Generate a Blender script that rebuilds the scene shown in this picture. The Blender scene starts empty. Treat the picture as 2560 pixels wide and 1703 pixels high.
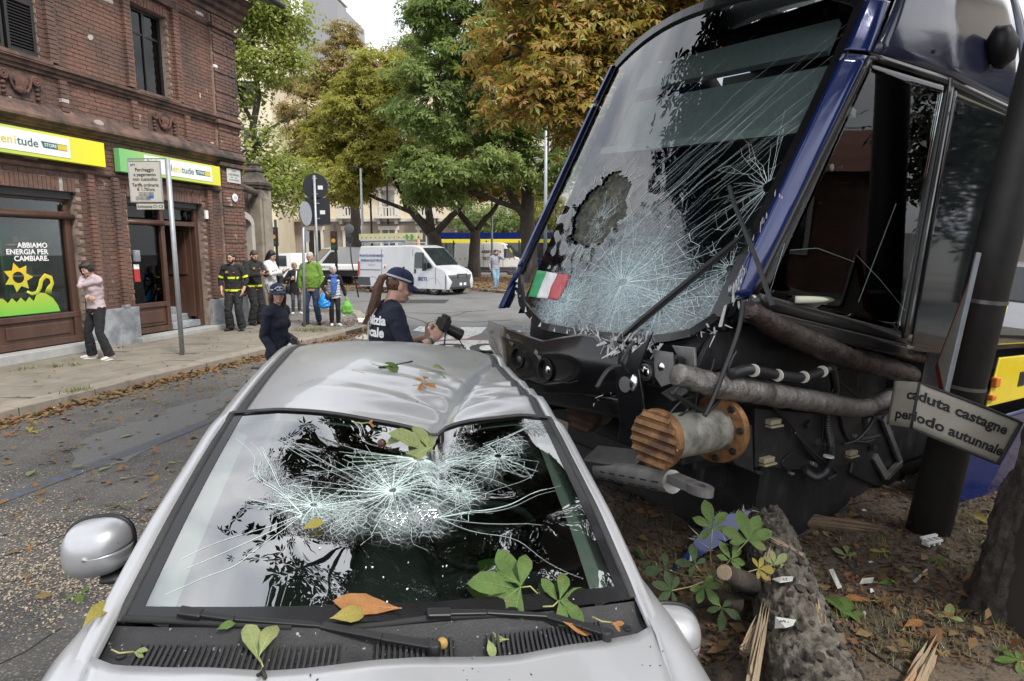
import bpy, math, random
import numpy as np
from mathutils import Vector, Matrix, Euler, noise

sc = bpy.context.scene
RAD = math.radians
PI = math.pi
rnd = random.Random(11)

CAM_H = 2.0
PITCH = RAD(8.25)
cam_data = bpy.data.cameras.new('camera')
cam = bpy.data.objects.new('camera', cam_data)
sc.collection.objects.link(cam)
cam.location = (0, 0, CAM_H)
cam.rotation_euler = (PI / 2 - PITCH, 0, 0)
cam_data.sensor_width = 36
cam_data.lens = 36 * 1540 / 2560
cam_data.clip_start = .05
cam_data.clip_end = 2000
sc.camera = cam

SUN_EL, SUN_AZ = RAD(52), RAD(138)          # azimuth clockwise from +Y
world = bpy.data.worlds.new('World')
sc.world = world
world.use_nodes = True
wn, wl = world.node_tree.nodes, world.node_tree.links
wn.clear()
w_out = wn.new('ShaderNodeOutputWorld')
w_bg = wn.new('ShaderNodeBackground')
w_sky = wn.new('ShaderNodeTexSky')
w_sky.sky_type = 'NISHITA'
w_sky.sun_disc = False
w_sky.sun_elevation = SUN_EL
w_sky.sun_rotation = SUN_AZ
w_sky.air_density = 1.0
w_sky.dust_density = 3.0
w_tc = wn.new('ShaderNodeTexCoord')
w_map = wn.new('ShaderNodeMapping')
w_map.inputs['Scale'].default_value = (1.0, 1.0, 2.2)
w_map.inputs['Location'].default_value = (.3, .1, .2)
w_noi = wn.new('ShaderNodeTexNoise')
w_noi.inputs['Scale'].default_value = 2.1
w_noi.inputs['Detail'].default_value = 7
w_noi.inputs['Roughness'].default_value = .55
w_rmp = wn.new('ShaderNodeValToRGB')
w_rmp.color_ramp.elements[0].position = .24
w_rmp.color_ramp.elements[1].position = .40
w_mix = wn.new('ShaderNodeMixRGB')
w_n2 = wn.new('ShaderNodeTexNoise')
w_n2.inputs['Scale'].default_value = 3.3
w_n2.inputs['Detail'].default_value = 5
w_cl = wn.new('ShaderNodeValToRGB')
w_cl.color_ramp.elements[0].position = .3
w_cl.color_ramp.elements[0].color = (5.2, 5.6, 6.4, 1)
w_cl.color_ramp.elements[1].position = .68
w_cl.color_ramp.elements[1].color = (12.0, 12.1, 12.3, 1)
wl.new(w_tc.outputs['Generated'], w_map.inputs['Vector'])
wl.new(w_map.outputs['Vector'], w_noi.inputs['Vector'])
wl.new(w_map.outputs['Vector'], w_n2.inputs['Vector'])
wl.new(w_noi.outputs['Fac'], w_rmp.inputs['Fac'])
wl.new(w_n2.outputs['Fac'], w_cl.inputs['Fac'])
wl.new(w_rmp.outputs['Color'], w_mix.inputs['Fac'])
wl.new(w_sky.outputs['Color'], w_mix.inputs['Color1'])
wl.new(w_cl.outputs['Color'], w_mix.inputs['Color2'])
wl.new(w_mix.outputs['Color'], w_bg.inputs['Color'])
w_bg.inputs['Strength'].default_value = .088
wl.new(w_bg.outputs['Background'], w_out.inputs['Surface'])

sun_d = bpy.data.lights.new('sun', 'SUN')
sun_d.energy = 2.0
sun_d.angle = RAD(12)
sun_d.color = (1, .95, .88)
sun = bpy.data.objects.new('sun', sun_d)
sc.collection.objects.link(sun)
sun_dir = Vector((math.sin(SUN_AZ) * math.cos(SUN_EL), math.cos(SUN_AZ) * math.cos(SUN_EL), math.sin(SUN_EL)))
sun.rotation_euler = sun_dir.to_track_quat('Z', 'Y').to_euler()

sc.view_settings.view_transform = 'Standard'
sc.view_settings.look = 'None'
sc.view_settings.gamma = 1
sc.view_settings.exposure = 1.0
sc.view_settings.use_curve_mapping = False
sc.render.engine = 'CYCLES'
sc.cycles.use_denoising = True
sc.cycles.max_bounces = 8
sc.cycles.transparent_max_bounces = 16
sc.cycles.caustics_reflective = False
sc.cycles.caustics_refractive = False
sc.cycles.sample_clamp_indirect = 6

SF, SX, SY = 1540 / 1.0861, 1280 / 1.0861, 851.5 / 1.0861
_c, _s = math.cos(PITCH), math.sin(PITCH)
C_FW, C_UP, C_RT, C_O = Vector((0, _c, -_s)), Vector((0, _s, _c)), Vector((1, 0, 0)), Vector((0, 0, CAM_H))


def ray(px, py):
	return C_FW + C_RT * ((px - SX) / SF) - C_UP * ((py - SY) / SF)


def G(px, py, z=0.0):
	r = ray(px, py)
	return C_O + r * ((z - CAM_H) / r.z)


def atY(px, py, Y):
	r = ray(px, py)
	return C_O + r * (Y / r.y)


def frame_of(d):
	d = Vector(d).normalized()
	a = Vector((0, 0, 1)) if abs(d.z) < .9 else Vector((1, 0, 0))
	x = a.cross(d).normalized()
	return x, d.cross(x).normalized(), d


class MB:
	def __init__(s):
		s.v, s.f, s.m = [], [], []

	def add(s, vs, fs, m=0):
		o = len(s.v)
		s.v.extend([tuple(p) for p in vs])
		s.f.extend([tuple(i + o for i in f) for f in fs])
		s.m.extend([m] * len(fs))
		return s

	def box(s, c, size, rot=None, m=0):
		hx, hy, hz = size[0] / 2, size[1] / 2, size[2] / 2
		c = Vector(c)
		vs = []
		for x, y, z in ((-1, -1, -1), (1, -1, -1), (1, 1, -1), (-1, 1, -1), (-1, -1, 1), (1, -1, 1), (1, 1, 1), (-1, 1, 1)):
			p = Vector((x * hx, y * hy, z * hz))
			vs.append(c + (rot @ p if rot is not None else p))
		return s.add(vs, [(0, 3, 2, 1), (4, 5, 6, 7), (0, 1, 5, 4), (1, 2, 6, 5), (2, 3, 7, 6), (3, 0, 4, 7)], m)

	def bar(s, p0, p1, w, h, up=(0, 0, 1), m=0):
		p0, p1 = Vector(p0), Vector(p1)
		d = (p1 - p0)
		L = d.length
		d.normalize()
		x = d.cross(Vector(up))
		if x.length < 1e-4:
			x = d.cross(Vector((1, 0, 0)))
		x.normalize()
		z = x.cross(d)
		rot = Matrix((x, d, z)).transposed()
		return s.box((p0 + p1) / 2, (w, L, h), rot, m)

	def tube(s, pts, r, n=8, m=0, cap=True, flat=1.0, up=None):
		pts = [Vector(p) for p in pts]
		N = len(pts)
		rs = r if isinstance(r, (list, tuple)) else [r] * N
		vs, fs = [], []
		x = None
		for i in range(N):
			d = (pts[min(i + 1, N - 1)] - pts[max(i - 1, 0)])
			if d.length < 1e-7:
				d = Vector((0, 0, 1))
			d.normalize()
			if x is None:
				if up is not None:
					x = Vector(up) - d * d.dot(Vector(up))
					x.normalize()
				else:
					x = frame_of(d)[0]
			else:
				x = x - d * d.dot(x)
				if x.length < 1e-6:
					x = frame_of(d)[0]
				x.normalize()
			y = d.cross(x)
			ri = rs[i]
			ra, rb = ri if isinstance(ri, tuple) else (ri, ri * flat)
			for j in range(n):
				a = 2 * PI * j / n
				vs.append(pts[i] + x * (math.cos(a) * ra) + y * (math.sin(a) * rb))
		for i in range(N - 1):
			for j in range(n):
				k = (j + 1) % n
				fs.append((i * n + j, i * n + k, (i + 1) * n + k, (i + 1) * n + j))
		if cap:
			fs.append(tuple(range(n - 1, -1, -1)))
			fs.append(tuple(range((N - 1) * n, N * n)))
		return s.add(vs, fs, m)

	def loft(s, rings, m=0, cap=True, closed=True):
		n = len(rings[0])
		vs = [p for r in rings for p in r]
		fs = []
		for i in range(len(rings) - 1):
			for j in range(n if closed else n - 1):
				k = (j + 1) % n
				fs.append((i * n + j, i * n + k, (i + 1) * n + k, (i + 1) * n + j))
		if cap and closed:
			fs.append(tuple(range(n - 1, -1, -1)))
			fs.append(tuple(range((len(rings) - 1) * n, len(rings) * n)))
		return s.add(vs, fs, m)

	def lathe(s, o, axis, prof, n=20, m=0, cap=True):
		x, y, d = frame_of(axis)
		o = Vector(o)
		rings = []
		for h, r in prof:
			rings.append([o + d * h + x * (math.cos(2 * PI * j / n) * r) + y * (math.sin(2 * PI * j / n) * r) for j in range(n)])
		return s.loft(rings, m, cap)

	def grid(s, fn, nu, nv, m=0, u0=0., u1=1., v0=0., v1=1., flip=False):
		vs, fs = [], []
		for i in range(nu + 1):
			for j in range(nv + 1):
				vs.append(fn(u0 + (u1 - u0) * i / nu, v0 + (v1 - v0) * j / nv))
		for i in range(nu):
			for j in range(nv):
				a, b, c, d = i * (nv + 1) + j, (i + 1) * (nv + 1) + j, (i + 1) * (nv + 1) + j + 1, i * (nv + 1) + j + 1
				fs.append((a, d, c, b) if flip else (a, b, c, d))
		return s.add(vs, fs, m)

	def prism(s, poly, vec, m=0):
		poly = [Vector(p) for p in poly]
		vec = Vector(vec)
		n = len(poly)
		vs = poly + [p + vec for p in poly]
		fs = [tuple(range(n - 1, -1, -1)), tuple(range(n, 2 * n))]
		for i in range(n):
			k = (i + 1) % n
			fs.append((i, k, n + k, n + i))
		return s.add(vs, fs, m)

	def ell(s, c, r, nu=14, nv=9, rot=None, m=0):
		c = Vector(c)
		vs, fs = [], []
		if not isinstance(r, (tuple, list)):
			r = (r, r, r)
		def put(p):
			p = Vector(p)
			vs.append(c + (rot @ p if rot is not None else p))
		put((0, 0, -r[2]))
		for i in range(1, nv):
			th = PI * i / nv
			for j in range(nu):
				a = 2 * PI * j / nu
				put((math.sin(th) * math.cos(a) * r[0], math.sin(th) * math.sin(a) * r[1], -math.cos(th) * r[2]))
		put((0, 0, r[2]))
		for j in range(nu):
			k = (j + 1) % nu
			fs.append((0, 1 + k, 1 + j))
			fs.append((1 + (nv - 2) * nu + j, 1 + (nv - 2) * nu + k, 1 + (nv - 1) * nu))
		for i in range(nv - 2):
			for j in range(nu):
				k = (j + 1) % nu
				fs.append((1 + i * nu + j, 1 + i * nu + k, 1 + (i + 1) * nu + k, 1 + (i + 1) * nu + j))
		return s.add(vs, fs, m)

	def mesh(s, name, mats):
		me = bpy.data.meshes.new(name)
		me.from_pydata(s.v, [], s.f)
		if not isinstance(mats, (list, tuple)):
			mats = [mats]
		for q in mats:
			me.materials.append(q)
		if len(mats) > 1:
			me.polygons.foreach_set('material_index', s.m)
		me.update()
		return me

	def build(s, name, mats, parent=None, smooth=None, bevel=0, thick=0, kind=None, sub=0):
		me = s.mesh(name, mats)
		if smooth is not None:
			me.polygons.foreach_set('use_smooth', [True] * len(me.polygons))
			if smooth < 180:
				me.set_sharp_from_angle(angle=RAD(smooth))
		o = link(name, me, parent)
		if thick:
			md = o.modifiers.new('thickness', 'SOLIDIFY')
			md.thickness = thick
			md.offset = -1
		if bevel:
			md = o.modifiers.new('bevel', 'BEVEL')
			md.width = bevel
			md.segments = 2
			md.limit_method = 'ANGLE'
		if sub:
			md = o.modifiers.new('subdivision', 'SUBSURF')
			md.levels = sub
			md.render_levels = sub
		if kind:
			o['kind'] = kind
		return o


def link(name, data, parent=None):
	o = bpy.data.objects.new(name, data)
	sc.collection.objects.link(o)
	if parent is not None:
		o.parent = parent
	return o


def tag(o, label=None, cat=None, group=None, kind=None):
	if label: o['label'] = label
	if cat: o['category'] = cat
	if group: o['group'] = group
	if kind: o['kind'] = kind
	return o


def thing(name, label, cat, loc=(0, 0, 0), rot=(0, 0, 0), group=None):
	o = link(name, None)
	o.empty_display_size = .2
	o.location = loc
	o.rotation_euler = rot
	return tag(o, label, cat, group)


def copy_tree(o, parent=None):
	c = o.copy()
	sc.collection.objects.link(c)
	c.parent = parent
	for ch in list(o.children):
		copy_tree(ch, c)
	return c


def np_mesh(name, V, Fq, mats, parent=None, smooth=False, mi=None, kind=None):
	"""fast mesh from numpy arrays: V (n,3), Fq (m,k) all faces with k corners"""
	me = bpy.data.meshes.new(name)
	V = np.asarray(V, np.float32)
	Fq = np.asarray(Fq, np.int32)
	k = Fq.shape[1]
	me.vertices.add(len(V))
	me.vertices.foreach_set('co', V.ravel())
	me.loops.add(Fq.size)
	me.loops.foreach_set('vertex_index', Fq.ravel())
	me.polygons.add(len(Fq))
	me.polygons.foreach_set('loop_start', np.arange(0, Fq.size, k, dtype=np.int32))
	for q in (mats if isinstance(mats, (list, tuple)) else [mats]):
		me.materials.append(q)
	if mi is not None:
		me.polygons.foreach_set('material_index', np.asarray(mi, np.int32))
	if smooth:
		me.polygons.foreach_set('use_smooth', np.ones(len(Fq), bool))
	me.update(calc_edges=True)
	me.validate()
	o = link(name, me, parent)
	if kind:
		o['kind'] = kind
	return o


def text(s, size, mat, parent=None, M=None, name='lettering', bold=0, shear=0, align='CENTER', ext=.001, spacing=1.0, xs=1.0, line=1.0):
	cu = bpy.data.curves.new(name, 'FONT')
	cu.body = s
	cu.size = size
	cu.align_x = align
	cu.align_y = 'CENTER'
	cu.offset = bold
	cu.shear = shear
	cu.extrude = ext
	cu.space_character = spacing
	cu.space_line = line
	cu.resolution_u = 3
	tmp = bpy.data.objects.new('tmp', cu)
	me = bpy.data.meshes.new_from_object(tmp)
	bpy.data.objects.remove(tmp)
	bpy.data.curves.remove(cu)
	me.name = name
	me.materials.clear()
	me.materials.append(mat)
	if xs != 1:
		for v in me.vertices:
			v.co.x *= xs
	o = link(name, me, parent)
	if M is not None:
		o.matrix_local = M
	return o


def basis(o, x, y):
	"""matrix whose local X runs along x, local Y along y"""
	x = Vector(x).normalized()
	y = Vector(y)
	y = (y - x * x.dot(y)).normalized()
	z = x.cross(y)
	m = Matrix((x, y, z)).transposed().to_4x4()
	m.translation = Vector(o)
	return m


def web(mb, fn, hub, su, sv, nsp, radii, rng, r, a0=0., a1=2 * PI, keep=.8):
	"""connected crack web: jittered spokes joined by broken rings; fn(u, v) gives a point or None"""
	nodes = []
	for i in range(nsp):
		a = a0 + (a1 - a0) * (i + rng.uniform(-.35, .35)) / nsp
		row = []
		n = int(len(radii) * rng.uniform(.55, 1.0)) + 1
		for k, q in enumerate(radii[:n]):
			q = q * rng.uniform(.9, 1.1)
			a += rng.gauss(0, .035)
			row.append(fn(hub[0] + su * q * math.cos(a), hub[1] + sv * q * math.sin(a)))
		nodes.append(row)
	for i in range(nsp):
		row = nodes[i]
		run = []
		for q in row + [None]:
			if q is None:
				if len(run) > 1: mb.tube(run, [r * (1.2 - .8 * k / len(run)) for k in range(len(run))], 3, cap=False)
				run = []
			else: run.append(q)
		nx = nodes[(i + 1) % nsp]
		for k in range(1, min(len(row), len(nx))):
			if row[k] is None or nx[k] is None or rng.random() > keep or (i == nsp - 1 and a1 - a0 < 6): continue
			mid = (row[k] + nx[k]) / 2 + (row[k] - row[0] if row[0] else Vector((0, 0, 0))) * rng.uniform(-.06, .02)
			mb.tube([row[k], mid, nx[k]], r * rng.uniform(.4, .9), 3, cap=False)


def fbm(p, sc_=1.0, oct_=4):
	return noise.fractal(Vector(p) * sc_, 1.0, 2.0, oct_)


def _n(nt, t, **kw):
	n = nt.nodes.new(t)
	for k, v in kw.items():
		n.inputs[k].default_value = v
	return n


def mat(name, col, rough=.6, metal=0, var=.18, vs=6., bump=0., bs=30., col2=None, c2=(.5, .62), c2s=3., coat=0, island=0., spec=.5,
		trans=0., emit=None, es=0., obj=False, hue=None, stretch=None, sheen=0, c3=None, c3t=(.55, .6), c3s=20., rvar=0.):
	m = bpy.data.materials.new(name)
	m.use_nodes = True
	nt = m.node_tree
	nt.nodes.clear()
	L = nt.links.new
	out = nt.nodes.new('ShaderNodeOutputMaterial')
	b = nt.nodes.new('ShaderNodeBsdfPrincipled')
	b.inputs['Roughness'].default_value = rough
	b.inputs['Metallic'].default_value = metal
	b.inputs['Specular IOR Level'].default_value = spec
	b.inputs['Coat Weight'].default_value = coat
	b.inputs['Coat Roughness'].default_value = .05
	tc = nt.nodes.new('ShaderNodeTexCoord')
	vec = tc.outputs['Object']
	if stretch:
		mp = nt.nodes.new('ShaderNodeMapping')
		mp.inputs['Scale'].default_value = stretch
		L(vec, mp.inputs['Vector'])
		vec = mp.outputs['Vector']
	col = (*col, 1)
	cur = None
	def noi(scale, det=5, r=.6):
		n = _n(nt, 'ShaderNodeTexNoise', Scale=scale, Detail=det, Roughness=r)
		L(vec, n.inputs['Vector'])
		return n.outputs['Fac']
	def ramp(fac, p0, p1, c0=(0, 0, 0, 1), c1=(1, 1, 1, 1)):
		r = nt.nodes.new('ShaderNodeValToRGB')
		r.color_ramp.elements[0].position = p0
		r.color_ramp.elements[1].position = p1
		r.color_ramp.elements[0].color = c0
		r.color_ramp.elements[1].color = c1
		L(fac, r.inputs['Fac'])
		return r.outputs['Color']
	def mixc(fac, a, bb, mode='MIX'):
		n = nt.nodes.new('ShaderNodeMixRGB')
		n.blend_type = mode
		for sock, v in (('Fac', fac), ('Color1', a), ('Color2', bb)):
			if hasattr(v, 'is_output'):
				L(v, n.inputs[sock])
			else:
				n.inputs[sock].default_value = v
		return n.outputs['Color']
	cur = col
	if hue:                                        # several tints picked at random for each loose piece
		g = nt.nodes.new('ShaderNodeNewGeometry')
		oi = nt.nodes.new('ShaderNodeObjectInfo')
		ad = nt.nodes.new('ShaderNodeMath')
		ad.operation = 'ADD'
		L(g.outputs['Random Per Island'], ad.inputs[0])
		L(oi.outputs['Random'], ad.inputs[1])
		fr = nt.nodes.new('ShaderNodeMath')
		fr.operation = 'FRACT'
		L(ad.outputs[0], fr.inputs[0])
		r = nt.nodes.new('ShaderNodeValToRGB')
		els = r.color_ramp.elements
		for i, c in enumerate(hue):
			p = i / max(1, len(hue) - 1)
			e = els[0] if i == 0 else (els[1] if i == len(hue) - 1 and len(hue) > 1 else els.new(p))
			e.position = p
			e.color = (*c, 1)
		src = fr.outputs[0]
		if island:                                 # island > 0: blend the pick with a large-scale clump noise
			cn = noi(island, 2, .5)
			rm = ramp(cn, .32, .68)
			mm = nt.nodes.new('ShaderNodeMath')
			mm.operation = 'MULTIPLY_ADD'
			L(fr.outputs[0], mm.inputs[0])
			mm.inputs[1].default_value = .5
			m2 = nt.nodes.new('ShaderNodeMath')
			m2.operation = 'MULTIPLY'
			L(rm, m2.inputs[0])
			m2.inputs[1].default_value = .5
			L(m2.outputs[0], mm.inputs[2])
			src = mm.outputs[0]
		L(src, r.inputs['Fac'])
		cur = r.outputs['Color']
	if var:
		f = noi(vs)
		lo = tuple(max(0, 1 - var) for _ in range(3)) + (1,)
		hi = tuple(1 + var for _ in range(3)) + (1,)
		cur = mixc(1, cur, ramp(f, .25, .75, lo, hi), 'MULTIPLY')
	if col2:
		cur = mixc(ramp(noi(c2s, 6, .65), *c2), cur, (*col2, 1))
	if c3:
		cur = mixc(ramp(noi(c3s, 3, .6), *c3t), cur, (*c3, 1))
	if hasattr(cur, 'is_output'):
		L(cur, b.inputs['Base Color'])
	else:
		b.inputs['Base Color'].default_value = cur
	if rvar:
		rr = nt.nodes.new('ShaderNodeMapRange')
		L(noi(vs * 1.7), rr.inputs[0])
		rr.inputs[1].default_value = .3
		rr.inputs[2].default_value = .7
		rr.inputs[3].default_value = max(0, rough - rvar)
		rr.inputs[4].default_value = min(1, rough + rvar)
		L(rr.outputs[0], b.inputs['Roughness'])
	if bump:
		bn = nt.nodes.new('ShaderNodeBump')
		bn.inputs['Strength'].default_value = bump
		bn.inputs['Distance'].default_value = .02
		L(noi(bs, 6, .65), bn.inputs['Height'])
		L(bn.outputs['Normal'], b.inputs['Normal'])
	if emit:
		b.inputs['Emission Color'].default_value = (*emit, 1)
		b.inputs['Emission Strength'].default_value = es
	if trans:
		tr = nt.nodes.new('ShaderNodeBsdfTranslucent')
		if hasattr(cur, 'is_output'):
			L(cur, tr.inputs['Color'])
		else:
			tr.inputs['Color'].default_value = cur
		mx = nt.nodes.new('ShaderNodeMixShader')
		mx.inputs[0].default_value = trans
		L(b.outputs[0], mx.inputs[1])
		L(tr.outputs[0], mx.inputs[2])
		L(mx.outputs[0], out.inputs['Surface'])
	else:
		L(b.outputs[0], out.inputs['Surface'])
	return m


def glass(name, tint=(.8, .86, .85), ior=1.5, rough=.0, boost=0.0):
	m = bpy.data.materials.new(name)
	m.use_nodes = True
	nt = m.node_tree
	nt.nodes.clear()
	L = nt.links.new
	out = nt.nodes.new('ShaderNodeOutputMaterial')
	t = _n(nt, 'ShaderNodeBsdfTransparent', Color=(*tint, 1))
	g = _n(nt, 'ShaderNodeBsdfGlossy', Roughness=rough)
	fr = _n(nt, 'ShaderNodeFresnel', IOR=ior)
	mx = nt.nodes.new('ShaderNodeMixShader')
	ad = nt.nodes.new('ShaderNodeMath')
	ad.operation = 'ADD'
	ad.use_clamp = True
	L(fr.outputs[0], ad.inputs[0])
	ad.inputs[1].default_value = boost
	L(ad.outputs[0], mx.inputs[0])
	L(t.outputs[0], mx.inputs[1])
	L(g.outputs[0], mx.inputs[2])
	L(mx.outputs[0], out.inputs['Surface'])
	return m


MT = {}
MT['black'] = mat('black_plastic', (.012, .012, .013), .45, var=.2, bump=.05, bs=200)
MT['rubber'] = mat('rubber', (.018, .018, .018), .8, var=.2, bump=.15, bs=120)
MT['steel'] = mat('galvanised_steel', (.34, .36, .38), .5, metal=.55, var=.14, vs=14, bump=.05, bs=80)
MT['white'] = mat('white_paint', (.78, .78, .77), .4, var=.05)
MT['chrome'] = mat('chrome', (.8, .8, .82), .15, metal=1, var=0)
MT['dark_glass'] = mat('dark_glass', (.012, .015, .017), .04, var=0, spec=.6)
MT['asphalt_dark'] = mat('asphalt_tar', (.03, .03, .031), .85, var=.35, vs=40, bump=.5, bs=120)
MT['skin'] = mat('skin', (.52, .31, .23), .5, var=.08, vs=18)
MT['navy'] = mat('navy_cloth', (.010, .014, .028), .85, var=.3, vs=20, bump=.25, bs=90)

# ================================================================== PEOPLE
def remeshed(mb, voxel, it=3, fold=0., fs=9., seed=0, fac=.5):
	me = mb.mesh('tmp', [])
	ob = link('tmp', me)
	md = ob.modifiers.new('r', 'REMESH')
	md.mode = 'VOXEL'
	md.voxel_size = voxel
	if it:
		ms = ob.modifiers.new('s', 'SMOOTH')
		ms.factor = fac
		ms.iterations = it
	dg = bpy.context.evaluated_depsgraph_get()
	out = bpy.data.meshes.new_from_object(ob.evaluated_get(dg))
	bpy.data.objects.remove(ob)
	bpy.data.meshes.remove(me)
	if fold:
		n = len(out.vertices)
		co = np.zeros(n * 3, np.float32)
		no = np.zeros(n * 3, np.float32)
		out.vertices.foreach_get('co', co)
		out.vertex_normals.foreach_get('vector', no)
		co = co.reshape(-1, 3)
		no = no.reshape(-1, 3)
		d = np.empty(n, np.float32)
		for i in range(n):
			x, y, z = co[i]
			q = noise.noise((x * fs + seed, y * fs, z * fs * 1.5 + (x + y) * 4))
			w = noise.noise((x * fs * 2.3, y * fs * 2.3 + seed, z * fs * 2.3))
			d[i] = (1 - abs(q) * 2.2) * .7 + w * .4
		co += no * (d * fold)[:, None]
		out.vertices.foreach_set('co', co.ravel())
	out.polygons.foreach_set('use_smooth', [True] * len(out.polygons))
	out.update()
	return out


def put_mesh(name, me, m, parent):
	me.materials.clear()
	me.materials.append(m)
	me.name = name
	return link(name, me, parent)


def ik(a, b, l1, l2, hint):
	a, b, hint = Vector(a), Vector(b), Vector(hint)
	d = b - a
	L = min(d.length, (l1 + l2) * .999)
	d.normalize()
	x = (l1 * l1 - l2 * l2 + L * L) / (2 * L)
	h = math.sqrt(max(0, l1 * l1 - x * x))
	p = hint - d * d.dot(hint)
	p.normalize()
	return a + d * x + p * h


def hand(mb, wrist, d, nrm, curl=.5, side=1, s=1.0, r=.0088):
	"""palm from wrist along d, palm side faces nrm; side = +1 puts the thumb on d x nrm"""
	d = Vector(d).normalized()
	nrm = Vector(nrm)
	nrm = (nrm - d * d.dot(nrm)).normalized()
	a = d.cross(nrm) * side
	w = Vector(wrist)
	mb.tube([w - d * .03 * s, w + d * .02 * s, w + d * .06 * s, w + d * .095 * s], [(.026 * s, .02 * s), (.036 * s, .018 * s), (.042 * s, .016 * s), (.04 * s, .013 * s)], 12, up=a)
	for i, (o, L) in enumerate(((.031, .072), (.011, .08), (-.010, .074), (-.030, .058))):
		p = w + d * (.09 - abs(o) * .15) * s + a * o * s
		dd = d.copy()
		pts = [p - d * .02 * s]
		q = Matrix.Rotation(0, 3, 'X')
		for seg in range(3):
			ang = curl * (.7 + .25 * seg)
			rot = Matrix.Rotation(ang, 3, -a * side) if False else Matrix.Rotation(ang, 3, d.cross(nrm))
			dd = rot @ dd
			pts.append(pts[-1] + dd * (L * s * (.42, .33, .25)[seg] + (.02 * s if seg == 0 else 0)))
		mb.tube(pts, [r * s * 1.05, r * s, r * s * .95, r * s * .75], 8)
	t0 = w + d * .025 * s + a * .028 * s
	t1 = t0 + (d * .55 + a * .75 + nrm * .25).normalized() * .04 * s
	t2 = t1 + (d * .85 + a * .25 + nrm * (.25 + curl * .5)).normalized() * .032 * s
	t3 = t2 + (d * .9 - a * .1 + nrm * (.2 + curl * .6)).normalized() * .024 * s
	mb.tube([t0, t1, t2, t3], [.012 * s, .0115 * s, .010 * s, .008 * s], 8)


HAIRM = {}


def hair_mat(name, c):
	if name not in HAIRM:
		HAIRM[name] = mat('hair_' + name, c, .45, var=.45, vs=55, bump=.5, bs=70, stretch=(1, 1, .18))
	return HAIRM[name]


MT['eye_white'] = mat('eye_white', (.7, .68, .65), .3, var=0)
MT['eye_dark'] = mat('eye_dark', (.02, .014, .01), .2, var=0)
MT['lips'] = mat('lips', (.38, .15, .13), .5, var=0)
MT['reflective'] = mat('reflective_yellow', (.72, .82, .02), .5, var=.08, emit=(.7, .85, .02), es=0.0)
MT['phone'] = mat('phone', (.015, .015, .018), .2, var=0)


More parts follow.
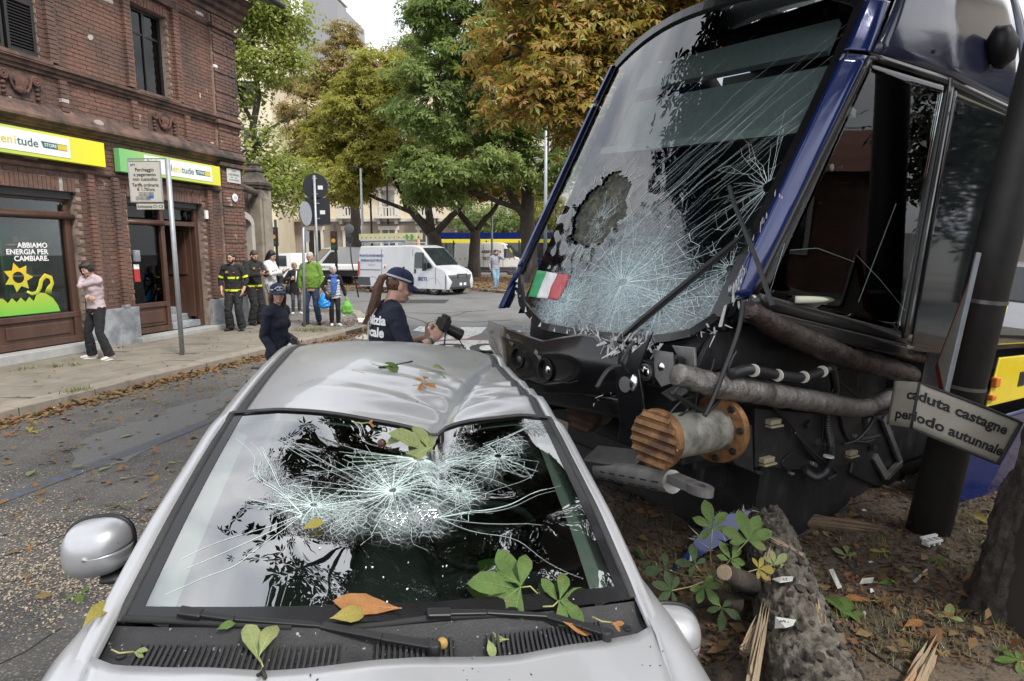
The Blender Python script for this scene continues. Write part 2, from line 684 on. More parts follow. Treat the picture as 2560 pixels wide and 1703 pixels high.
def person(label, loc, rz, h, top, bottom, shoe, hair=('short', 'dark', (.03, .02, .015)), feet=((-.1, 0), (.1, 0)), wrists=None, elb=None, hands=None,
		   fem=True, head_yaw=0., head_pitch=0., lean=0., girth=1.0, sleeve=1.0, voxel=.009, skin=None, topz=.86, coat=0.0, legw=1.0, flare=0., fold=.008,
		   torso_yaw=0., toe=None, knee_fwd=None, glasses=False, beard=False, name='person', neck_open=False, headsc=1.0):
	P = thing(name, label, 'person', loc, (0, 0, RAD(rz)))
	S = h / 1.742
	P.scale = (S, S, S)
	skin = skin or MT['skin']
	hipz = .93
	hc = Vector((sum(f[0] for f in feet) / 2, sum(f[1] for f in feet) / 2, hipz - .25 * max(0, abs(feet[0][1] - feet[1][1]) - .1) ** 1.3))
	Rt = Matrix.Rotation(RAD(torso_yaw), 3, 'Z')
	up = Vector((0, math.sin(RAD(lean)), math.cos(RAD(lean))))
	right = Rt @ Vector((1, 0, 0))
	fwd = Rt @ Vector((0, 1, 0))
	hip_r = Rt @ Vector((1, 0, 0)) if abs(torso_yaw) < 1 else (Matrix.Rotation(RAD(torso_yaw * .4), 3, 'Z') @ Vector((1, 0, 0)))
	sw = .165 if fem else .195
	waist = hc + Vector((0, 0, .13)) + up * .02
	chest = waist + up * .2
	nb = waist + up * .385
	upf = (fwd - up * fwd.dot(up)).normalized()
	sh = {-1: nb - up * .045 - right * sw, 1: nb - up * .045 + right * sw}
	hd = nb + up * .168 + upf * .035 + Vector((0, 0, .01))
	if head_pitch > 5:
		hd += upf * (.0012 * head_pitch) - Vector((0, 0, .0006 * head_pitch))
	Hm = Rt @ Matrix.Rotation(RAD(head_yaw), 3, 'Z') @ Matrix.Rotation(RAD(-head_pitch), 3, 'X')
	hp = lambda x, y, z: hd + Hm @ (Vector((x, y, z)) * headsc)
	an, kn, hp_ = {}, {}, {}
	for i, sd in enumerate((-1, 1)):
		f = feet[i]
		an[sd] = Vector((f[0], f[1], .085 + (f[2] if len(f) > 2 else 0)))
		hp_[sd] = hc + hip_r * (.085 * sd) - Vector((0, 0, .03))
		kf = knee_fwd[i] if knee_fwd else (0.05 * sd, 1)
		kn[sd] = ik(hp_[sd], an[sd], .42, .425, Vector((kf[0], kf[1], 0)))
	wr, el = {}, {}
	for i, sd in enumerate((-1, 1)):
		w = wrists[i] if wrists and wrists[i] else None
		wr[sd] = Vector(w) if w else sh[sd] + Vector((.07 * sd, .03, -.52))
		hn = Vector(elb[i]) if elb and elb[i] else Vector((.5 * sd, -1, -.3))
		el[sd] = ik(sh[sd], wr[sd], .285, .255, hn)
	toes = toe or (0, 0)

	def ring(c, rx, ry, r_=None, n=20):
		rr = (r_ or right)
		ff = upf
		return [c + rr * (math.cos(2 * PI * j / n) * rx) + ff * (math.sin(2 * PI * j / n) * ry) for j in range(n)]

	def torso(mb, e, z0=None, top_cut=True, n0=0):
		g = girth
		hw, wwid, cw = (.168, .135, .155) if fem else (.165, .15, .172)
		secs = []
		zlow = hc.z - .10 if z0 is None else z0
		lowc = Vector((hc.x, hc.y, zlow))
		flo = 1.0 if coat == 0 else 1.0 + coat
		secs.append((lowc, (hw * flo + e) * (1 + .3 * (g - 1)), (.115 * flo + e) * (1 + .4 * (g - 1)), hip_r))
		if zlow < hc.z - .02:
			secs.append((hc + Vector((0, 0, .0)), (hw + e) * (1 + .5 * (g - 1)), (.118 + e) * (1 + .7 * (g - 1)), hip_r))
		secs.append((waist + upf * .02 * (g - 1), (wwid + e) * g, (.1 + e) * (1 + 1.6 * (g - 1)), right))
		secs.append((waist + up * .11 + upf * .02 * (g - 1), (cw * .95 + e) * g, (.108 + e) * (1 + 1.2 * (g - 1)), right))
		secs.append((chest, (cw + e), (.118 + e), right))
		if fem:
			mb.ell(chest + upf * .075 + right * .065, (.055 + e, .05 + e, .055 + e), 12, 8)
			mb.ell(chest + upf * .075 - right * .065, (.055 + e, .05 + e, .055 + e), 12, 8)
		secs.append((chest + up * .09, (cw * .98 + e), (.1 + e), right))
		secs.append((nb - up * .035, (sw * .86 + e), (.078 + e), right))
		secs.append((nb + up * .005, (.085 + e), (.062 + e), right))
		mb.loft([ring(c, a, b, r_) for c, a, b, r_ in secs])
		for sd in (-1, 1):
			mb.tube([nb + right * (sd * .03) + up * .0, sh[sd] + up * .008, sh[sd] - up * .03 + right * (.012 * sd)], [.055 + e, .056 + e, .05 + e], 12)
			mb.ell(sh[sd] - up * .01, .054 + e, 12, 8)

	def arm(mb, sd, e, t=1.0, r=(.048, .042, .038, .030, .026)):
		a, b, c = sh[sd], el[sd], wr[sd]
		c2 = b + (c - b) * t
		mb.tube([a, a.lerp(b, .5), b, b.lerp(c2, .4), c2], [r[0] + e, r[1] + e, r[2] + e, r[2] - .001 + e, r[3] + (.002 if t > .9 else .008) + e], 12)
		mb.ell(b, r[2] + e, 10, 7)

	def leg(mb, sd, e, t=1.0, fl=0.):
		a, b, c = hp_[sd], kn[sd], an[sd]
		c2 = b + (c - b) * t
		s_ = legw
		mb.tube([a + Vector((0, 0, .05)), a, a.lerp(b, .5), b, b.lerp(c2, .35), c2],
				[.085 * s_ + e, .088 * s_ + e, .072 * s_ + e, .054 * s_ + e, (.053 + fl * .3) * s_ + e, (.036 + fl) * s_ + e], 14)
		mb.ell(b, .054 * s_ + e, 10, 7)

	B = MB()
	torso(B, 0)
	for sd in (-1, 1):
		arm(B, sd, 0)
		leg(B, sd, 0)
		B.tube([kn[sd].lerp(an[sd], .9), an[sd] - Vector((0, 0, .03))], .034, 10)
		ft = an[sd] - Vector((0, 0, .05))
		th = RAD(toes[0 if sd < 0 else 1])
		td = Vector((math.sin(-th) + .12 * sd, math.cos(th), 0))
		B.tube([ft - td * .05, ft + td * .05, ft + td * .15], [.03, .032, .02], 8)
		hh = hands[0 if sd < 0 else 1] if hands and hands[0 if sd < 0 else 1] else None
		d = (wr[sd] - el[sd]).normalized()
		if hh:
			hand(B, wr[sd], Vector(hh[0]), Vector(hh[1]), hh[2], hh[3] if len(hh) > 3 else sd, 1.0)
		else:
			hand(B, wr[sd], d + Vector((0, .1, 0)), Vector((-sd, 0, 0)), .35, 1 if sd < 0 else -1)
	neck_top = hp(0, -.015, -.06)
	B.tube([nb - up * .03, nb + up * .02, neck_top, hp(0, -.01, -.02)], [.07, .052, .05, .05], 12)
	ROT = Hm
	k_ = headsc
	EL = lambda c, r: B.ell(hp(*c), tuple(q * k_ for q in r), 16, 11, ROT)
	EL((0, -.012, .035), (.073, .092, .083))
	EL((0, .022, -.02), (.062, .068, .088))
	EL((0, .036, -.078), (.043, .045, .036))
	EL((0, .068, .026), (.048, .022, .016))
	EL((.034, .05, -.03), (.026, .03, .03))
	EL((-.034, .05, -.03), (.026, .03, .03))
	EL((.076, -.005, -.012), (.009, .02, .031))
	EL((-.076, -.005, -.012), (.009, .02, .031))
	EL((0, .072, -.066), (.026, .018, .014))
	EL((0, .068, -.092), (.022, .018, .016))
	B.tube([hp(0, .078, .016), hp(0, .094, -.012), hp(0, .106, -.034)], [.009 * k_, .011 * k_, .014 * k_], 8)
	EL((.012, .09, -.038), (.009, .012, .008))
	EL((-.012, .09, -.038), (.009, .012, .008))
	put_mesh('body', remeshed(B, voxel * .8, 3, 0), skin, P)
	for sd in (-1, 1):
		e = MB().ell(hp(.030 * sd, .080, .004), (.014, .010, .0075), 10, 7, ROT).build('eye', MT['eye_white'], P, 180)
		MB().ell(hp(.030 * sd, .0885, .004), (.0062, .0035, .0065), 8, 6, ROT).build('iris', MT['eye_dark'], e, 180)
		MB().tube([hp(.012 * sd, .089, .024), hp(.03 * sd, .088, .029), hp(.05 * sd, .074, .024)], [.0035, .004, .002], 6).build('eyebrow', hair_mat(hair[1], hair[2]), P, 180)
	MB().ell(hp(0, .088, -.066), (.023, .008, .0055), 10, 6, ROT).ell(hp(0, .086, -.075), (.019, .008, .0055), 10, 6, ROT).build('mouth', MT['lips'], P, 180)
	hm = hair_mat(hair[1], hair[2])
	if beard:
		Bb = MB()
		Bb.ell(hp(0, .042, -.086), (.048 * k_, .047 * k_, .03 * k_), 14, 9, ROT)
		for sd in (-1, 1):
			Bb.ell(hp(.052 * sd, .022, -.05), (.016, .035, .042), 10, 7, ROT)
		Bb.tube([hp(-.026, .082, -.058), hp(0, .097, -.054), hp(.026, .082, -.058)], .007, 6)
		put_mesh('beard', remeshed(Bb, .006, 1, .002, 60), hm, P)
	if glasses:
		Gm = MB()
		for sd in (-1, 1):
			Gm.tube([hp(sd * .031 + .023 * math.cos(a), .099, .002 + .017 * math.sin(a)) for a in [2 * PI * i / 12 for i in range(13)]], .0028, 5, cap=False)
			Gm.tube([hp(.054 * sd, .098, .006), hp(.078 * sd, .05, .008), hp(.08 * sd, -.01, .005)], .0026, 5)
		Gm.tube([hp(-.009, .1, .005), hp(.009, .1, .005)], .003, 5)
		Gm.build('glasses', MT['black'], P, 180)
	kind = hair[0]
	if kind != 'none':
		Hh = MB()
		he = lambda c, r: Hh.ell(hp(*c), tuple(q * k_ for q in r), 18, 12, ROT)
		if kind in ('short', 'bob', 'long', 'puffy'):
			bump_ = {'short': 0, 'bob': .008, 'long': .006, 'puffy': .014}[kind]
			he((0, -.022, .05), (.079 + bump_, .094 + bump_, .079 + bump_))
			he((0, -.045, .005), (.077 + bump_, .068 + bump_, .07 + bump_))
		if kind in ('bob', 'puffy'):
			for sd in (-1, 1):
				he((.068 * sd, -.01, .0), (.025, .055, .062))
			he((.02, .055, .085), (.06, .035, .028))
		if kind == 'bob':
			he((0, -.06, -.03), (.072, .05, .05))
		if kind in ('long', 'capped'):
			for sd in (-1, 1):
				Hh.tube([hp(.066 * sd, .01, .05), hp(.078 * sd, -.005, -.04), hp(.075 * sd, -.03, -.13), hp(.07 * sd, -.02, -.22)], [.022, .028, .028, .012], 10)
			Hh.tube([hp(0, -.075, .05), hp(0, -.09, -.05), hp(0, -.085, -.16), hp(0, -.085, -.26)], [(.07, .04), (.08, .04), (.075, .03), (.05, .012)], 12, up=right)
		if kind == 'pony':
			he((0, -.035, .005), (.074, .066, .06))
		put_mesh('hair', remeshed(Hh, voxel * .8, 2, .0035, 30, 3), hm, P)
		if kind == 'pony':
			Pt = MB()
			base = [hp(0, -.105, .035), hp(0, -.135, .015), hp(0, -.145, -.06), hp(0, -.13, -.15)]
			base += [base[3] + Vector((0, -.035, -.10)), base[3] + Vector((0, -.075, -.17))]
			Pt.tube(base, [.02, .026, .031, .034, .026, .005], 12)
			put_mesh('ponytail', remeshed(Pt, .006, 2, .004, 26, 3), hm, P)
			St = MB()
			rr = random.Random(5)
			for q in range(90):
				a, t = rr.random() * 2 * PI, rr.uniform(.75, 1.06)
				off = (right * math.cos(a) + upf * math.sin(a))
				St.tube([b_ + off * (r_ * t) + Vector((rr.gauss(0, .003), rr.gauss(0, .003), 0)) for b_, r_ in zip(base, (.02, .026, .032, .036, .03, .012 + rr.random() * .02))], .0018, 4, cap=False)
			St.build('hair_strand', hm, P, 180, kind='stuff')
	if bottom:
		Tm = MB()
		lo = hc.z - .06
		Tm.loft([ring(Vector((hc.x, hc.y, hc.z - .12)), .15 * legw, .112, hip_r), ring(hc - Vector((0, 0, .04)), .172, .124, hip_r), ring(hc + Vector((0, 0, .06)), .162 * (1 + .4 * (girth - 1)), .118 * (1 + .8 * (girth - 1)), hip_r),
				 ring(waist + upf * .02 * (girth - 1), .146 * (1 + .6 * (girth - 1)), .108 * (1 + 1.2 * (girth - 1)), hip_r)])
		for sd in (-1, 1):
			leg(Tm, sd, .012, 1.03 if flare else .97, flare + .012)
		put_mesh('trousers', remeshed(Tm, voxel, 3, fold, 8, 1), bottom, P)
	if top:
		Jm = MB()
		torso(Jm, .016, topz)
		for sd in (-1, 1):
			arm(Jm, sd, .014, sleeve)
		Jm.tube([nb - up * .02, nb + up * .03], [.075, .066], 14)
		put_mesh('jacket' if coat or True else 'top', remeshed(Jm, voxel, 3, fold, 8, 5), top, P)
	for sd in (-1, 1):
		th = RAD(toes[0 if sd < 0 else 1])
		td = Vector((-math.sin(th) + .1 * sd, math.cos(th), 0)).normalized()
		ft = an[sd].copy()
		zg = an[sd].z - .085
		b_ = Vector((ft.x, ft.y, zg))
		Sm = MB()
		ht = shoe[1]
		Sm.tube([b_ - td * .085 + Vector((0, 0, .04)), b_ - td * .05 + Vector((0, 0, .045)), b_ + td * .05 + Vector((0, 0, .042)), b_ + td * .13 + Vector((0, 0, .034)), b_ + td * .185 + Vector((0, 0, .028))],
				[(.03, .036), (.04, .044), (.044, .042), (.046, .034), (.03, .024)], 14, up=td.cross(Vector((0, 0, 1))))
		if ht > .1:
			Sm.tube([b_ + Vector((0, 0, .05)) - td * .015, Vector((b_.x, b_.y, zg)) + (kn[sd] - an[sd]).normalized() * ht - td * .01], [.05, .062], 14)
		else:
			Sm.tube([b_ - td * .03 + Vector((0, 0, .04)), b_ - td * .025 + Vector((0, 0, .085))], [.042, .04], 12)
		so = put_mesh('shoe', remeshed(Sm, .008, 2), shoe[0], P)
		outl = []
		for j in range(18):
			a = 2 * PI * j / 18
			rr = .13 * math.cos(a)
			outl.append(b_ + td * (.05 + rr) + td.cross(Vector((0, 0, 1))) * (.043 * math.sin(a)) + Vector((0, 0, .002)))
		MB().prism(outl, (0, 0, .018)).build('sole', shoe[2] if len(shoe) > 2 else MT['rubber'], so)
	P_info = dict(nb=nb, sh=sh, el=el, wr=wr, hd=hd, hp=hp, Hm=Hm, hc=hc, kn=kn, an=an, chest=chest, waist=waist, up=up, right=right, fwd=upf, ring=ring, S=S, hip_r=hip_r)
	return P, P_info


def feet_at(px, py, head_py, z0=.12):
	p = G(px, py, z0)
	q = atY(px, head_py, p.y)
	return p, q.z - z0


def limb_band(a, b, t0, t1, r0, r1, m=0):
	return MB().tube([a.lerp(b, t0), a.lerp(b, t1)], [r0, r1], 16, m)


def wrap_text(s, size, m, parent, fn, bold=0., xs=1.0, name='lettering'):
	o = text(s, size, m, parent, None, name, bold, ext=0., xs=xs)
	me = o.data
	for v in me.vertices:
		v.co = fn(v.co.x, v.co.y)
	return o


MT['cap_navy'] = mat('cap_cloth', (.012, .018, .055), .8, var=.2, vs=30, bump=.2, bs=150)
MT['cap_band'] = mat('reflective_grey', (.42, .43, .45), .4, var=.08, vs=40)
MT['print_white'] = mat('white_print', (.8, .8, .8), .6, var=.04)


def police_cap(P, I, with_text=True):
	hp, Hm = I['hp'], I['Hm']
	C = MB()
	def dome(u, v):
		a, t = 2 * PI * u, v * PI / 2
		rx, ry, rz_ = .087, .106, .094
		return hp(rx * math.cos(t) ** .8 * math.cos(a), -.012 + ry * math.cos(t) ** .8 * math.sin(a), .034 + rz_ * math.sin(t))
	C.grid(dome, 32, 10)
	cap = C.build('cap', MT['cap_navy'], P, 180, thick=.004)
	Br = MB()
	def brim(u, v):
		a = (u - .5) * 2.2
		x = math.sin(a) * (.087 + .012 * v)
		y = -.012 + math.cos(a) * .104 + v * (.085 * math.cos(a * 1.25))
		z = .036 - .026 * v - 1.9 * x * x * (.4 + v) 
		return hp(x, y, z)
	Br.grid(brim, 16, 6)
	Br.build('brim', MT['cap_navy'], cap, 180, thick=.005)
	bd = MB()
	def band(u, v):
		a = PI * .5 + PI * .27 + u * 2 * PI * .73
		t = .08 + v * .16
		return hp(.0885 * math.cos(t) ** .8 * math.cos(a), -.012 + .1075 * math.cos(t) ** .8 * math.sin(a), .034 + .094 * math.sin(t))
	bd.grid(band, 24, 2)
	bd.build('reflective_band', MT['cap_band'], cap, 180, thick=.002)
	MB().ell(hp(0, -.012, .13), .009, 8, 6).build('button', MT['cap_navy'], cap, 180)
	if with_text:
		def w(dy):
			def f(x, y):
				z = .034 + .028 + dy + y
				a = x / .09
				t = math.asin(min(.95, max(0, (z - .034) / .094)))
				cr = math.cos(t) ** .8
				return hp(.0905 * cr * math.sin(a), -.012 + .1095 * cr * math.cos(a), z)
			return f
		arc = w(.026)
		wrap_text('POLIZIA LOCALE', .019, MT['print_white'], cap, lambda x, y: arc(x, y - 8. * x * x), .0006, .85)
		wrap_text('TORINO', .02, MT['print_white'], cap, w(-.016), .0007)
		cr_ = w(.006)
		C2 = MB()
		sh_ = [(-.009, .012), (0, .015), (.009, .012), (.009, 0), (.005, -.007), (0, -.011), (-.005, -.007), (-.009, 0)]
		C2.add([cr_(x, y) for x, y in sh_], [tuple(range(7, -1, -1))])
		C2.build('crest', MT['cap_band'], cap)
	return cap


CL = {
	'mauve': mat('mauve_jacket', (.42, .34, .36), .8, var=.12, vs=9, bump=.15, bs=60),
	'black_cloth': mat('black_cloth', (.012, .012, .014), .9, var=.3, vs=14, bump=.2, bs=70),
	'fire': mat('turnout_cloth', (.016, .017, .018), .85, var=.3, vs=14, bump=.25, bs=60),
	'boot': mat('boot_leather', (.015, .013, .012), .5, var=.3, vs=20, bump=.3, bs=60, col2=(.06, .05, .045), c2=(.55, .7)),
	'white_knit': mat('white_knit', (.62, .62, .62), .85, var=.12, vs=12, bump=.2, bs=70),
	'snow_print': mat('speckled_trousers', (.45, .43, .46), .85, var=.4, vs=50, col2=(.2, .19, .22), c2=(.5, .55), c2s=45),
	'charcoal': mat('grey_check_trousers', (.075, .075, .078), .85, var=.3, vs=45),
	'green': mat('green_sweater', (.13, .24, .035), .9, var=.2, vs=12, bump=.3, bs=90),
	'denim': mat('dark_denim', (.02, .035, .075), .85, var=.35, vs=9, bump=.2, bs=90, col2=(.05, .08, .14), c2=(.5, .75), c2s=4),
	'light_denim': mat('light_denim', (.2, .32, .45), .85, var=.25, vs=9, bump=.2, bs=90),
	'grey_shirt': mat('grey_shirt', (.27, .28, .31), .85, var=.12, vs=14),
	'vest': mat('quilted_vest', (.5, .52, .57), .6, var=.1, vs=14, bump=.1, bs=30),
	'scarf': mat('blue_scarf', (.05, .12, .38), .85, var=.3, vs=22, bump=.3, bs=60),
	'beige_shoe': mat('beige_shoe', (.55, .5, .45), .7, var=.1),
	'white_shoe': mat('white_shoe', (.72, .72, .73), .6, var=.08),
	'black_shoe': mat('black_shoe', (.015, .015, .016), .5, var=.2),
	'leather': mat('black_leather', (.014, .013, .013), .4, var=.3, bump=.2, bs=60),
	'brown_leather': mat('brown_leather', (.1, .075, .06), .5, var=.25, bump=.2, bs=60),
	'beige_top': mat('tan_top', (.4, .27, .2), .85, var=.1),
}
DARK = ('dark', (.018, .012, .009))

loc, hh = feet_at(236, 826, 600)
P, I = person('woman in mauve jacket and black flared trousers phoning beside the shop window', loc, 152, hh * .985, CL['mauve'], CL['black_cloth'], (CL['beige_shoe'], .08, MT['white']),
			  hair=('bob', 'dark', DARK[1]), feet=((-.24, .0), (.2, .06)), toe=(10, -35), wrists=((.10, .13, 1.51), (-.06, .17, 1.12)), elb=((-.9, .6, -1), (.6, -.2, -1)),
			  hands=(((.0, -.1, 1), (-.3, -.6, 0), .5, -1), ((-1, .05, .0), (0, -1, 0), .4, -1)), head_pitch=24, head_yaw=12, lean=3, flare=.022, topz=.93, voxel=.009)
MB().box(I['hp'](.085, .035, -.02), (.012, .07, .145), I['Hm'], 0).build('phone', MT['phone'], P, bevel=.003)
Bg = MB()
Bg.tube([Vector((.30, -.02, .62)), Vector((.30, -.02, .70)), Vector((.30, -.02, .80)), Vector((.29, -.02, .86))], [(.07, .12), (.09, .16), (.075, .14), (.02, .05)], 14, up=(1, 0, 0))
bag = put_mesh('handbag', remeshed(Bg, .01, 3, .006, 8), CL['brown_leather'], None)
bag.location = P.location; bag.rotation_euler = P.rotation_euler; bag.scale = P.scale
tag(bag, 'brown leather handbag hanging at the hip of the phoning woman', 'handbag')
MB().tube([Vector((.28, .05, .84)), Vector((.22, .08, 1.05)), Vector((.17, .03, 1.36)), Vector((.2, -.07, 1.2)), Vector((.3, -.08, .84))], .008, 6).build('strap', CL['brown_leather'], bag, 180)


def fire_bands(P, I, big=True):
	up = I['up']
	for z, e in ((I['waist'] + up * .13, .032), (I['hc'] + Vector((0, 0, .0)), .036)):
		if not big and e == .032:
			continue
		ww = .158 if e == .032 else .17
		MB().loft([I['ring'](z - up * .022, ww + e, .115 + e), I['ring'](z + up * .022, ww + e, .115 + e)]).build('chest_band', MT['reflective'], P, 60)
	for sd in (-1, 1):
		if big:
			limb_band(I['sh'][sd], I['el'][sd], .62, .78, .066, .064).build('sleeve_band', MT['reflective'], P, 60)
		for t in ((.62, .72),) if big else ((.52, .61), (.68, .77)):
			limb_band(I['kn'][sd], I['an'][sd], t[0], t[1], .085, .082).build('shin_band', MT['reflective'], P, 60)
	MB().box(I['chest'] + up * .06 + I['fwd'] * .14 + I['right'] * .08, (.06, .01, .05)).build('badge', mat('gold_badge', (.35, .25, .05), .5), P)
	MB().box(I['chest'] + up * .05 + I['fwd'] * .14 - I['right'] * .08, (.05, .01, .025)).build('badge', mat('red_badge', (.5, .06, .06), .5), P)


loc, hh = feet_at(545, 761, 583)
P, I = person('bearded firefighter in dark uniform with yellow bands, hands in pockets, facing us', loc, 182, hh * .99, CL['fire'], CL['fire'], (CL['boot'], .24), fem=False,
			  hair=('short', 'black', (.012, .01, .009)), feet=((-.13, .0), (.13, .02)), toe=(12, -12), wrists=((-.24, .09, .92), (.24, .09, .92)), elb=((-1, -.7, 0), (1, -.7, 0)), sleeve=.55,
			  head_yaw=-16, glasses=True, beard=True, girth=1.1, legw=1.22, topz=.87, flare=.016, fold=.012)
fire_bands(P, I)
loc, hh = feet_at(576, 752, 581)
loc.y += .35
P, I = person('firefighter in dark uniform looking down at his phone beside the bearded one', loc, 240, hh * 1.02, CL['fire'], CL['fire'], (CL['boot'], .24), fem=False,
			  hair=('short', 'brown', (.05, .032, .02)), feet=((-.12, 0), (.12, .02)), wrists=((-.1, .36, 1.2), (.08, .36, 1.2)), elb=((-.8, -.6, -1), (.8, -.6, -1)),
			  hands=(((.3, .9, .25), (.6, 0, .8), .7, -1), ((-.3, .9, .25), (-.6, 0, .8), .7, 1)), head_pitch=30, beard=True, girth=1.1, legw=1.2, topz=.87, flare=.016, fold=.012)
fire_bands(P, I, False)
MB().box(Vector((0, .46, 1.25)), (.07, .15, .012), Euler((.5, 0, 0)).to_matrix()).build('phone', MT['phone'], P, bevel=.003)
loc, hh = feet_at(600, 746, 583)
loc.y += .8
P, I = person('woman with long black hair in white top and speckled trousers holding a phone', loc, 262, hh * 1.03, CL['white_knit'], CL['snow_print'], (CL['white_shoe'], .08),
			  hair=('long', 'black', (.012, .01, .009)), feet=((-.09, 0), (.09, .02)), wrists=((-.06, .34, 1.22), (.07, .36, 1.22)), elb=((-.8, -.6, -1), (.8, -.6, -1)),
			  hands=(((.3, .9, .25), (.6, 0, .8), .7, -1), ((-.3, .9, .25), (-.6, 0, .8), .7, 1)), head_pitch=26, topz=.9, flare=.02)
MB().box(Vector((0, .46, 1.27)), (.07, .15, .012), Euler((.5, 0, 0)).to_matrix()).build('phone', MT['phone'], P, bevel=.003)
loc, hh = feet_at(683, 723, 606)
P, I = person('elderly woman with short blond hair in black coat carrying shoulder bags', loc, 205, hh, CL['black_cloth'], CL['charcoal'], (CL['white_shoe'], .07, MT['white']),
			  hair=('puffy', 'blond', (.33, .24, .13)), feet=((-.1, 0), (.11, .03)), toe=(15, -15), wrists=((-.2, .16, 1.15), (.14, .19, 1.2)), elb=((-.8, -.7, 0), (.8, -.7, 0)),
			  hands=(None, ((-.5, .2, .6), (0, -1, 0), .8, -1)), head_yaw=10, topz=.68, coat=.14, girth=1.1, legw=.9, glasses=True)
Bg = MB()
Bg.tube([Vector((.27, .08, .72)), Vector((.27, .08, .85)), Vector((.26, .08, .97)), Vector((.25, .06, 1.02))], [(.06, .14), (.1, .17), (.08, .15), (.03, .06)], 14, up=(1, 0, 0))
bag = put_mesh('handbag', remeshed(Bg, .012, 3, .008, 7), CL['leather'], None)
bag.location = P.location; bag.rotation_euler = P.rotation_euler; bag.scale = P.scale
tag(bag, 'big black shoulder bag held by the elderly woman in black coat', 'handbag')
MB().tube([Vector((.25, .14, 1.0)), Vector((.2, .1, 1.2)), Vector((.16, .05, 1.4)), Vector((.2, -.08, 1.25)), Vector((.26, -.04, 1.0))], .012, 6).build('strap', CL['leather'], bag, 180)
MB().tube([I['nb'] + Vector((-.06, .07, .02)), I['chest'] + Vector((-.03, .15, .02)), I['waist'] + Vector((.0, .16, .02))], [.02, .022, .018], 8, up=(1, 0, 0)).build('blouse', CL['white_knit'], P, 180)
loc, hh = feet_at(721, 747, 581)
P, I = person('grey-haired man in green sweater and jeans standing behind the grey sign pole', loc, 184, hh * .99, CL['green'], CL['denim'], (CL['black_shoe'], .09), fem=False,
			  hair=('short', 'grey', (.42, .42, .42)), feet=((-.15, 0), (.15, .02)), toe=(14, -14), wrists=((-.25, .1, .9), (.25, .1, .9)), elb=((-1, -.6, 0), (1, -.6, 0)),
			  head_yaw=-6, glasses=True, girth=1.32, legw=1.1, topz=.9, fold=.01)
loc, hh = feet_at(766, 750, 614)
P, I = person('white-haired woman in pale quilted vest and blue scarf carrying two bags', loc, 200, hh, CL['black_cloth'], CL['black_cloth'], (CL['white_shoe'], .09, MT['white']),
			  hair=('puffy', 'white', (.55, .55, .55)), feet=((-.16, .05), (.02, .0)), toe=(20, 0), wrists=((-.4, .0, .88), (.16, .2, 1.02)), elb=((-1, -.6, 0), (1, -.6, -.4)),
			  hands=(((-.3, .2, -1), (1, 0, 0), .9, 1), ((-.4, .5, -.8), (-1, 0, 0), .9, -1)), head_yaw=8, lean=4, topz=.84, girth=1.05)
V = MB()
for z0, z1 in ((.82, .9), (.9, .98), (.98, 1.06), (1.06, 1.14), (1.14, 1.22), (1.22, 1.3), (1.3, 1.37)):
	f = (z0 - .9) / .5
	w0 = .185 - .02 * math.sin(max(0, f) * PI)
	c = Vector((I['hc'].x, I['hc'].y, 0)) + Vector((0, .03 * f, 0))
	V.loft([I['ring'](c + Vector((0, 0, z0)), w0, .14), I['ring'](c + Vector((0, 0, (z0 + z1) / 2)), w0 + .016, .156), I['ring'](c + Vector((0, 0, z1)), w0, .14)])
put_mesh('vest', remeshed(V, .011, 1), CL['vest'], P)
Sf = MB()
Sf.tube([I['nb'] + Vector((.09 * math.cos(a), .05 + .09 * math.sin(a), .0 + .015 * math.sin(3 * a))) for a in [2 * PI * i / 12 for i in range(13)]], .042, 10)
Sf.tube([I['nb'] + Vector((.02, .13, -.02)), I['chest'] + Vector((.03, .2, 0)), I['waist'] + Vector((.02, .21, .02)), I['hc'] + Vector((.0, .2, .02))], [(.05, .03), (.07, .028), (.075, .025), (.06, .015)], 12, up=(1, 0, 0))
Sf.tube([I['nb'] + Vector((-.02, .13, -.02)), I['chest'] + Vector((-.04, .19, 0)), I['waist'] + Vector((-.02, .2, -.02))], [(.045, .03), (.055, .025), (.05, .015)], 12, up=(1, 0, 0))
put_mesh('scarf', remeshed(Sf, .009, 1, .008, 16), CL['scarf'], P)


def bag_mesh(name, c, w, h, m, label, P, seed):
	b = MB()
	b.tube([c + Vector((0, 0, -h)), c + Vector((0, 0, -h * .85)), c + Vector((0, 0, -h * .5)), c + Vector((0, 0, -h * .2)), c], [(w * .55, w * .35), (w, w * .62), (w * .85, w * .55), (w * .42, w * .22), (.02, .015)], 18, up=(1, 0, 0))
	o = put_mesh(name, remeshed(b, .011, 1, .022, 7, seed), m, None)
	o.location = P.location; o.rotation_euler = P.rotation_euler; o.scale = P.scale
	MB().tube([c + Vector((-.01, 0, -.02)), c + Vector((-.012, 0, .05)), c + Vector((.012, 0, .05)), c + Vector((.01, 0, -.02))], .006, 6).build('handle', m, o, 180)
	return tag(o, label, 'bag')


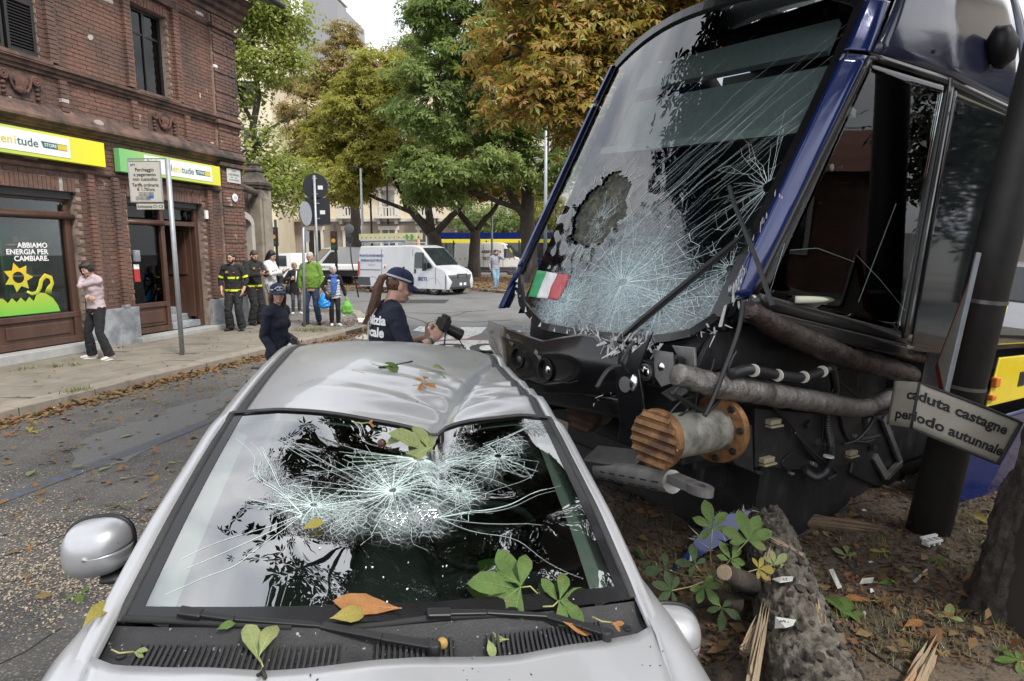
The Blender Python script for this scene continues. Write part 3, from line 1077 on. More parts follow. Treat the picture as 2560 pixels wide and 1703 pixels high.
bag_mesh('plastic_bag', Vector((-.43, .02, .80)), .17, .46, mat('green_plastic', (.25, .62, .12), .35, var=.15, trans=.35), 'translucent light green plastic bag held low by the white-haired woman', P, 3)
bag_mesh('plastic_bag', Vector((.22, .16, 1.0)), .18, .46, mat('blue_plastic', (.01, .22, .62), .4, var=.15), 'bright blue shopping bag on the arm of the white-haired woman', P, 9)
Bg = MB()
Bg.tube([Vector((.1, .22, .8)), Vector((.1, .22, .88)), Vector((.1, .21, .99))], [(.06, .05), (.1, .06), (.08, .04)], 14, up=(1, 0, 0))
bag = put_mesh('handbag', remeshed(Bg, .011, 3, .006, 7), CL['leather'], None)
bag.location = P.location; bag.rotation_euler = P.rotation_euler; bag.scale = P.scale
tag(bag, 'small black leather purse beside the bright blue shopping bag', 'handbag')
loc, hh = feet_at(1140, 666, 576, .12)
P, I = person('dark-haired man in grey shirt and light jeans phoning on the leafy median', loc, 195, hh, CL['grey_shirt'], CL['light_denim'], (CL['brown_leather'], .09), fem=False,
			  hair=('short', 'black', (.012, .01, .009)), feet=((-.05, .0), (.04, .12)), wrists=((-.15, .2, 1.52), (.24, .08, .92)), elb=((-1, .5, -1), (1, -.6, 0)),
			  hands=(((.1, -.1, 1), (1, 0, 0), .6, 1), None), head_pitch=18, head_yaw=20, beard=True, topz=.88, sleeve=.8, voxel=.012)
MB().box(I['hp'](-.088, .03, -.02), (.012, .07, .145), I['Hm'], 0).build('phone', MT['phone'], P, bevel=.003)

wp_loc = Vector((-2.68, 6.95, 0))
P, I = person('policewoman in navy shirt and cap with reflective band, gloves under her arm, by the kerb', wp_loc, 256, 1.62, MT['navy'], MT['navy'], (CL['boot'], .2),
			  hair=('capped', 'brown', (.05, .026, .016)), feet=((-.11, 0), (.11, .02)), wrists=((-.05, .24, 1.04), (.19, .1, .93)), elb=((-.15, -1, -.2), (.15, -1, 0)),
			  hands=(((.7, .5, -.1), (0, -.3, 1), .9, -1), ((-.2, .6, -.8), (-1, 0, 0), .6, -1)), head_yaw=-38, head_pitch=0, topz=.9, girth=.92, voxel=.008, sleeve=1.0, fold=.009)
police_cap(P, I)
gl = MB()
for i in range(4):
	gl.ell(Vector((.02 + .05 * i, .27, 1.0 - .02 * (i % 2))), (.05, .04, .06), 10, 8)
g = put_mesh('work_gloves', remeshed(gl, .008, 1, .012, 14), mat('white_gloves', (.6, .6, .6), .8, var=.2, vs=20), None)
g.location = P.location; g.rotation_euler = P.rotation_euler; g.scale = P.scale
tag(g, 'bundle of white work gloves held at the waist of the policewoman', 'gloves')
MB().box(Vector((.1, .3, 1.07)), (.07, .05, .09)).tube([Vector((.06, .3, 1.1)), Vector((.14, .3, 1.13))], .02, 8).build('radio', MT['black'], P, bevel=.004)

cp_loc = Vector((-.93, 4.5, .08))
P, I = person('policewoman with brown ponytail photographing with a black camera behind the silver car', cp_loc, -64, 1.79, MT['navy'], MT['navy'], (CL['boot'], .2),
			  hair=('pony', 'chestnut', (.115, .052, .026)), feet=((-.11, 0), (.11, .0)), wrists=((-.0, .30, 1.235), (.14, .30, 1.24)), elb=((-.7, -.6, -1), (.75, -.55, -1)),
			  hands=(((.3, .62, .55), (.55, .1, .5), .75, -1), ((-.28, .68, .62), (-.75, .2, -.1), .62, 1)), head_pitch=20, head_yaw=-2, lean=5, topz=.9, voxel=.0068, sleeve=.52, fold=.009, headsc=1.0)
police_cap(P, I)
PH, PHI = P, I
def back(x, y, dz):
	c = I['chest'] + I['up'] * (dz + y)
	a = PI * 1.5 + .42 + x / .178
	w = I['right'] * (math.cos(a) * .186) + I['fwd'] * (math.sin(a) * .146)
	return c + w
wrap_text('polizia', .092, MT['print_white'], P, lambda x, y: back(x, y, .105), .0035, 1.0, 'back_lettering')
wrap_text('locale', .092, MT['print_white'], P, lambda x, y: back(x, y, .02), .0035, 1.0, 'back_lettering')
w0, e0 = I['wr'][1], I['el'][1]
MB().tube([w0.lerp(e0, .10), w0.lerp(e0, .2)], [.035, .037], 16).build('wristwatch', mat('watch_green', (.07, .12, .1), .5, var=.3, vs=60), P, 60)
cm = thing('camera_body', 'black reflex camera with long lens held by the photographing policewoman', 'camera', cp_loc, (0, 0, RAD(-64)))
cm.scale = P.scale
cm.name = 'photo_camera'
rotc = Euler((RAD(-28), 0, RAD(4))).to_matrix()
cc = Vector((.07, .405, 1.335))
MB().box(cc, (.14, .06, .1), rotc).box(cc + rotc @ Vector((0, 0, .06)), (.055, .055, .035), rotc).build('camera_housing', MT['black'], cm, bevel=.008)
MB().lathe(cc + rotc @ Vector((0, .02, -.008)), rotc @ Vector((0, 1, 0)), [(0, .036), (.05, .037), (.055, .04), (.11, .04), (.115, .044), (.15, .045), (.15, .037), (.135, .036)], 20).build('lens', MT['black'], cm, 40)
MB().box(cc + rotc @ Vector((.055, .0, .056)), (.025, .03, .014), rotc).build('dial', MT['rubber'], cm, bevel=.003)
sp = [cc + rotc @ Vector((.07, 0, 0)) + Vector((0, 0, -.0)), cc + Vector((.08, -.02, -.16)), cc + Vector((.08, .0, -.3)), cc + Vector((.075, .02, -.42))]
MB().tube(sp, [(.006, .002)] * 4, 6).build('strap', CL['leather'], cm, 180)
MB().box(cc + Vector((.06, .14, -.26)), (.03, .035, .18)).build('strap_pad', CL['leather'], cm, bevel=.008)
MB().tube([cc + Vector((.06, .1, -.1)), cc + Vector((.06, .14, -.17))], .004, 6).build('strap_cord', CL['leather'], cm)
MB().tube([I['nb'] + I['right'] * .02 - I['fwd'] * .10 - I['up'] * .0, I['chest'] - I['fwd'] * .155 + I['right'] * .03 + I['up'] * .08, I['waist'] - I['fwd'] * .15 + I['right'] * .07], .005, 6).build('lanyard', MT['cap_band'], P, 180)
MB().ell(I['waist'] - I['fwd'] * .155 + I['right'] * .08 + I['up'] * -.04, (.03, .02, .06)).build('radio_microphone', MT['cap_band'], P, 180)

# ================================================================== SETTING
def sheet(name, poly, z, m, kind='structure', parent=None):
	o = MB().add([(p[0], p[1], z) for p in poly], [tuple(range(len(poly)))]).build(name, m, parent)
	if kind:
		o['kind'] = kind
	return o


MT['road'] = mat('asphalt_grey', (.13, .13, .128), .9, var=.22, vs=1.2, bump=.35, bs=90, col2=(.09, .09, .09), c2=(.52, .66), c2s=.35, c3=(.2, .2, .19), c3t=(.6, .66), c3s=60)
MT['road_near'] = mat('asphalt_worn', (.085, .083, .08), .9, var=.5, vs=60, bump=1.0, bs=110, col2=(.14, .132, .122), c2=(.4, .62), c2s=1.3, c3=(.3, .265, .22), c3t=(.57, .63), c3s=75)
MT['road_patch'] = mat('asphalt_patch', (.135, .132, .128), .9, var=.25, vs=60, bump=.5, bs=120, c3=(.2, .19, .18), c3t=(.6, .66), c3s=150)
MT['paint_white'] = mat('road_paint', (.5, .5, .48), .8, var=.2, vs=8, col2=(.14, .14, .14), c2=(.54, .6), c2s=9, bump=.3, bs=90)
MT['paint_red'] = mat('red_road_paint', (.28, .08, .08), .8, var=.3, vs=8, col2=(.13, .12, .12), c2=(.5, .6), c2s=6)
MT['paint_blue'] = mat('worn_blue_paint', (.075, .1, .16), .8, var=.4, vs=20, col2=(.09, .088, .085), c2=(.36, .52), c2s=12, bump=.5, bs=120)
MT['slab'] = mat('pavement_stone', (.2, .18, .15), .85, var=.22, vs=4, bump=.3, bs=60, hue=[(.19, .172, .14), (.24, .22, .185), (.165, .16, .14), (.21, .182, .148)], col2=(.125, .115, .098), c2=(.5, .75), c2s=1.3)
MT['kerb'] = mat('kerb_granite', (.24, .21, .175), .85, var=.2, vs=7, bump=.3, bs=50, hue=[(.25, .22, .18), (.2, .18, .155), (.235, .205, .165)], col2=(.1, .09, .08), c2=(.55, .75), c2s=3)
MT['joint'] = mat('joint_sand', (.07, .062, .05), .95, var=.3)
MT['cobble'] = mat('porphyry_cobble', (.2, .19, .175), .8, var=.2, hue=[(.2, .19, .175), (.15, .145, .14), (.235, .22, .2), (.18, .16, .15)])
MT['soil'] = mat('soil', (.105, .08, .06), .95, var=.5, vs=5, bump=1.0, bs=40, col2=(.15, .115, .08), c2=(.45, .65), c2s=2.2, c3=(.045, .034, .026), c3t=(.55, .62), c3s=22)
MT['litter'] = mat('dry_leaf_cover', (.17, .095, .05), .9, var=.5, vs=9, bump=.8, bs=25, col2=(.09, .1, .035), c2=(.5, .62), c2s=.5)

road = sheet('road', [(-300, -60), (300, -60), (300, 300), (-300, 300)], 0, MT['road'])
KERB = [G(-330, 1062), G(0, 972), G(350, 881), G(590, 823), G(830, 766), G(852, 751)]
KERB = [Vector((-6.95, 3.2, 0))] + [Vector((k.x, k.y, 0)) for k in KERB[1:]]
kx = lambda y: np.interp(y, [k.y for k in KERB], [k.x for k in KERB])
near = [(-7.6, -3), (7, -3), (7, 10), (2.2, 11.3), (-1.3, 12.6), (-3.3, 13.6), (-4.6, 12.2)] + [(k.x - .2, k.y) for k in reversed(KERB[:4])]
sheet('near_road', near, .004, MT['road_near'])
pt = [G(140, 1075), G(190, 1010), G(330, 965), G(520, 905), G(590, 850), G(620, 862), G(560, 905), G(470, 965), G(330, 1040), G(240, 1085)]
pt2 = []
for i in range(len(pt)):
	for k in range(7):
		q = pt[i].lerp(pt[(i + 1) % len(pt)], k / 7)
		pt2.append(q + Vector((fbm(q, 2.1), fbm(q + Vector((7, 3, 0)), 2.1), 0)) * .22)
sheet('road_patch', pt2, .008, MT['road_patch'])
pt = [G(330, 1200), G(380, 1165), G(440, 1130), G(430, 1190), G(380, 1240)]
sheet('blue_line', [G(-40, 1160), G(130, 1096), G(300, 1034), G(430, 985), G(520, 948), G(530, 954), G(440, 995), G(310, 1046), G(140, 1110), G(-40, 1178)], .009, MT['paint_blue'])
for q in ([(812, 780), (832, 766), (905, 764), (895, 786)], [(1011, 783), (1062, 754), (1120, 754), (1108, 768), (1052, 788)], [(1112, 788), (1150, 765), (1200, 762), (1180, 788)], [(950, 762), (965, 752), (1005, 752), (985, 766)]):
	sheet('crossing_stripe', [G(*p) for p in q], .008, MT['paint_white'])
rc = G(1078, 803)
circ = lambda r, n=40: [(rc.x + r * math.cos(2 * PI * i / n), rc.y + r * .95 * math.sin(2 * PI * i / n)) for i in range(n)]
sheet('road_roundel', circ(1.5), .009, MT['paint_red'])
sheet('road_roundel_centre', circ(1.22), .013, MT['paint_white'])
text('30', 1.5, MT['asphalt_dark'], None, basis((rc.x, rc.y, .0165), (1, 0, 0), (0, 1, 0)), 'road_numeral', .03, ext=.0005)['kind'] = 'structure'
ck = MB()
for q in ([(880, 718), (1000, 722), (1120, 715)], [(760, 700), (900, 690), (1010, 694)], [(980, 745), (1040, 728), (1085, 716)], [(690, 690), (740, 720), (800, 730)], [(1000, 735), (1090, 742), (1180, 736)], [(850, 705), (935, 728), (990, 745)], [(640, 705), (720, 708), (800, 700)]):
	for i in range(len(q) - 1):
		a, b = G(*q[i], .004), G(*q[i + 1], .004)
		n = 6
		for j in range(n):
			p0, p1 = a.lerp(b, j / n), a.lerp(b, (j + 1) / n)
			p0 = p0 + Vector((fbm(p0, .8), fbm(p0, .9), 0)) * .08
			p1 = p1 + Vector((fbm(p1, .8), fbm(p1, .9), 0)) * .08
			ck.bar(p0, p1, .035, .004)
tag(ck.build('road_crack', MT['asphalt_dark']), kind='stuff')
mh = G(978, 694)
sheet('manhole_cover', [(mh.x - .9, mh.y - .9), (mh.x + .9, mh.y - .9), (mh.x + .9, mh.y + .9), (mh.x - .9, mh.y + .9)], .006, MT['asphalt_dark'])
ck = MB()
for q in ([(-10, 1290), (120, 1240), (230, 1200), (330, 1190)], [(0, 1345), (60, 1330)], [(130, 1450), (60, 1500), (0, 1530)]):
	for i in range(len(q) - 1):
		a, b = G(*q[i], .006), G(*q[i + 1], .006)
		for j in range(8):
			p0, p1 = a.lerp(b, j / 8), a.lerp(b, (j + 1) / 8)
			p0 = p0 + Vector((fbm(p0, 3), fbm(p0, 4), 0)) * .03
			p1 = p1 + Vector((fbm(p1, 3), fbm(p1, 4), 0)) * .03
			ck.bar(p0, p1, .007, .003)
tag(ck.build('road_crack', MT['asphalt_dark']), kind='stuff')

FA, FANG = Vector((-8.5, 10.2, 0)), RAD(14)
FU, FN = Vector((math.sin(FANG), math.cos(FANG), 0)), Vector((math.cos(FANG), -math.sin(FANG), 0))
corner = [G(851, 746), G(838, 727), G(800, 719), G(640, 714), G(500, 712)]
pav_poly = [(k.x, k.y) for k in KERB] + [(c_.x, c_.y) for c_ in corner] + [(-30, 20), (-30, 3.2)]
pav = MB().prism([(x, y, -.05) for x, y in pav_poly], (0, 0, .1665)).build('pavement', MT['joint'])
pav['kind'] = 'structure'
kline = [Vector((x, y, 0)) for x, y in pav_poly[:-2]]
segs = []
acc, L = [kline[0]], 0
def along(pts, step):
	out, d = [pts[0]], 0
	for i in range(len(pts) - 1):
		a, b = pts[i], pts[i + 1]
		l = (b - a).length
		t = step - d
		while t < l:
			out.append(a.lerp(b, t / l))
			t += step
		d = l - (t - step)
	return out
ks = along(kline, 1.05)
for i in range(len(ks) - 1):
	a, b = ks[i], ks[i + 1]
	d = (b - a).normalized()
	n = Vector((-d.y, d.x, 0))
	gap = .006
	a2, b2 = a + d * gap, b - d * gap
	q = [a2 - n * .012, b2 - n * .012, b2 + n * .3, a2 + n * .3]
	h = .125 + rnd.uniform(-.008, .008)
	MB().prism([(p.x, p.y, -.04) for p in q], (0, 0, .04 + h)).build('kerb_stone', MT['kerb'], pav, bevel=.012)
def slab_pt(u, t):
	f = FA + FU * u
	kk = Vector((kx(f.y + .5), f.y + .5, 0))
	kk = Vector((kx(f.y - FN.y * 0), f.y, 0)) - Vector((.31, 0, 0))
	f = f + FN * .02
	return f.lerp(kk, t)
rows = [0, .3, .56, .8, 1.0]
for r in range(4):
	u = -6.8 + rnd.random()
	while u < 5.3:
		w = rnd.uniform(.8, 1.5)
		g = .011
		sk = rnd.uniform(-.12, .12)
		q = [slab_pt(u + g, rows[r] + .003), slab_pt(u + w - g, rows[r] + .003), slab_pt(u + w - g + sk, rows[r + 1] - .003), slab_pt(u + g + (sk if u > -6 else 0), rows[r + 1] - .003)]
		if u < -6.2: q[3] = slab_pt(u + g, rows[r + 1] - .003)
		tz = rnd.uniform(-.004, .004)
		MB().prism([(p.x, p.y, .09) for p in q], (0, 0, .032 + tz)).build('slab', MT['slab'], pav, bevel=.006)
		u += w
cb = MB()
for i in range(64):
	for j in range(52):
		x = -9.2 + i * .102 + (.05 if j % 2 else 0)
		y = 15.0 + j * .102
		p = Vector((x, y, 0))
		u = (p - FA).dot(FU)
		inside = x < kx(min(y, 15.9)) - .36 if y < 15.9 else (x < -3.85 - (y - 15.9) * .38 and y < 19.0)
		if u < 5.2 or not inside:
			continue
		a = rnd.uniform(-.12, .12)
		cb.box((x + rnd.uniform(-.006, .006), y + rnd.uniform(-.006, .006), .1 + rnd.uniform(-.004, .004)), (.094, .094, .04), Matrix.Rotation(a, 3, 'Z'))
tag(cb.build('cobbles', MT['cobble'], pav), kind='stuff')

def soil_h(x, y):
	e = min(1, max(0, (x - .25) / .5))
	return (.03 + .09 * fbm((x, y, 0), .8, 4) + .03 * fbm((x, y, 3), 4, 3)) * e + .02 * e - .02 * (1 - e)
so = MB()
nx, ny = 110, 120
so.grid(lambda u, v: (.1 + 12 * u ** 1.5, -3 + 13 * v, soil_h(.1 + 12 * u ** 1.5, -3 + 13 * v)), nx, ny)
soil = so.build('soil_strip', MT['soil'], None, 180)
soil['kind'] = 'structure'
mk = [G(600, 640), G(900, 652), G(1080, 664), G(1105, 671), G(1160, 676), G(1240, 679)]
med = [(-40, 44), (-18, 37), (-8, 32.6)] + [(p.x, p.y) for p in mk[2:]] + [(9, 28.6), (14, 31), (16, 45), (10, 49), (-40, 52)]
md_ = MB().prism([(x, y, -.05) for x, y in med], (0, 0, .165)).build('median', MT['litter'])
md_['kind'] = 'structure'
kp = along([Vector((x, y, 0)) for x, y in med[1:10]], 1.2)
for i in range(len(kp) - 1):
	a, b = kp[i], kp[i + 1]
	d = (b - a).normalized()
	n = Vector((-d.y, d.x, 0))
	q = [a + d * .01 - n * .02, b - d * .01 - n * .02, b - d * .01 + n * .25, a + d * .01 + n * .25]
	MB().prism([(p.x, p.y, -.03) for p in q], (0, 0, .165)).build('kerb_stone', MT['kerb'], md_)

# ================================================================== BRICK BUILDING
MT['brick'] = mat('brick', (.15, .075, .056), .9, var=.4, vs=14, bump=.5, bs=50, hue=[(.165, .09, .068), (.2, .112, .084), (.12, .07, .057), (.235, .14, .108), (.09, .062, .053), (.18, .095, .07)],
				  col2=(.07, .055, .048), c2=(.46, .68), c2s=.9, c3=(.36, .27, .23), c3t=(.67, .70), c3s=2.6)
MT['mortar'] = mat('mortar', (.27, .21, .17), .95, var=.3, vs=8, bump=.4, bs=60, col2=(.06, .05, .045), c2=(.5, .7), c2s=1.2)
MT['mould'] = mat('brown_moulding', (.15, .09, .07), .9, var=.35, vs=5, bump=.5, bs=30, col2=(.035, .03, .027), c2=(.42, .62), c2s=2.2)
MT['dark_stone'] = mat('sooty_stone', (.1, .08, .065), .9, var=.35, vs=6, bump=.5, bs=30, col2=(.035, .032, .03), c2=(.45, .6), c2s=2.5)
MT['pale_patch'] = mat('pale_plaster', (.42, .38, .34), .9, var=.15)
MT['granite'] = mat('grey_granite', (.3, .32, .34), .75, var=.2, vs=7, bump=.15, bs=60, col2=(.17, .18, .2), c2=(.45, .65), c2s=4)
MT['step_stone'] = mat('step_stone', (.34, .34, .33), .75, var=.15, vs=6, bump=.15, bs=50)
MT['wood_dark'] = mat('dark_brown_wood', (.075, .038, .026), .42, var=.3, vs=6, bump=.2, bs=30, stretch=(1, 1, .2))
MT['iron'] = mat('dark_frame', (.012, .011, .011), .5, var=.2)
MT['shop_glass'] = glass('shop_glass', (.8, .85, .84), 1.45)
MT['window_glass'] = glass('window_glass', (.25, .28, .28), 1.5)
MT['terracotta'] = mat('terracotta', (.13, .06, .045), .85, var=.35, vs=12, bump=.3, bs=40, col2=(.05, .035, .03), c2=(.5, .65), c2s=5)

bld = thing('brick_building', 'two-storey dark red brick corner building with shops on the ground floor', 'building', FA, (0, 0, PI / 2 - FANG))
U0, U1, ZT = -3.2, 6.15, 7.62
OPEN = [(-1.6, 1.58, .12, 3.08), (2.7, 4.82, .12, 3.1), (.2, 1.16, 5.25, 7.15), (3.2, 4.12, 5.25, 7.0)]
def in_open(u, z, e=0):
	return any(a - e < u < b + e and c - e < z < d + e for a, b, c, d in OPEN)
us = sorted({U0, U1} | {q for o in OPEN for q in o[:2]})
zs = sorted({.0, ZT} | {q for o in OPEN for q in o[2:]})
wb = MB()
for i in range(len(us) - 1):
	for j in range(len(zs) - 1):
		if in_open((us[i] + us[i + 1]) / 2, (zs[j] + zs[j + 1]) / 2):
			continue
		wb.box(((us[i] + us[i + 1]) / 2, .21, (zs[j] + zs[j + 1]) / 2), (us[i + 1] - us[i], .4, zs[j + 1] - zs[j]))
wall = wb.build('wall', MT['mortar'], bld)
spots = []
zc, row = .86, 0
while zc < ZT:
	u = U0 + (.125 if row % 2 else 0) + rnd.uniform(-.01, .01)
	while u < U1:
		L = .24 if (row + int(u * 4)) % 3 else .235
		a, b = u, min(u + L, U1)
		skip = any(o[0] - .0 < (a + b) / 2 < o[1] and o[2] - .03 < zc < o[3] + (.27 if o[2] < 1 else .2) for o in OPEN)
		for o in OPEN:                                 # trim at the jambs
			if o[2] - .03 < zc < o[3]:
				if a < o[0] < b: b = o[0]
				if a < o[1] < b: a = o[1]
		if not skip and b - a > .05:
			spots.append(((a + b) / 2, zc, b - a - .0))
		u += L + .012
	zc += .0785
	row += 1
brick_me = MB().box((0, 0, 0), (1, 1, 1)).mesh('brick', MT['brick'])
cam_l = Vector(((Vector((0, 0, 2)) - FA).dot(FU), -(Vector((0, 0, 2)) - FA).dot(FN), 2))
vis = lambda s: s[0] > .05
spots.sort(key=lambda s: (0 if vis(s) else 1, (Vector((s[0], 0, s[1])) - cam_l).length))
rest = MB()
for i, (u, z, l) in enumerate(spots):
	dy = rnd.uniform(-.006, .005)
	tilt = rnd.uniform(-.012, .012)
	if i < 300:
		o = link('brick', brick_me, wall)
		o.location = (u, .0 + dy + .045, z)
		o.scale = (l, .1, .066)
		o.rotation_euler = (0, tilt * .5, 0)
	else:
		rest.box((u, dy + .045, z), (l, .1, .066), Matrix.Rotation(tilt * .5, 3, 'Y'))
for a, b, c, d in OPEN:
	n = int((b - a) / .078)
	for k in range(n):
		rest.box((a + (k + .5) * (b - a) / n, .04 + rnd.uniform(-.006, .004), d + .12), ((b - a) / n - .012, .1, .23))
for (u, z0, z1, w, pr) in ((1.86, .86, 3.45, .14, .05), (2.42, .86, 3.45, .14, .05), (5.02, .86, 3.45, .14, .05), (3.02, 5.3, 7.25, .16, .06), (4.32, 5.3, 7.25, .16, .06), (1.36, 5.3, 7.3, .16, .06), (.05, 5.3, 7.3, .16, .06),
						   (1.5, 4.5, 5.0, .14, .04), (3.05, 4.5, 5.0, .14, .04), (4.5, 4.5, 5.0, .14, .04)):
	z = z0
	while z < z1:
		rest.box((u, -.0 + .03 - pr, z + .033), (w, .12, .066))
		z += .0785
tag(rest.build('bricks', MT['brick'], wall), kind='stuff')
z = .9
while z < 7.5:
	q = MB()
	for rr in range(5):
		zz = z + rr * .0785
		uu = 5.42 + (.12 if rr % 2 else 0)
		q.box((5.42 + .02 + (.06 if rr % 2 else .12), -.02, zz), (.22 if rr % 2 == 0 else .1, .16, .066))
		x = 5.42 + (.13 if rr % 2 else .25)
		while x < 6.2:
			w = min(.24, 6.24 - x)
			q.box((x + w / 2, -.02 + rnd.uniform(-.004, .004), zz), (w - .012, .16, .066))
			x += .252
	tag(q.build('quoin', MT['brick'], bld), kind=None)
	z += .45
MB().box((5.83, .07, 4.2), (.8, .25, 6.7)).build('quoin_backing', MT['mortar'], bld)
def moulding(name, z, prof, m, u0=U0, u1=U1 + .12, parent=bld):
	poly = [(0, .02, z + prof[0][1])] + [(0, -p, z + h) for p, h in prof] + [(0, .02, z + prof[-1][1])]
	return MB().prism([(u0, y, zz) for _, y, zz in poly], (u1 - u0, 0, 0)).build(name, m, parent, bevel=.004)
moulding('sill_band', 5.05, [(.05, 0), (.05, .05), (.1, .07), (.1, .12), (.15, .14), (.15, .19), (.04, .2)], MT['mould'])
moulding('cornice', 4.13, [(.05, 0), (.06, .04), (.13, .06), (.13, .1), (.2, .12), (.2, .17), (.02, .40)], MT['mould'])
moulding('lower_band', 3.44, [(.04, 0), (.06, .03), (.06, .07), (.03, .09)], MT['mould'])
moulding('upper_band', 7.25, [(.04, 0), (.07, .05), (.04, .09)], MT['mould'])
moulding('main_cornice', 7.6, [(.06, 0), (.06, .1), (.16, .14), (.16, .24), (.28, .28), (.3, .4), (.42, .44), (.42, .52), (.1, .56)], MT['mould'], u1=U1 + .42)
MB().prism([(U0, -.85, 8.2), (U0, -.85, 8.28), (U0, 1.6, 9.2), (U0, 1.6, 9.1)], (U1 - U0 + 1.0, 0, 0)).build('roof', MT['iron'], bld)
MB().tube([(U0, -.88, 8.24), (U1 + 1.0, -.88, 8.24)], .08, 10).build('gutter', MT['iron'], bld, 180)
for zz in (4.1, 5.1, 7.3):
	MB().box((5.85, -.06, zz), (.95, .22, .09)).build('quoin_moulding', MT['mould'], bld, bevel=.01)
pp = MB()
for (u, z, w, h) in ((2.1, 4.42, .3, .1), (2.35, 4.28, .22, .07), (.55, 4.62, .14, .22), (3.0, 4.33, .1, .08), (3.3, 4.32, .07, .09), (4.15, 5.27, .15, .05), (5.15, 4.55, .14, .05), (2.2, 6.0, .12, .13), (2.1, 6.9, .1, .12), (5.0, 5.6, .05, .14)):
	n = 9
	ring = [(u + w / 2 * math.cos(2 * PI * i / n) * rnd.uniform(.6, 1.1), 0, z + h / 2 * math.sin(2 * PI * i / n) * rnd.uniform(.6, 1.1)) for i in range(n)]
	y = -.012 if z > 4.6 or z < 4.2 else -.13
	pp.prism([(a, y, c) for a, _, c in ring], (0, .02, 0))
tag(pp.build('plaster_patch', MT['pale_patch'], wall), kind='stuff')
def ornament(u, z, s=1.0):
	o = MB()
	for k in range(-3, 4):
		a = k * .33
		o.tube([(u + .02 * k * s, -.03, z - .1 * s), (u + math.sin(a) * .1 * s, -.075, z + .04 * s * math.cos(a)), (u + math.sin(a) * .15 * s, -.05, z + .13 * s * math.cos(a))], [.03 * s, .026 * s, .012 * s], 8)
	o.ell((u, -.04, z - .1 * s), (.1 * s, .05, .09 * s), 12, 8)
	for sd in (-1, 1):
		pts = []
		for k in range(26):
			a = k / 25 * 2.2 * 2 * PI
			r = .085 * s * (1 - k / 30)
			pts.append((u + sd * (.27 * s + r * math.cos(a + PI)), -.06, z + .08 * s + r * math.sin(a)))
		o.tube([(u + sd * .1 * s, -.05, z - .13 * s), (u + sd * .16 * s, -.06, z - .02 * s)] + pts, .022 * s, 7)
		for k in range(3):
			o.ell((u + sd * .29 * s, -.045, z - .05 * s - k * .075 * s), (.038 * s, .035, .034 * s), 10, 7)
	o.build('ornament', MT['terracotta'], bld, 60)
	MB().box((u, -.005, z - .02), (.86 * s, .02, .46 * s)).build('ornament_panel', MT['mould'], bld, bevel=.006)
ornament(.72, 4.80, 1.0)
ornament(3.82, 4.77, .95)
def up_window(a, b, c, d, shutter):
	w = MB()
	for x in (a + .03, b - .03, (a + b) / 2):
		w.box((x, .2, (c + d) / 2), (.06, .07, d - c - .122))
	for z in (c + .03, d - .03):
		w.box(((a + b) / 2, .2, z), (b - a, .07, .06))
	for k in (0, 1):
		w.box((a + .06 + (b - a - .09) / 4 * (1 if k == 0 else 3) - .01, .2, c + 1.25), ((b - a) / 2 - .1, .05, .04))
	win = w.build('window', MT['iron'], bld)
	for k in (0, 1):
		x0 = a + .06 if k == 0 else (a + b) / 2 + .03
		MB().box((x0 + (b - a - .18) / 4, .2, (c + d) / 2), ((b - a - .18) / 2, .008, d - c - .12)).build('pane', MT['window_glass'], win)
	MB().box(((a + b) / 2, -.04, c + .0), (b - a + .2, .24, .06)).build('sill', MT['mould'], win)
	MB().box(((a + b) / 2, .45, (c + d) / 2), (b - a + .3, .02, d - c + .3)).build('blind', mat('grey_blind', (.1, .11, .12), .8), win)
	if shutter:
		for k, (x0, x1) in enumerate(((a - .0, a + .38), (b - .52, b - .02))):
			s = MB()
			for x in (x0 + .025, x1 - .025):
				s.box((x, .05, (c + d) / 2 + .02), (.05, .05, d - c - .06))
			for z in (c + .09, d - .06, (c + d) / 2):
				s.box(((x0 + x1) / 2, .05, z), (x1 - x0 - .1, .048, .09))
			sh_ = s.build('shutter', MT['iron'], win)
			z = c + .16
			while z < d - .12:
				MB().box(((x0 + x1) / 2, .05, z), (x1 - x0 - .1, .008, .052), Matrix.Rotation(RAD(-35), 3, 'X')).build('slat', MT['iron'], sh_)
				z += .05
up_window(*OPEN[2], True)
up_window(*OPEN[3], False)
for (a, b) in ((.1, 1.26), (3.1, 4.24)):
	MB().prism([(a - .14, -.02, 7.22), (b + .14, -.02, 7.22), (b + .14, -.02, 7.3), ((a + b) / 2, -.02, 7.62), (a - .14, -.02, 7.3)], (0, -.09, 0)).build('pediment', MT['mould'], bld, bevel=.01)
for (u0, u1, z1) in ((1.6, 2.72, .86), (4.86, 6.2, .84), (-3.2, -1.62, .86)):
	MB().box(((u0 + u1) / 2, .1, z1 / 2 + .02), (u1 - u0, .34, z1 - .04)).build('plinth', MT['granite'], bld, bevel=.012)
MB().box((.0, -.02, .2), (3.3, .34, .16)).build('step', MT['step_stone'], bld, bevel=.01)
MB().box((4.0, -.06, .165), (2.9, .4, .1)).build('step', MT['step_stone'], bld, bevel=.01)
for k in range(3):
	MB().box((4.28, .3 + .28 * k, .3 + .15 * k), (.9, .28, .15)).build('step', MT['granite'], bld, bevel=.008)
def rail(p, u, z, du, dz, y=.18, dy=.1):
	p.box((u, y, z), (du, dy, dz))
sf = MB()
for u in (-1.5, .0, 1.48):
	rail(sf, u, 1.6, .13, 2.5)
rail(sf, .0, .36, 3.1, .12, .17); rail(sf, .0, .82, 3.1, .1, .17); rail(sf, 0, 2.66, 3.1, .12, .17); rail(sf, 0, 2.98, 3.1, .16, .2)
shop = sf.build('shop_front', MT['wood_dark'], bld, bevel=.008)
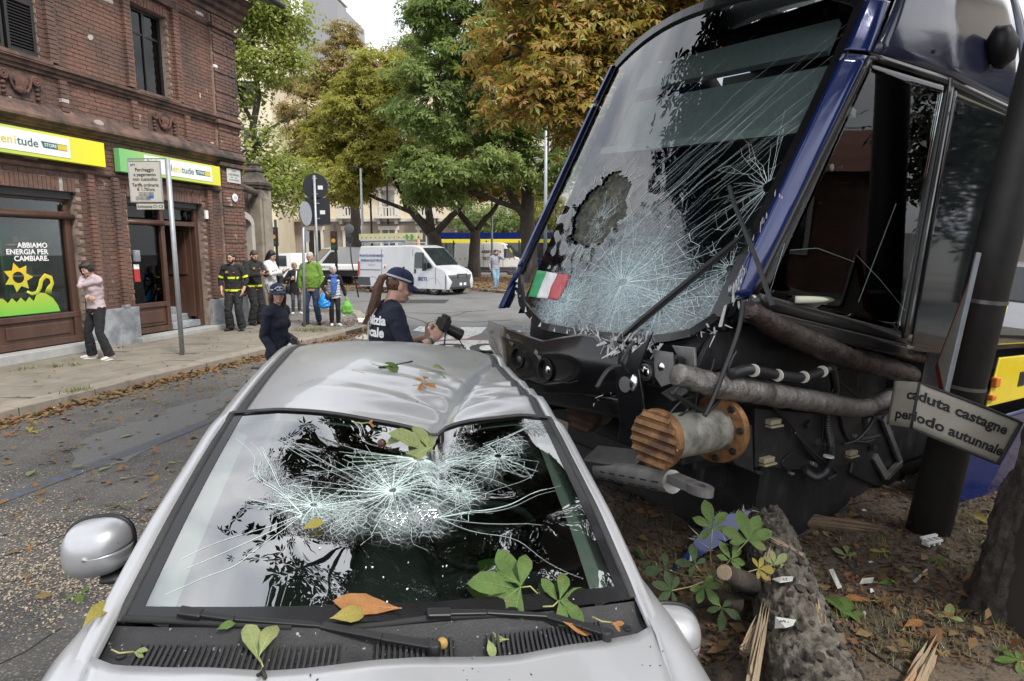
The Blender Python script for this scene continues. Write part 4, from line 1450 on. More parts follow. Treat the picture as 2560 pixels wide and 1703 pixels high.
for (a, b) in ((-1.43, -.07), (.07, 1.41)):
	MB().box(((a + b) / 2, .19, .59), (b - a, .06, .36)).build('panel', MT['wood_dark'], shop, bevel=.015)
	MB().box(((a + b) / 2, .15, .59), (b - a - .16, .03, .22)).build('panel_field', MT['wood_dark'], shop, bevel=.012)
MB().tube([(-1.56, .1, 2.63), (1.56, .1, 2.63)], .055, 10).build('wood_moulding', MT['wood_dark'], shop, 180)
pane1 = MB().box((.0, .2, 1.73), (2.9, .012, 1.72)).build('pane', MT['shop_glass'], shop)
MB().box((.0, .2, 2.82), (2.9, .012, .2)).build('transom_pane', MT['shop_glass'], shop)
MB().box((.0, .14, 3.02), (3.1, .16, .14)).build('shutter_box', MT['iron'], shop)
sf = MB()
for u in (2.77, 3.72, 4.74):
	rail(sf, u, 1.6, .11, 2.75)
rail(sf, 3.24, .3, .84, .12, .17); rail(sf, 3.24, .84, .84, .1, .17); rail(sf, 3.76, 2.62, 1.86, .1, .17); rail(sf, 3.76, 3.0, 1.86, .12, .2)
shop2 = sf.build('shop_front', MT['wood_dark'], bld, bevel=.008)
MB().box((3.24, .19, .58), (.84, .06, .42)).build('panel', MT['wood_dark'], shop2, bevel=.015)
MB().box((3.24, .15, .58), (.66, .03, .26)).build('panel_field', MT['wood_dark'], shop2, bevel=.012)
MB().tube([(2.72, .1, 2.6), (3.7, .1, 2.6)], .05, 10).build('wood_moulding', MT['wood_dark'], shop2, 180)
pane2 = MB().box((3.24, .2, 1.74), (.84, .012, 1.68)).build('pane', MT['shop_glass'], shop2)
MB().box((3.76, .2, 2.83), (1.86, .012, .24)).build('transom_pane', MT['shop_glass'], shop2)
MB().box((3.7, .14, 3.04), (2.0, .16, .12)).build('shutter_box', MT['iron'], shop2)
dr = MB().box((4.62, .62, 1.55), (.06, .8, 2.2), Matrix.Rotation(.08, 3, 'Z')).build('door', MT['wood_dark'], bld, bevel=.01)
MB().box((4.58, .62, 1.95), (.04, .55, 1.0), Matrix.Rotation(.08, 3, 'Z')).build('door_panel', MT['wood_dark'], dr, bevel=.01)
rm = MB()
rm.box((1.5, 3.6, 1.7), (7, .1, 3.2)).box((-2.2, 2, 1.7), (.1, 3.2, 3.2)).box((5.2, 2.2, 1.7), (.1, 3.0, 3.2)).box((1.5, 2, 3.25), (7, 3.4, .1)).box((2.1, 1.9, 1.7), (.12, 3.0, 3.0))
rm.box((1.5, 2, .24), (7, 3.3, .05))
rm.build('shop_room', mat('dark_room', (.13, .13, .125), .8), bld)
GREEN = mat('shop_green', (.03, .26, .1), .6, var=.05)
dsp = MB().box((1.2, .95, 1.75), (.75, .04, 1.5)).build('display_wall', GREEN, bld)
for z in (1.06, 1.55, 2.12):
	MB().box((1.2, .78, z), (.6, .3, .025)).build('shelf', MT['white'], dsp)
MB().box((1.2, .75, .92), (.66, .4, .62)).build('cabinet', MT['granite'], dsp)
k_ = 0
for (u, z, w, h, c_) in ((1.05, 2.2, .2, .12, (.2, .2, .19)), (1.1, 1.64, .12, .16, (.4, .42, .4)), (1.3, 1.62, .1, .12, (.1, .12, .1)), (1.15, 1.17, .16, .2, (.5, .6, .02)), (1.35, 1.15, .12, .16, (.3, .4, .02))):
	MB().box((u, .75, z), (w, .12, h)).build('product_box', mat('product_box', c_, .5), dsp, bevel=.005)
lampm = mat('warm_tube', (1, .8, .5), .5, var=0, emit=(1, .72, .4), es=14)
for (u0, u1, z) in ((-.6, .1, 2.35), (-.4, .2, 1.95), (-.6, .55, 1.86), (.1, .3, 1.7)):
	MB().tube([(u0, 1.3, z), (u1, 1.3, z), (u1 + .04, 1.3, z - .05)], .012, 6).build('light_strip', lampm, bld, 180)
for k in range(9):
	MB().box((.35 + k * .06, .6, .98), (.045, .1, .42)).build('radiator_fin', MT['granite'], bld, bevel=.006)
for k in range(10):
	MB().box((2.88 + k * .045, .45, 1.08), (.032, .08, .42)).build('radiator_fin', mat('sage_radiator', (.3, .36, .3), .5) if k == 0 else bpy.data.materials['sage_radiator'], bld, bevel=.006)
MB().box((3.3, .9, 1.75), (.6, .03, .28)).build('orange_board', mat('orange_board', (.4, .16, .01), .6), bld)
MB().box((2.92, .26, 1.72), (.2, .01, .62)).build('red_poster', mat('red_poster', (.28, .02, .03), .6), bld)
MB().box((3.5, .215, 2.06), (.36, .006, .3)).build('notice', mat('notice_dark', (.05, .035, .03), .6), bld)
MB().box((3.58, .210, 2.06), (.19, .006, .3)).build('notice', mat('notice_tan', (.5, .33, .13), .6), bld)
def gmat(name, stops, axis='x', rough=.5):
	m = bpy.data.materials.new(name)
	m.use_nodes = True
	nt = m.node_tree
	b = nt.nodes['Principled BSDF']
	b.inputs['Roughness'].default_value = rough
	tc = nt.nodes.new('ShaderNodeTexCoord')
	sp = nt.nodes.new('ShaderNodeSeparateXYZ')
	mr = nt.nodes.new('ShaderNodeMapRange')
	mr.inputs[1].default_value, mr.inputs[2].default_value = stops[0][0], stops[-1][0]
	r = nt.nodes.new('ShaderNodeValToRGB')
	for i, (p, c) in enumerate(stops):
		t = (p - stops[0][0]) / (stops[-1][0] - stops[0][0])
		e = r.color_ramp.elements[0] if i == 0 else (r.color_ramp.elements[1] if i == len(stops) - 1 else r.color_ramp.elements.new(t))
		e.position = t
		e.color = (*c, 1)
	nt.links.new(tc.outputs['Object'], sp.inputs[0])
	nt.links.new(sp.outputs[{'x': 0, 'y': 1, 'z': 2}[axis]], mr.inputs[0])
	nt.links.new(mr.outputs[0], r.inputs['Fac'])
	nt.links.new(r.outputs['Color'], b.inputs['Base Color'])
	return m
YG = gmat('film_yellow_green', [(.9, (.16, .5, .06)), (1.25, (.55, .55, .02)), (1.8, (.75, .45, .02))], 'z')
hill = [(-1.4, .9), (1.2, .9), (1.16, 1.02), (1.08, 1.15), (.95, 1.25), (.8, 1.27)] + [(.8 - .075 * i, 1.12 if i % 2 else 1.2) for i in range(1, 8)] + [(.2, 1.2), (-.2, 1.25), (-1.4, 1.28)]
MB().prism([(x, .188, z) for x, z in hill], (0, .003, 0)).build('film_hill', YG, pane1)
sun_ = []
for i in range(14):
	a = i / 14 * 2 * PI
	r = (.26, .155)[i % 2]
	sun_.append((.5 + r * math.cos(a), 1.55 + r * math.sin(a)))
inner = [(.5 + .1 * math.cos(i / 14 * 2 * PI), 1.55 + .1 * math.sin(i / 14 * 2 * PI)) for i in range(14)]
q = MB()
q.add([(x, .187, z) for x, z in sun_] + [(x, .187, z) for x, z in inner], [(i, (i + 1) % 14, 14 + (i + 1) % 14, 14 + i) for i in range(14)])
q.build('film_sun', YG, pane1)
tp = [(.78 + .12 * math.cos(a) * (1 if a < 4 else .6), .186, 1.27 + .02) for a in ()]
q = MB()
cur = [(.62, 1.3), (.7, 1.25), (.8, 1.27), (.86, 1.36), (.9, 1.48), (.98, 1.56), (1.08, 1.52), (1.1, 1.42), (1.04, 1.34), (1.0, 1.24)]
q.tube([(x, .186, z) for x, z in cur], [(.02, .003), (.03, .003), (.035, .003), (.04, .003), (.04, .003), (.045, .003), (.04, .003), (.035, .003), (.05, .003), (.07, .003)], 8, up=(1, 0, 0))
q.build('film_tendril', YG, pane1, 180)
fm = lambda u, z, y=.186: basis((u, y, z), (1, 0, 0), (0, 0, 1))
for i, s in enumerate(('ABBIAMO', 'ENERGIA PER', 'CAMBIARE.')):
	text(s, .125, MT['print_white'], pane1, fm(1.08, 2.1 - .115 * i), 'slogan', .003, align='RIGHT', ext=.0005)
MB().box((2.78, -.05, 1.9), (.13, .08, .24)).build('call_box', MT['granite'], bld, bevel=.02)
MB().box((2.78, -.02, 1.5), (.14, .01, .26)).build('red_plate', mat('red_plate', (.4, .03, .03), .5), bld)
MB().box((2.78, -.02, 1.68), (.13, .012, .1)).build('white_plate', MT['white'], bld)
pl = MB().box((5.86, -.115, 3.86), (.5, .02, .34)).build('street_plate', mat('marble', (.5, .5, .48), .5, var=.1), bld, bevel=.004)
MT['grey_letter'] = mat('grey_letter', (.12, .12, .12), .6, var=0)
text('CORSO', .05, MT['grey_letter'], pl, fm(5.86, 3.975, -.1275), 'street_name')
text('LUIGI EINAUDI', .075, MT['grey_letter'], pl, fm(5.86, 3.89, -.1275), 'street_name', xs=.82)
text('1874       1961', .04, MT['grey_letter'], pl, fm(5.86, 3.82, -.1275), 'street_name')
text('GIA CORSO PESCHIERA', .035, MT['grey_letter'], pl, fm(5.86, 3.76, -.1275), 'street_name')
MB().lathe((5.86, -.11, 3.33), (0, -1, 0), [(0, .1), (.012, .1), (.016, .09)], 20).build('house_number_plate', MT['white'], bld, 40)
text('31', .11, mat('blue_letter', (.05, .08, .3), .5), bld, fm(5.86, 3.33, -.129), 'house_number')
MB().box((4.92, -.03, 2.86), (.1, .05, .2)).build('small_white_box', MT['white'], bld, bevel=.005)

SGN = gmat('sign_gradient', [(-2.1, (.05, .42, .2)), (-.9, (.07, .5, .22)), (.55, (.3, .55, .06)), (1.45, (.75, .68, .01)), (2.1, (.8, .72, .015))])
GRB = gmat('tag_gradient', [(-.2, (.0, .22, .14)), (.2, (.15, .35, .1)), (.45, (.6, .45, .02))])
PLT = mat('sign_petrol', (.03, .13, .12), .5, var=0)
YEL = mat('sign_yellow', (.65, .5, .03), .5, var=0)
DOG = gmat('logo_green', [(-.2, (.02, .3, .1)), (.2, (.3, .5, .05))], 'z')
def shop_sign(uc, zc, w, label, offc, rot=0, dog=True):
	s = thing('shop_sign', label, 'sign', FA + FU * uc + FN * .08 + Vector((0, 0, zc)), (0, 0, PI / 2 - FANG))
	MB().box((0, -.06, 0), (w, .14, .45)).build('sign_box', SGN, s, bevel=.006)
	MB().box((offc, -.133, .01), (1.95, .008, .34)).build('white_field', MT['white'], s)
	f2 = lambda x, z: basis((x, -.139, z), (1, 0, 0), (0, 0, 1))
	text('pl', .2, PLT, s, f2(offc - .24, .0), 'shop_name', .002, align='RIGHT', ext=.001)
	text('en', .2, YEL, s, f2(offc - .24 + .005, .0), 'shop_name', .002, align='LEFT', ext=.001)
	text('i', .2, YEL, s, f2(offc - .02, .0), 'shop_name', .002, align='LEFT', ext=.001)
	text('tude', .2, PLT, s, f2(offc + .03, .0), 'shop_name', .002, align='LEFT', ext=.001)
	tg = MB().prism([(offc + .44, -.138, .06), (offc + .92, -.138, .06), (offc + .92, -.138, -.05), (offc + .48, -.138, -.05)], (0, .003, 0)).build('store_tag', PLT, s)
	MB().prism([(offc + .74, -.1395, .05), (offc + .92, -.1395, .05), (offc + .92, -.1395, -.04), (offc + .74, -.1395, -.04)], (0, .001, 0)).build('store_tag_end', YEL, s)
	text('STORE', .075, MT['print_white'], s, basis((offc + .61, -.141, .004), (1, 0, 0), (0, 0, 1)), 'store_lettering', .001)
	d = MB()
	ox, oz, k = offc - .78, -.0, .62
	body = [(-.16, .02), (-.17, .08), (-.22, .13), (-.2, .16), (-.14, .14), (-.08, .12), (.02, .11), (.1, .1), (.16, .12), (.2, .18), (.17, .19), (.13, .14), (.14, .04), (.16, -.06), (.19, -.16), (.15, -.16), (.11, -.06), (.09, -.02), (.09, -.16), (.05, -.16), (.04, -.02), (.0, -.01), (-.02, -.16), (-.06, -.16), (-.05, .0), (-.09, .0), (-.13, -.15), (-.17, -.15), (-.13, -.02)]
	d.prism([(ox + x * k, -.139, oz + z * k * 1.1) for x, z in body], (0, .002, 0))
	d.build('animal_logo', DOG, s)
	MB().lathe((ox - .02, -.138, oz + .12), (0, -1, 0), [(0, .022), (.002, .022)], 10).build('sun_logo', YEL, s)
	return s
shop_sign(.04, 3.815, 4.1, 'green to yellow shop sign over the big shop window, fully in the open', .35)
shop_sign(3.84, 3.78, 2.84, 'green to yellow shop sign above the shop door, partly behind the parking sign', .15)

# ================================================================== GATE BESIDE THE BUILDING
MT['weathered'] = mat('weathered_stone', (.26, .225, .18), .9, var=.25, vs=4, bump=.4, bs=30, col2=(.085, .075, .065), c2=(.5, .68), c2s=1.6)
gp = Vector((-7.42, 16.9, .1))
gt = thing('stone_gate', 'weathered stone gate pier and arched portal beside the brick corner', 'gate', gp, (0, 0, PI / 2 - RAD(8)))
pr = MB()
pr.box((1.0, 0, 1.95), (.62, .62, 3.3)).box((1.0, 0, .2), (.78, .78, .4)).box((1.0, -.33, 1.95), (.4, .05, 2.9))
pr.build('pier', MT['weathered'], gt, bevel=.02)
MB().lathe((1.0, 0, 3.6), (0, 0, 1), [(0, .34), (.05, .42), (.1, .42), (.12, .46), (.2, .47), (.22, .4), (.28, .34), (.5, .22), (.52, .26), (.57, .26), (.59, .2), (.68, .17), (.7, .2), (.75, .2)], 8).build('pier_cap', MT['dark_stone'], gt, bevel=.01)
MB().tube([(.98, -.34, .9), (1.0, -.42, 1.0), (1.0, -.4, 1.15), (.99, -.36, 1.2)], [.06, .1, .08, .03], 10).build('scroll', MT['weathered'], gt, 180)
pa = MB()
for x in (-.35, .52):
	pa.box((x, .02, 1.35), (.16, .36, 2.6))
n = 12
arc = [(.085 - .5 * math.cos(PI * i / n), 2.62 + .34 * math.sin(PI * i / n)) for i in range(n + 1)]
arci = [(.085 - .36 * math.cos(PI * i / n), 2.56 + .22 * math.sin(PI * i / n)) for i in range(n + 1)]
for i in range(n):
	pa.prism([(arc[i][0], -.17, arc[i][1]), (arc[i + 1][0], -.17, arc[i + 1][1]), (arci[i + 1][0], -.17, arci[i + 1][1]), (arci[i][0], -.17, arci[i][1])], (0, .36, 0))
pa.build('portal_frame', mat('pale_stone', (.42, .40, .36), .85, var=.15, vs=5, bump=.2), gt, bevel=.01)
MB().box((.085, .16, 1.3), (.75, .06, 2.6)).build('gate_door', MT['wood_dark'], gt)
MB().box((.05, .2, 3.25), (1.2, .4, .75)).build('wall_head', MT['dark_stone'], gt, bevel=.03)
MB().tube([(-.6, -.1, 3.62), (.0, -.25, 3.58), (.75, -.2, 3.5)], [.09, .1, .09], 8).build('coping', MT['dark_stone'], gt, 180)
MB().box((-.45, .1, 4.4), (.3, .3, 1.6)).build('buttress', MT['dark_stone'], gt, bevel=.03)
MB().lathe((-.45, .1, 5.15), (0, 0, 1), [(0, .2), (.06, .3), (.14, .32), (.2, .24)], 10).build('buttress_cap', MT['dark_stone'], gt)

# ================================================================== FAR BUILDINGS
MT['cream'] = mat('cream_render', (.62, .54, .40), .9, var=.1, vs=.4, bump=.1, bs=3)
MT['rustic'] = mat('rusticated_stone', (.3, .25, .2), .9, var=.25, vs=1.2, bump=.5, bs=6)
MT['trim'] = mat('pale_trim', (.6, .57, .52), .85, var=.1, vs=1)
MT['grey_wall'] = mat('grey_firewall', (.25, .256, .265), .9, var=.12, vs=.12, stretch=(1, 1, .2))
MT['blind_far'] = mat('rolled_blind', (.34, .33, .3), .8, var=.1)
MT['roof_tile'] = mat('roof_tiles', (.2, .09, .065), .9, var=.25, vs=1)
ap = thing('apartment_building', 'long cream apartment building with balconies behind the vans and trees', 'building', (-12, 71, 0), (0, 0, RAD(-3)))
W0, W1, HT = -30, 34, 21
MB().box(((W0 + W1) / 2, 5, 2.75), (W1 - W0, 10, 5.5)).build('ground_storey', MT['rustic'], ap)
MB().box(((W0 + W1) / 2, 5.1, 13.3), (W1 - W0, 10, 15.6)).build('upper_wall', MT['cream'], ap)
for z in (5.5, 9.6, 13.6, 17.6):
	MB().box(((W0 + W1) / 2, .0, z), (W1 - W0, .5, .35)).build('string_course', MT['trim'], ap)
MB().box(((W0 + W1) / 2, -.3, 21.1), (W1 - W0 + 1, 1.4, .5)).build('eaves', MT['trim'], ap)
MB().prism([(W0, -1, 21.3), (W0, 5, 24), (W0, 11, 21.3)], (W1 - W0, 0, 0)).build('roof', MT['roof_tile'], ap)
wi = 0
for fl in range(4):
	zb = (.9, 6.1, 10.2, 14.2)[fl]
	hh_ = (3.5, 2.7, 2.6, 2.5)[fl]
	x = W0 + 2.2
	while x < W1 - 1:
		ww = 1.5
		yf = -.02 if fl == 0 else .08
		f = MB()
		f.box((x - ww / 2 - .12, yf, zb + hh_ / 2), (.3, .3, hh_)).box((x + ww / 2 + .12, yf, zb + hh_ / 2), (.3, .3, hh_)).box((x, yf, zb + hh_ + .2), (ww + .9, .34, .45))
		w_ = f.build('window', MT['trim'], ap)
		if fl == 0:
			MB().prism([(x - ww / 2, -.01, zb), (x + ww / 2, -.01, zb), (x + ww / 2, -.01, zb + hh_ - .6), (x + .4, -.01, zb + hh_ - .1), (x - .4, -.01, zb + hh_ - .1), (x - ww / 2, -.01, zb + hh_ - .6)], (0, -.05, 0)).build('pane', MT['dark_glass'], w_)
			MB().box((x, -.08, zb + hh_ / 2), (.14, .06, hh_)).build('mullion', MT['trim'], w_)
		else:
			MB().box((x, .08, zb + hh_ / 2), (ww, .06, hh_)).build('pane', MT['dark_glass'] if wi % 3 else MT['blind_far'], w_)
			MB().box((x, .02, zb + hh_ * .8), (ww, .06, hh_ * .4)).build('blind', MT['blind_far'], w_)
			if wi % 2 == 0 or fl == 1:
				b = MB().box((x, -.55, zb - .35), (3.0, 1.3, .25)).box((x - 1.0, -.3, zb - .75), (.3, .8, .6)).box((x + 1.0, -.3, zb - .75), (.3, .8, .6)).build('balcony', MT['trim'], w_)
				r_ = MB().box((x, -1.12, zb + .75), (3.0, .14, .12))
				for k in range(9):
					r_.box((x - 1.4 + .35 * k, -1.12, zb + .25), (.16, .1, .95))
				r_.build('balustrade', MT['trim'], w_)
		wi += 1
		x += 4.3
for x in (-19.6, -10.8, -2, 7.5, 16):
	MB().tube([(x, -.3, 5), (x, -.3, 20)], .09, 8).build('drain_pipe', MT['iron'], ap, 180)
gb = thing('stepped_building', 'tall grey firewall with stepped parapet above the sparse tree', 'building', (-30.4, 98, 0), (0, 0, RAD(-6)))
prof = [(-2.2, 0), (6.2, 0), (6.2, 30.5), (5.4, 31), (5.4, 34.2), (4.5, 34.8), (4.5, 38.6), (1.5, 41.2), (1.5, 42), (.3, 42.4), (.3, 40.2), (-.8, 40.6), (-.8, 36), (-2.2, 36.4)]
MB().prism([(x, 0, z) for x, z in prof], (0, 12, 0)).build('firewall', MT['grey_wall'], gb)
for (a, b, z) in ((.3, 1.5, 42.3), (-.8, .3, 40.5), (-2.2, -.8, 36.3), (5.4, 6.2, 30.9), (4.5, 5.4, 34.6)):
	MB().box(((a + b) / 2, 6, z + .15), (b - a + .4, 12.5, .3)).build('parapet_coping', MT['trim'], gb)
MB().tube([(3.4, 1, 39), (3.4, 1, 42.6)], .06, 6).tube([(2.8, 1, 42), (4, 1, 42)], .05, 6).tube([(3, 1, 41.4), (3.8, 1, 41.4)], .05, 6).build('aerial', MT['iron'], gb)
MB().box((-7.3, 6, 17), (10, 12, 34)).build('side_wing', MT['cream'], gb)
MB().prism([(-12.4, -1, 34), (-12.4, 6, 37), (-12.4, 13, 34)], (10, 0, 0)).build('side_roof', MT['roof_tile'], gb)
for i in range(3):
	for j in range(7):
		w_ = MB().box((-10.8 + 3.1 * i, -.02, 6 + 4.2 * j), (1.4, .2, 2.4)).build('window', MT['trim'], gb)
		MB().box((-10.8 + 3.1 * i, -.1, 6 + 4.2 * j), (1.1, .1, 2.1)).build('pane', MT['dark_glass'], w_)
lb = thing('apartment_building', 'pale yellow house glimpsed through the sparse tree next to the brick corner', 'building', (-34, 60, 0), (0, 0, RAD(10)))
MB().box((0, 6, 12), (22, 12, 24)).build('wall', MT['cream'], lb)
MB().prism([(-11.5, -1, 24), (-11.5, 6, 27), (-11.5, 13, 24)], (23, 0, 0)).build('roof', MT['roof_tile'], lb)
for i in range(6):
	for j in range(5):
		w_ = MB().box((-9 + 3.6 * i, -.04, 4 + 4.3 * j), (1.6, .2, 2.5)).build('window', MT['trim'], lb)
		MB().box((-9 + 3.6 * i, -.13, 4 + 4.3 * j), (1.2, .1, 2.2)).build('pane', MT['dark_glass'], w_)

# ================================================================== CRASHED TRAM
def rot3(yaw, pitch, roll):
	return (Matrix.Rotation(yaw, 3, 'Z') @ Matrix.Rotation(pitch, 3, 'X') @ Matrix.Rotation(roll, 3, 'Y'))


TR_R = rot3(RAD(-52.761), RAD(-4.258), RAD(2.508))
TR_T = Vector((.35, 3.99, .549))
tram = thing('tram', 'derailed dark blue tram with shattered windscreen and torn-off front skirt', 'tram')
tram.matrix_world = Matrix.Translation(TR_T) @ TR_R.to_4x4()
TRI = TR_R.transposed()


def tlr(px, py):
	return TRI @ (C_O - TR_T), TRI @ ray(px, py)


def TX(px, py, x):
	o, d = tlr(px, py)
	return o + d * ((x - o.x) / d.x)


def TY(px, py, y):
	o, d = tlr(px, py)
	return o + d * ((y - o.y) / d.y)


def TS(px, py, fn):
	"""sight line against the surface y = fn(x, z) of the tram front"""
	o, d = tlr(px, py)
	g = lambda t: (o + d * t).y - fn((o + d * t).x, (o + d * t).z)
	a, b = 1.5, 8.
	for _ in range(50):
		m = (a + b) / 2
		if g(m) * g(a) > 0: a = m
		else: b = m
	return o + d * a


def ws(x, z):
	return .265 + .481 * (z - 1.265) - .2 * (1 - (x / 1.05) ** 2)


def xr(z):
	return .945 + .045 * (z - 1.2) if z < 2.8 else .945 + .072 - .5 * max(0, z - 2.95) ** 2


def sx(y, z):
	x = float(np.interp(y, [.2, .97, 1.9, 3.0], [.99, 1.095, 1.235, 1.275]))
	if z > 2.62:
		x -= .11 * ((z - 2.62) / .8) ** 2
	if z < 1.1:
		x -= .05 * ((1.1 - z) / 1.0) ** 2
	return x


MT['tram_blue'] = mat('tram_blue_paint', (.008, .02, .115), .16, metal=.25, var=.12, vs=3, coat=1.0, bump=.02, bs=4)
MT['tram_navy'] = mat('tram_dark_panel', (.03, .033, .065), .13, var=.2, vs=3, spec=.5, coat=.35, bump=.03, bs=3)
MT['tram_black'] = mat('tram_black_panel', (.008, .008, .009), .24, var=.3, vs=6, coat=.15, bump=.03, bs=6)
MT['chassis'] = mat('chassis_black', (.013, .013, .015), .5, var=.5, vs=5, bump=.2, bs=20, col2=(.035, .035, .038), c2=(.55, .75), c2s=5)
MT['foil'] = mat('foil_lagging', (.3, .28, .265), .36, metal=.7, var=.4, vs=14, bump=.8, bs=34, col2=(.08, .065, .06), c2=(.5, .7), c2s=5)
MT['foil_dark'] = mat('dark_foil', (.1, .078, .072), .3, metal=.8, var=.45, vs=9, bump=1.0, bs=18)
MT['hose'] = mat('corrugated_hose', (.022, .022, .024), .4, var=.2)
MT['zinc'] = mat('zinc_plate', (.22, .215, .21), .42, metal=.6, var=.25, vs=8, bump=.1, bs=40)
MT['cylinder'] = mat('buffer_cylinder', (.28, .275, .235), .55, metal=.3, var=.3, vs=9, bump=.2, bs=30, col2=(.09, .085, .075), c2=(.5, .7), c2s=6)
MT['orange'] = mat('orange_primer', (.27, .135, .05), .45, metal=.15, var=.45, vs=7, bump=.3, bs=30, col2=(.1, .045, .022), c2=(.42, .6), c2s=9, c3=(.5, .4, .34), c3t=(.66, .7), c3s=14)
MT['torn'] = mat('torn_fibreglass', (.5, .5, .49), .85, var=.3, vs=20, bump=.5, bs=40)
MT['interior'] = mat('cab_interior', (.022, .024, .024), .7, var=.3)
MT['blind_pale'] = mat('roller_blind', (.5, .55, .53), .75, var=.1, vs=20)
MT['pale_bar'] = mat('pale_bar', (.6, .66, .62), .5, var=.06)
MT['crack'] = mat('crack_white', (.72, .86, .86), .35, var=.2, vs=30)
MT['rust'] = mat('rust', (.2, .09, .03), .8, var=.4, vs=8, bump=.4, bs=30)
MT['cable'] = mat('cable_black', (.014, .014, .015), .35, var=.1)
MT['tie'] = mat('cable_tie', (.6, .58, .5), .5, var=.05)


def cracked_glass(name, spots, tint=(.5, .56, .56), scale=26., white=(.7, .84, .86), amt=1.0, axes='xz', boost=.03, stain=0.):
	"""clear laminated glass whose crazing fades away from the impact points (x, z, radius, strength)"""
	m = bpy.data.materials.new(name)
	m.use_nodes = True
	nt = m.node_tree
	nt.nodes.clear()
	L = nt.links.new
	def math_(op, a, b=None, clamp=False):
		n = nt.nodes.new('ShaderNodeMath')
		n.operation = op
		n.use_clamp = clamp
		for i, v in enumerate((a, b)):
			if v is None: continue
			if hasattr(v, 'is_output'): L(v, n.inputs[i])
			else: n.inputs[i].default_value = v
		return n.outputs[0]
	tc = nt.nodes.new('ShaderNodeTexCoord')
	wob = _n(nt, 'ShaderNodeTexNoise', Scale=9., Detail=3.)
	L(tc.outputs['Object'], wob.inputs['Vector'])
	wv = nt.nodes.new('ShaderNodeVectorMath')
	wv.operation = 'MULTIPLY_ADD'
	L(wob.outputs['Color'], wv.inputs[0])
	wv.inputs[1].default_value = (.05, .05, .05)
	L(tc.outputs['Object'], wv.inputs[2])
	def lines(sc_, w):
		v = nt.nodes.new('ShaderNodeTexVoronoi')
		v.feature = 'DISTANCE_TO_EDGE'
		v.inputs['Scale'].default_value = sc_
		L(wv.outputs[0], v.inputs['Vector'])
		r = nt.nodes.new('ShaderNodeMapRange')
		L(v.outputs['Distance'], r.inputs[0])
		r.inputs[1].default_value, r.inputs[2].default_value = 0, w
		r.inputs[3].default_value, r.inputs[4].default_value = 1, 0
		return r.outputs[0]
	l1 = lines(scale, .09)
	l2 = lines(scale * 2.6, .16)
	n1 = _n(nt, 'ShaderNodeTexNoise', Scale=scale * 1.2, Detail=6., Roughness=.7)
	L(tc.outputs['Object'], n1.inputs['Vector'])
	tot = None
	for (x, y, z, r, s) in spots:
		d = nt.nodes.new('ShaderNodeVectorMath')
		d.operation = 'DISTANCE'
		L(wv.outputs[0], d.inputs[0])
		d.inputs[1].default_value = (x + .025, y + .025, z + .025)
		mr = nt.nodes.new('ShaderNodeMapRange')
		mr.interpolation_type = 'SMOOTHSTEP'
		L(d.outputs['Value'], mr.inputs[0])
		mr.inputs[1].default_value, mr.inputs[2].default_value = r * .12, r
		mr.inputs[3].default_value, mr.inputs[4].default_value = s, 0
		tot = mr.outputs[0] if tot is None else math_('MAXIMUM', tot, mr.outputs[0])
	web = math_('MAXIMUM', l1, math_('MULTIPLY', l2, tot))
	dens = math_('MULTIPLY', web, math_('POWER', tot, .8))
	haze_ = math_('MULTIPLY', math_('POWER', tot, 1.6), math_('MULTIPLY', n1.outputs['Fac'], .75))
	fac = math_('MULTIPLY', math_('ADD', dens, haze_, True), amt, True)
	t = _n(nt, 'ShaderNodeBsdfTransparent', Color=(*tint, 1))
	g = _n(nt, 'ShaderNodeBsdfGlossy', Roughness=.0)
	fr = _n(nt, 'ShaderNodeFresnel', IOR=1.5)
	bp = nt.nodes.new('ShaderNodeBump')
	bp.inputs['Strength'].default_value = .35
	bp.inputs['Distance'].default_value = .01
	L(fac, bp.inputs['Height'])
	L(bp.outputs[0], g.inputs['Normal'])
	mx = nt.nodes.new('ShaderNodeMixShader')
	L(math_('ADD', fr.outputs[0], boost, True), mx.inputs[0])
	L(t.outputs[0], mx.inputs[1])
	L(g.outputs[0], mx.inputs[2])
	df = _n(nt, 'ShaderNodeBsdfPrincipled', Roughness=.3)
	df.inputs['Base Color'].default_value = (*white, 1)
	L(bp.outputs[0], df.inputs['Normal'])
	m2 = nt.nodes.new('ShaderNodeMixShader')
	L(fac, m2.inputs[0])
	L(mx.outputs[0], m2.inputs[1])
	L(df.outputs[0], m2.inputs[2])
	out = nt.nodes.new('ShaderNodeOutputMaterial')
	L(m2.outputs[0], out.inputs['Surface'])
	return m


bot = [TS(px, py, ws) for px, py in ((1203, 700), (1245, 752), (1330, 768), (1417, 778), (1500, 785), (1580, 775), (1642, 755), (1688, 682))]
bxs, bzs = [p.x for p in bot], [p.z for p in bot]
zbot = lambda x: float(np.interp(x, [-1.0] + bxs + [1.0], [bzs[0] + .25] + bzs + [bzs[-1] + .1]))
def dent(x, z):
	d = 0
	for cx, cz, r, a in ((-.02, 1.25, .42, .05), (-.36, 1.74, .34, .03)):
		q = ((x - cx) ** 2 + (z - cz) ** 2) / (r * r)
		d += a * math.exp(-q) * (1 + .35 * noise.noise((x * 13, z * 13, 4)))
	return d
def wsp(x, z, off=0.):
	return Vector((x, ws(x, z) + dent(x, z) - off, z))
def ws_uv(u, v, off=0.):
	xm = (2 * u - 1)
	z1 = 3.27 - .22 * abs(xm) ** 3
	x0 = xm * .93
	z = zbot(x0) + v * (z1 - zbot(x0))
	x = xm * (xr(z) - .02)
	return wsp(x, z, off)
imp = TS(1425, 650, ws)
imp2 = TS(1360, 520, ws)
imp3 = TS(1290, 690, ws)
imp4 = TS(1640, 690, ws)
imp5 = TS(1520, 700, ws)
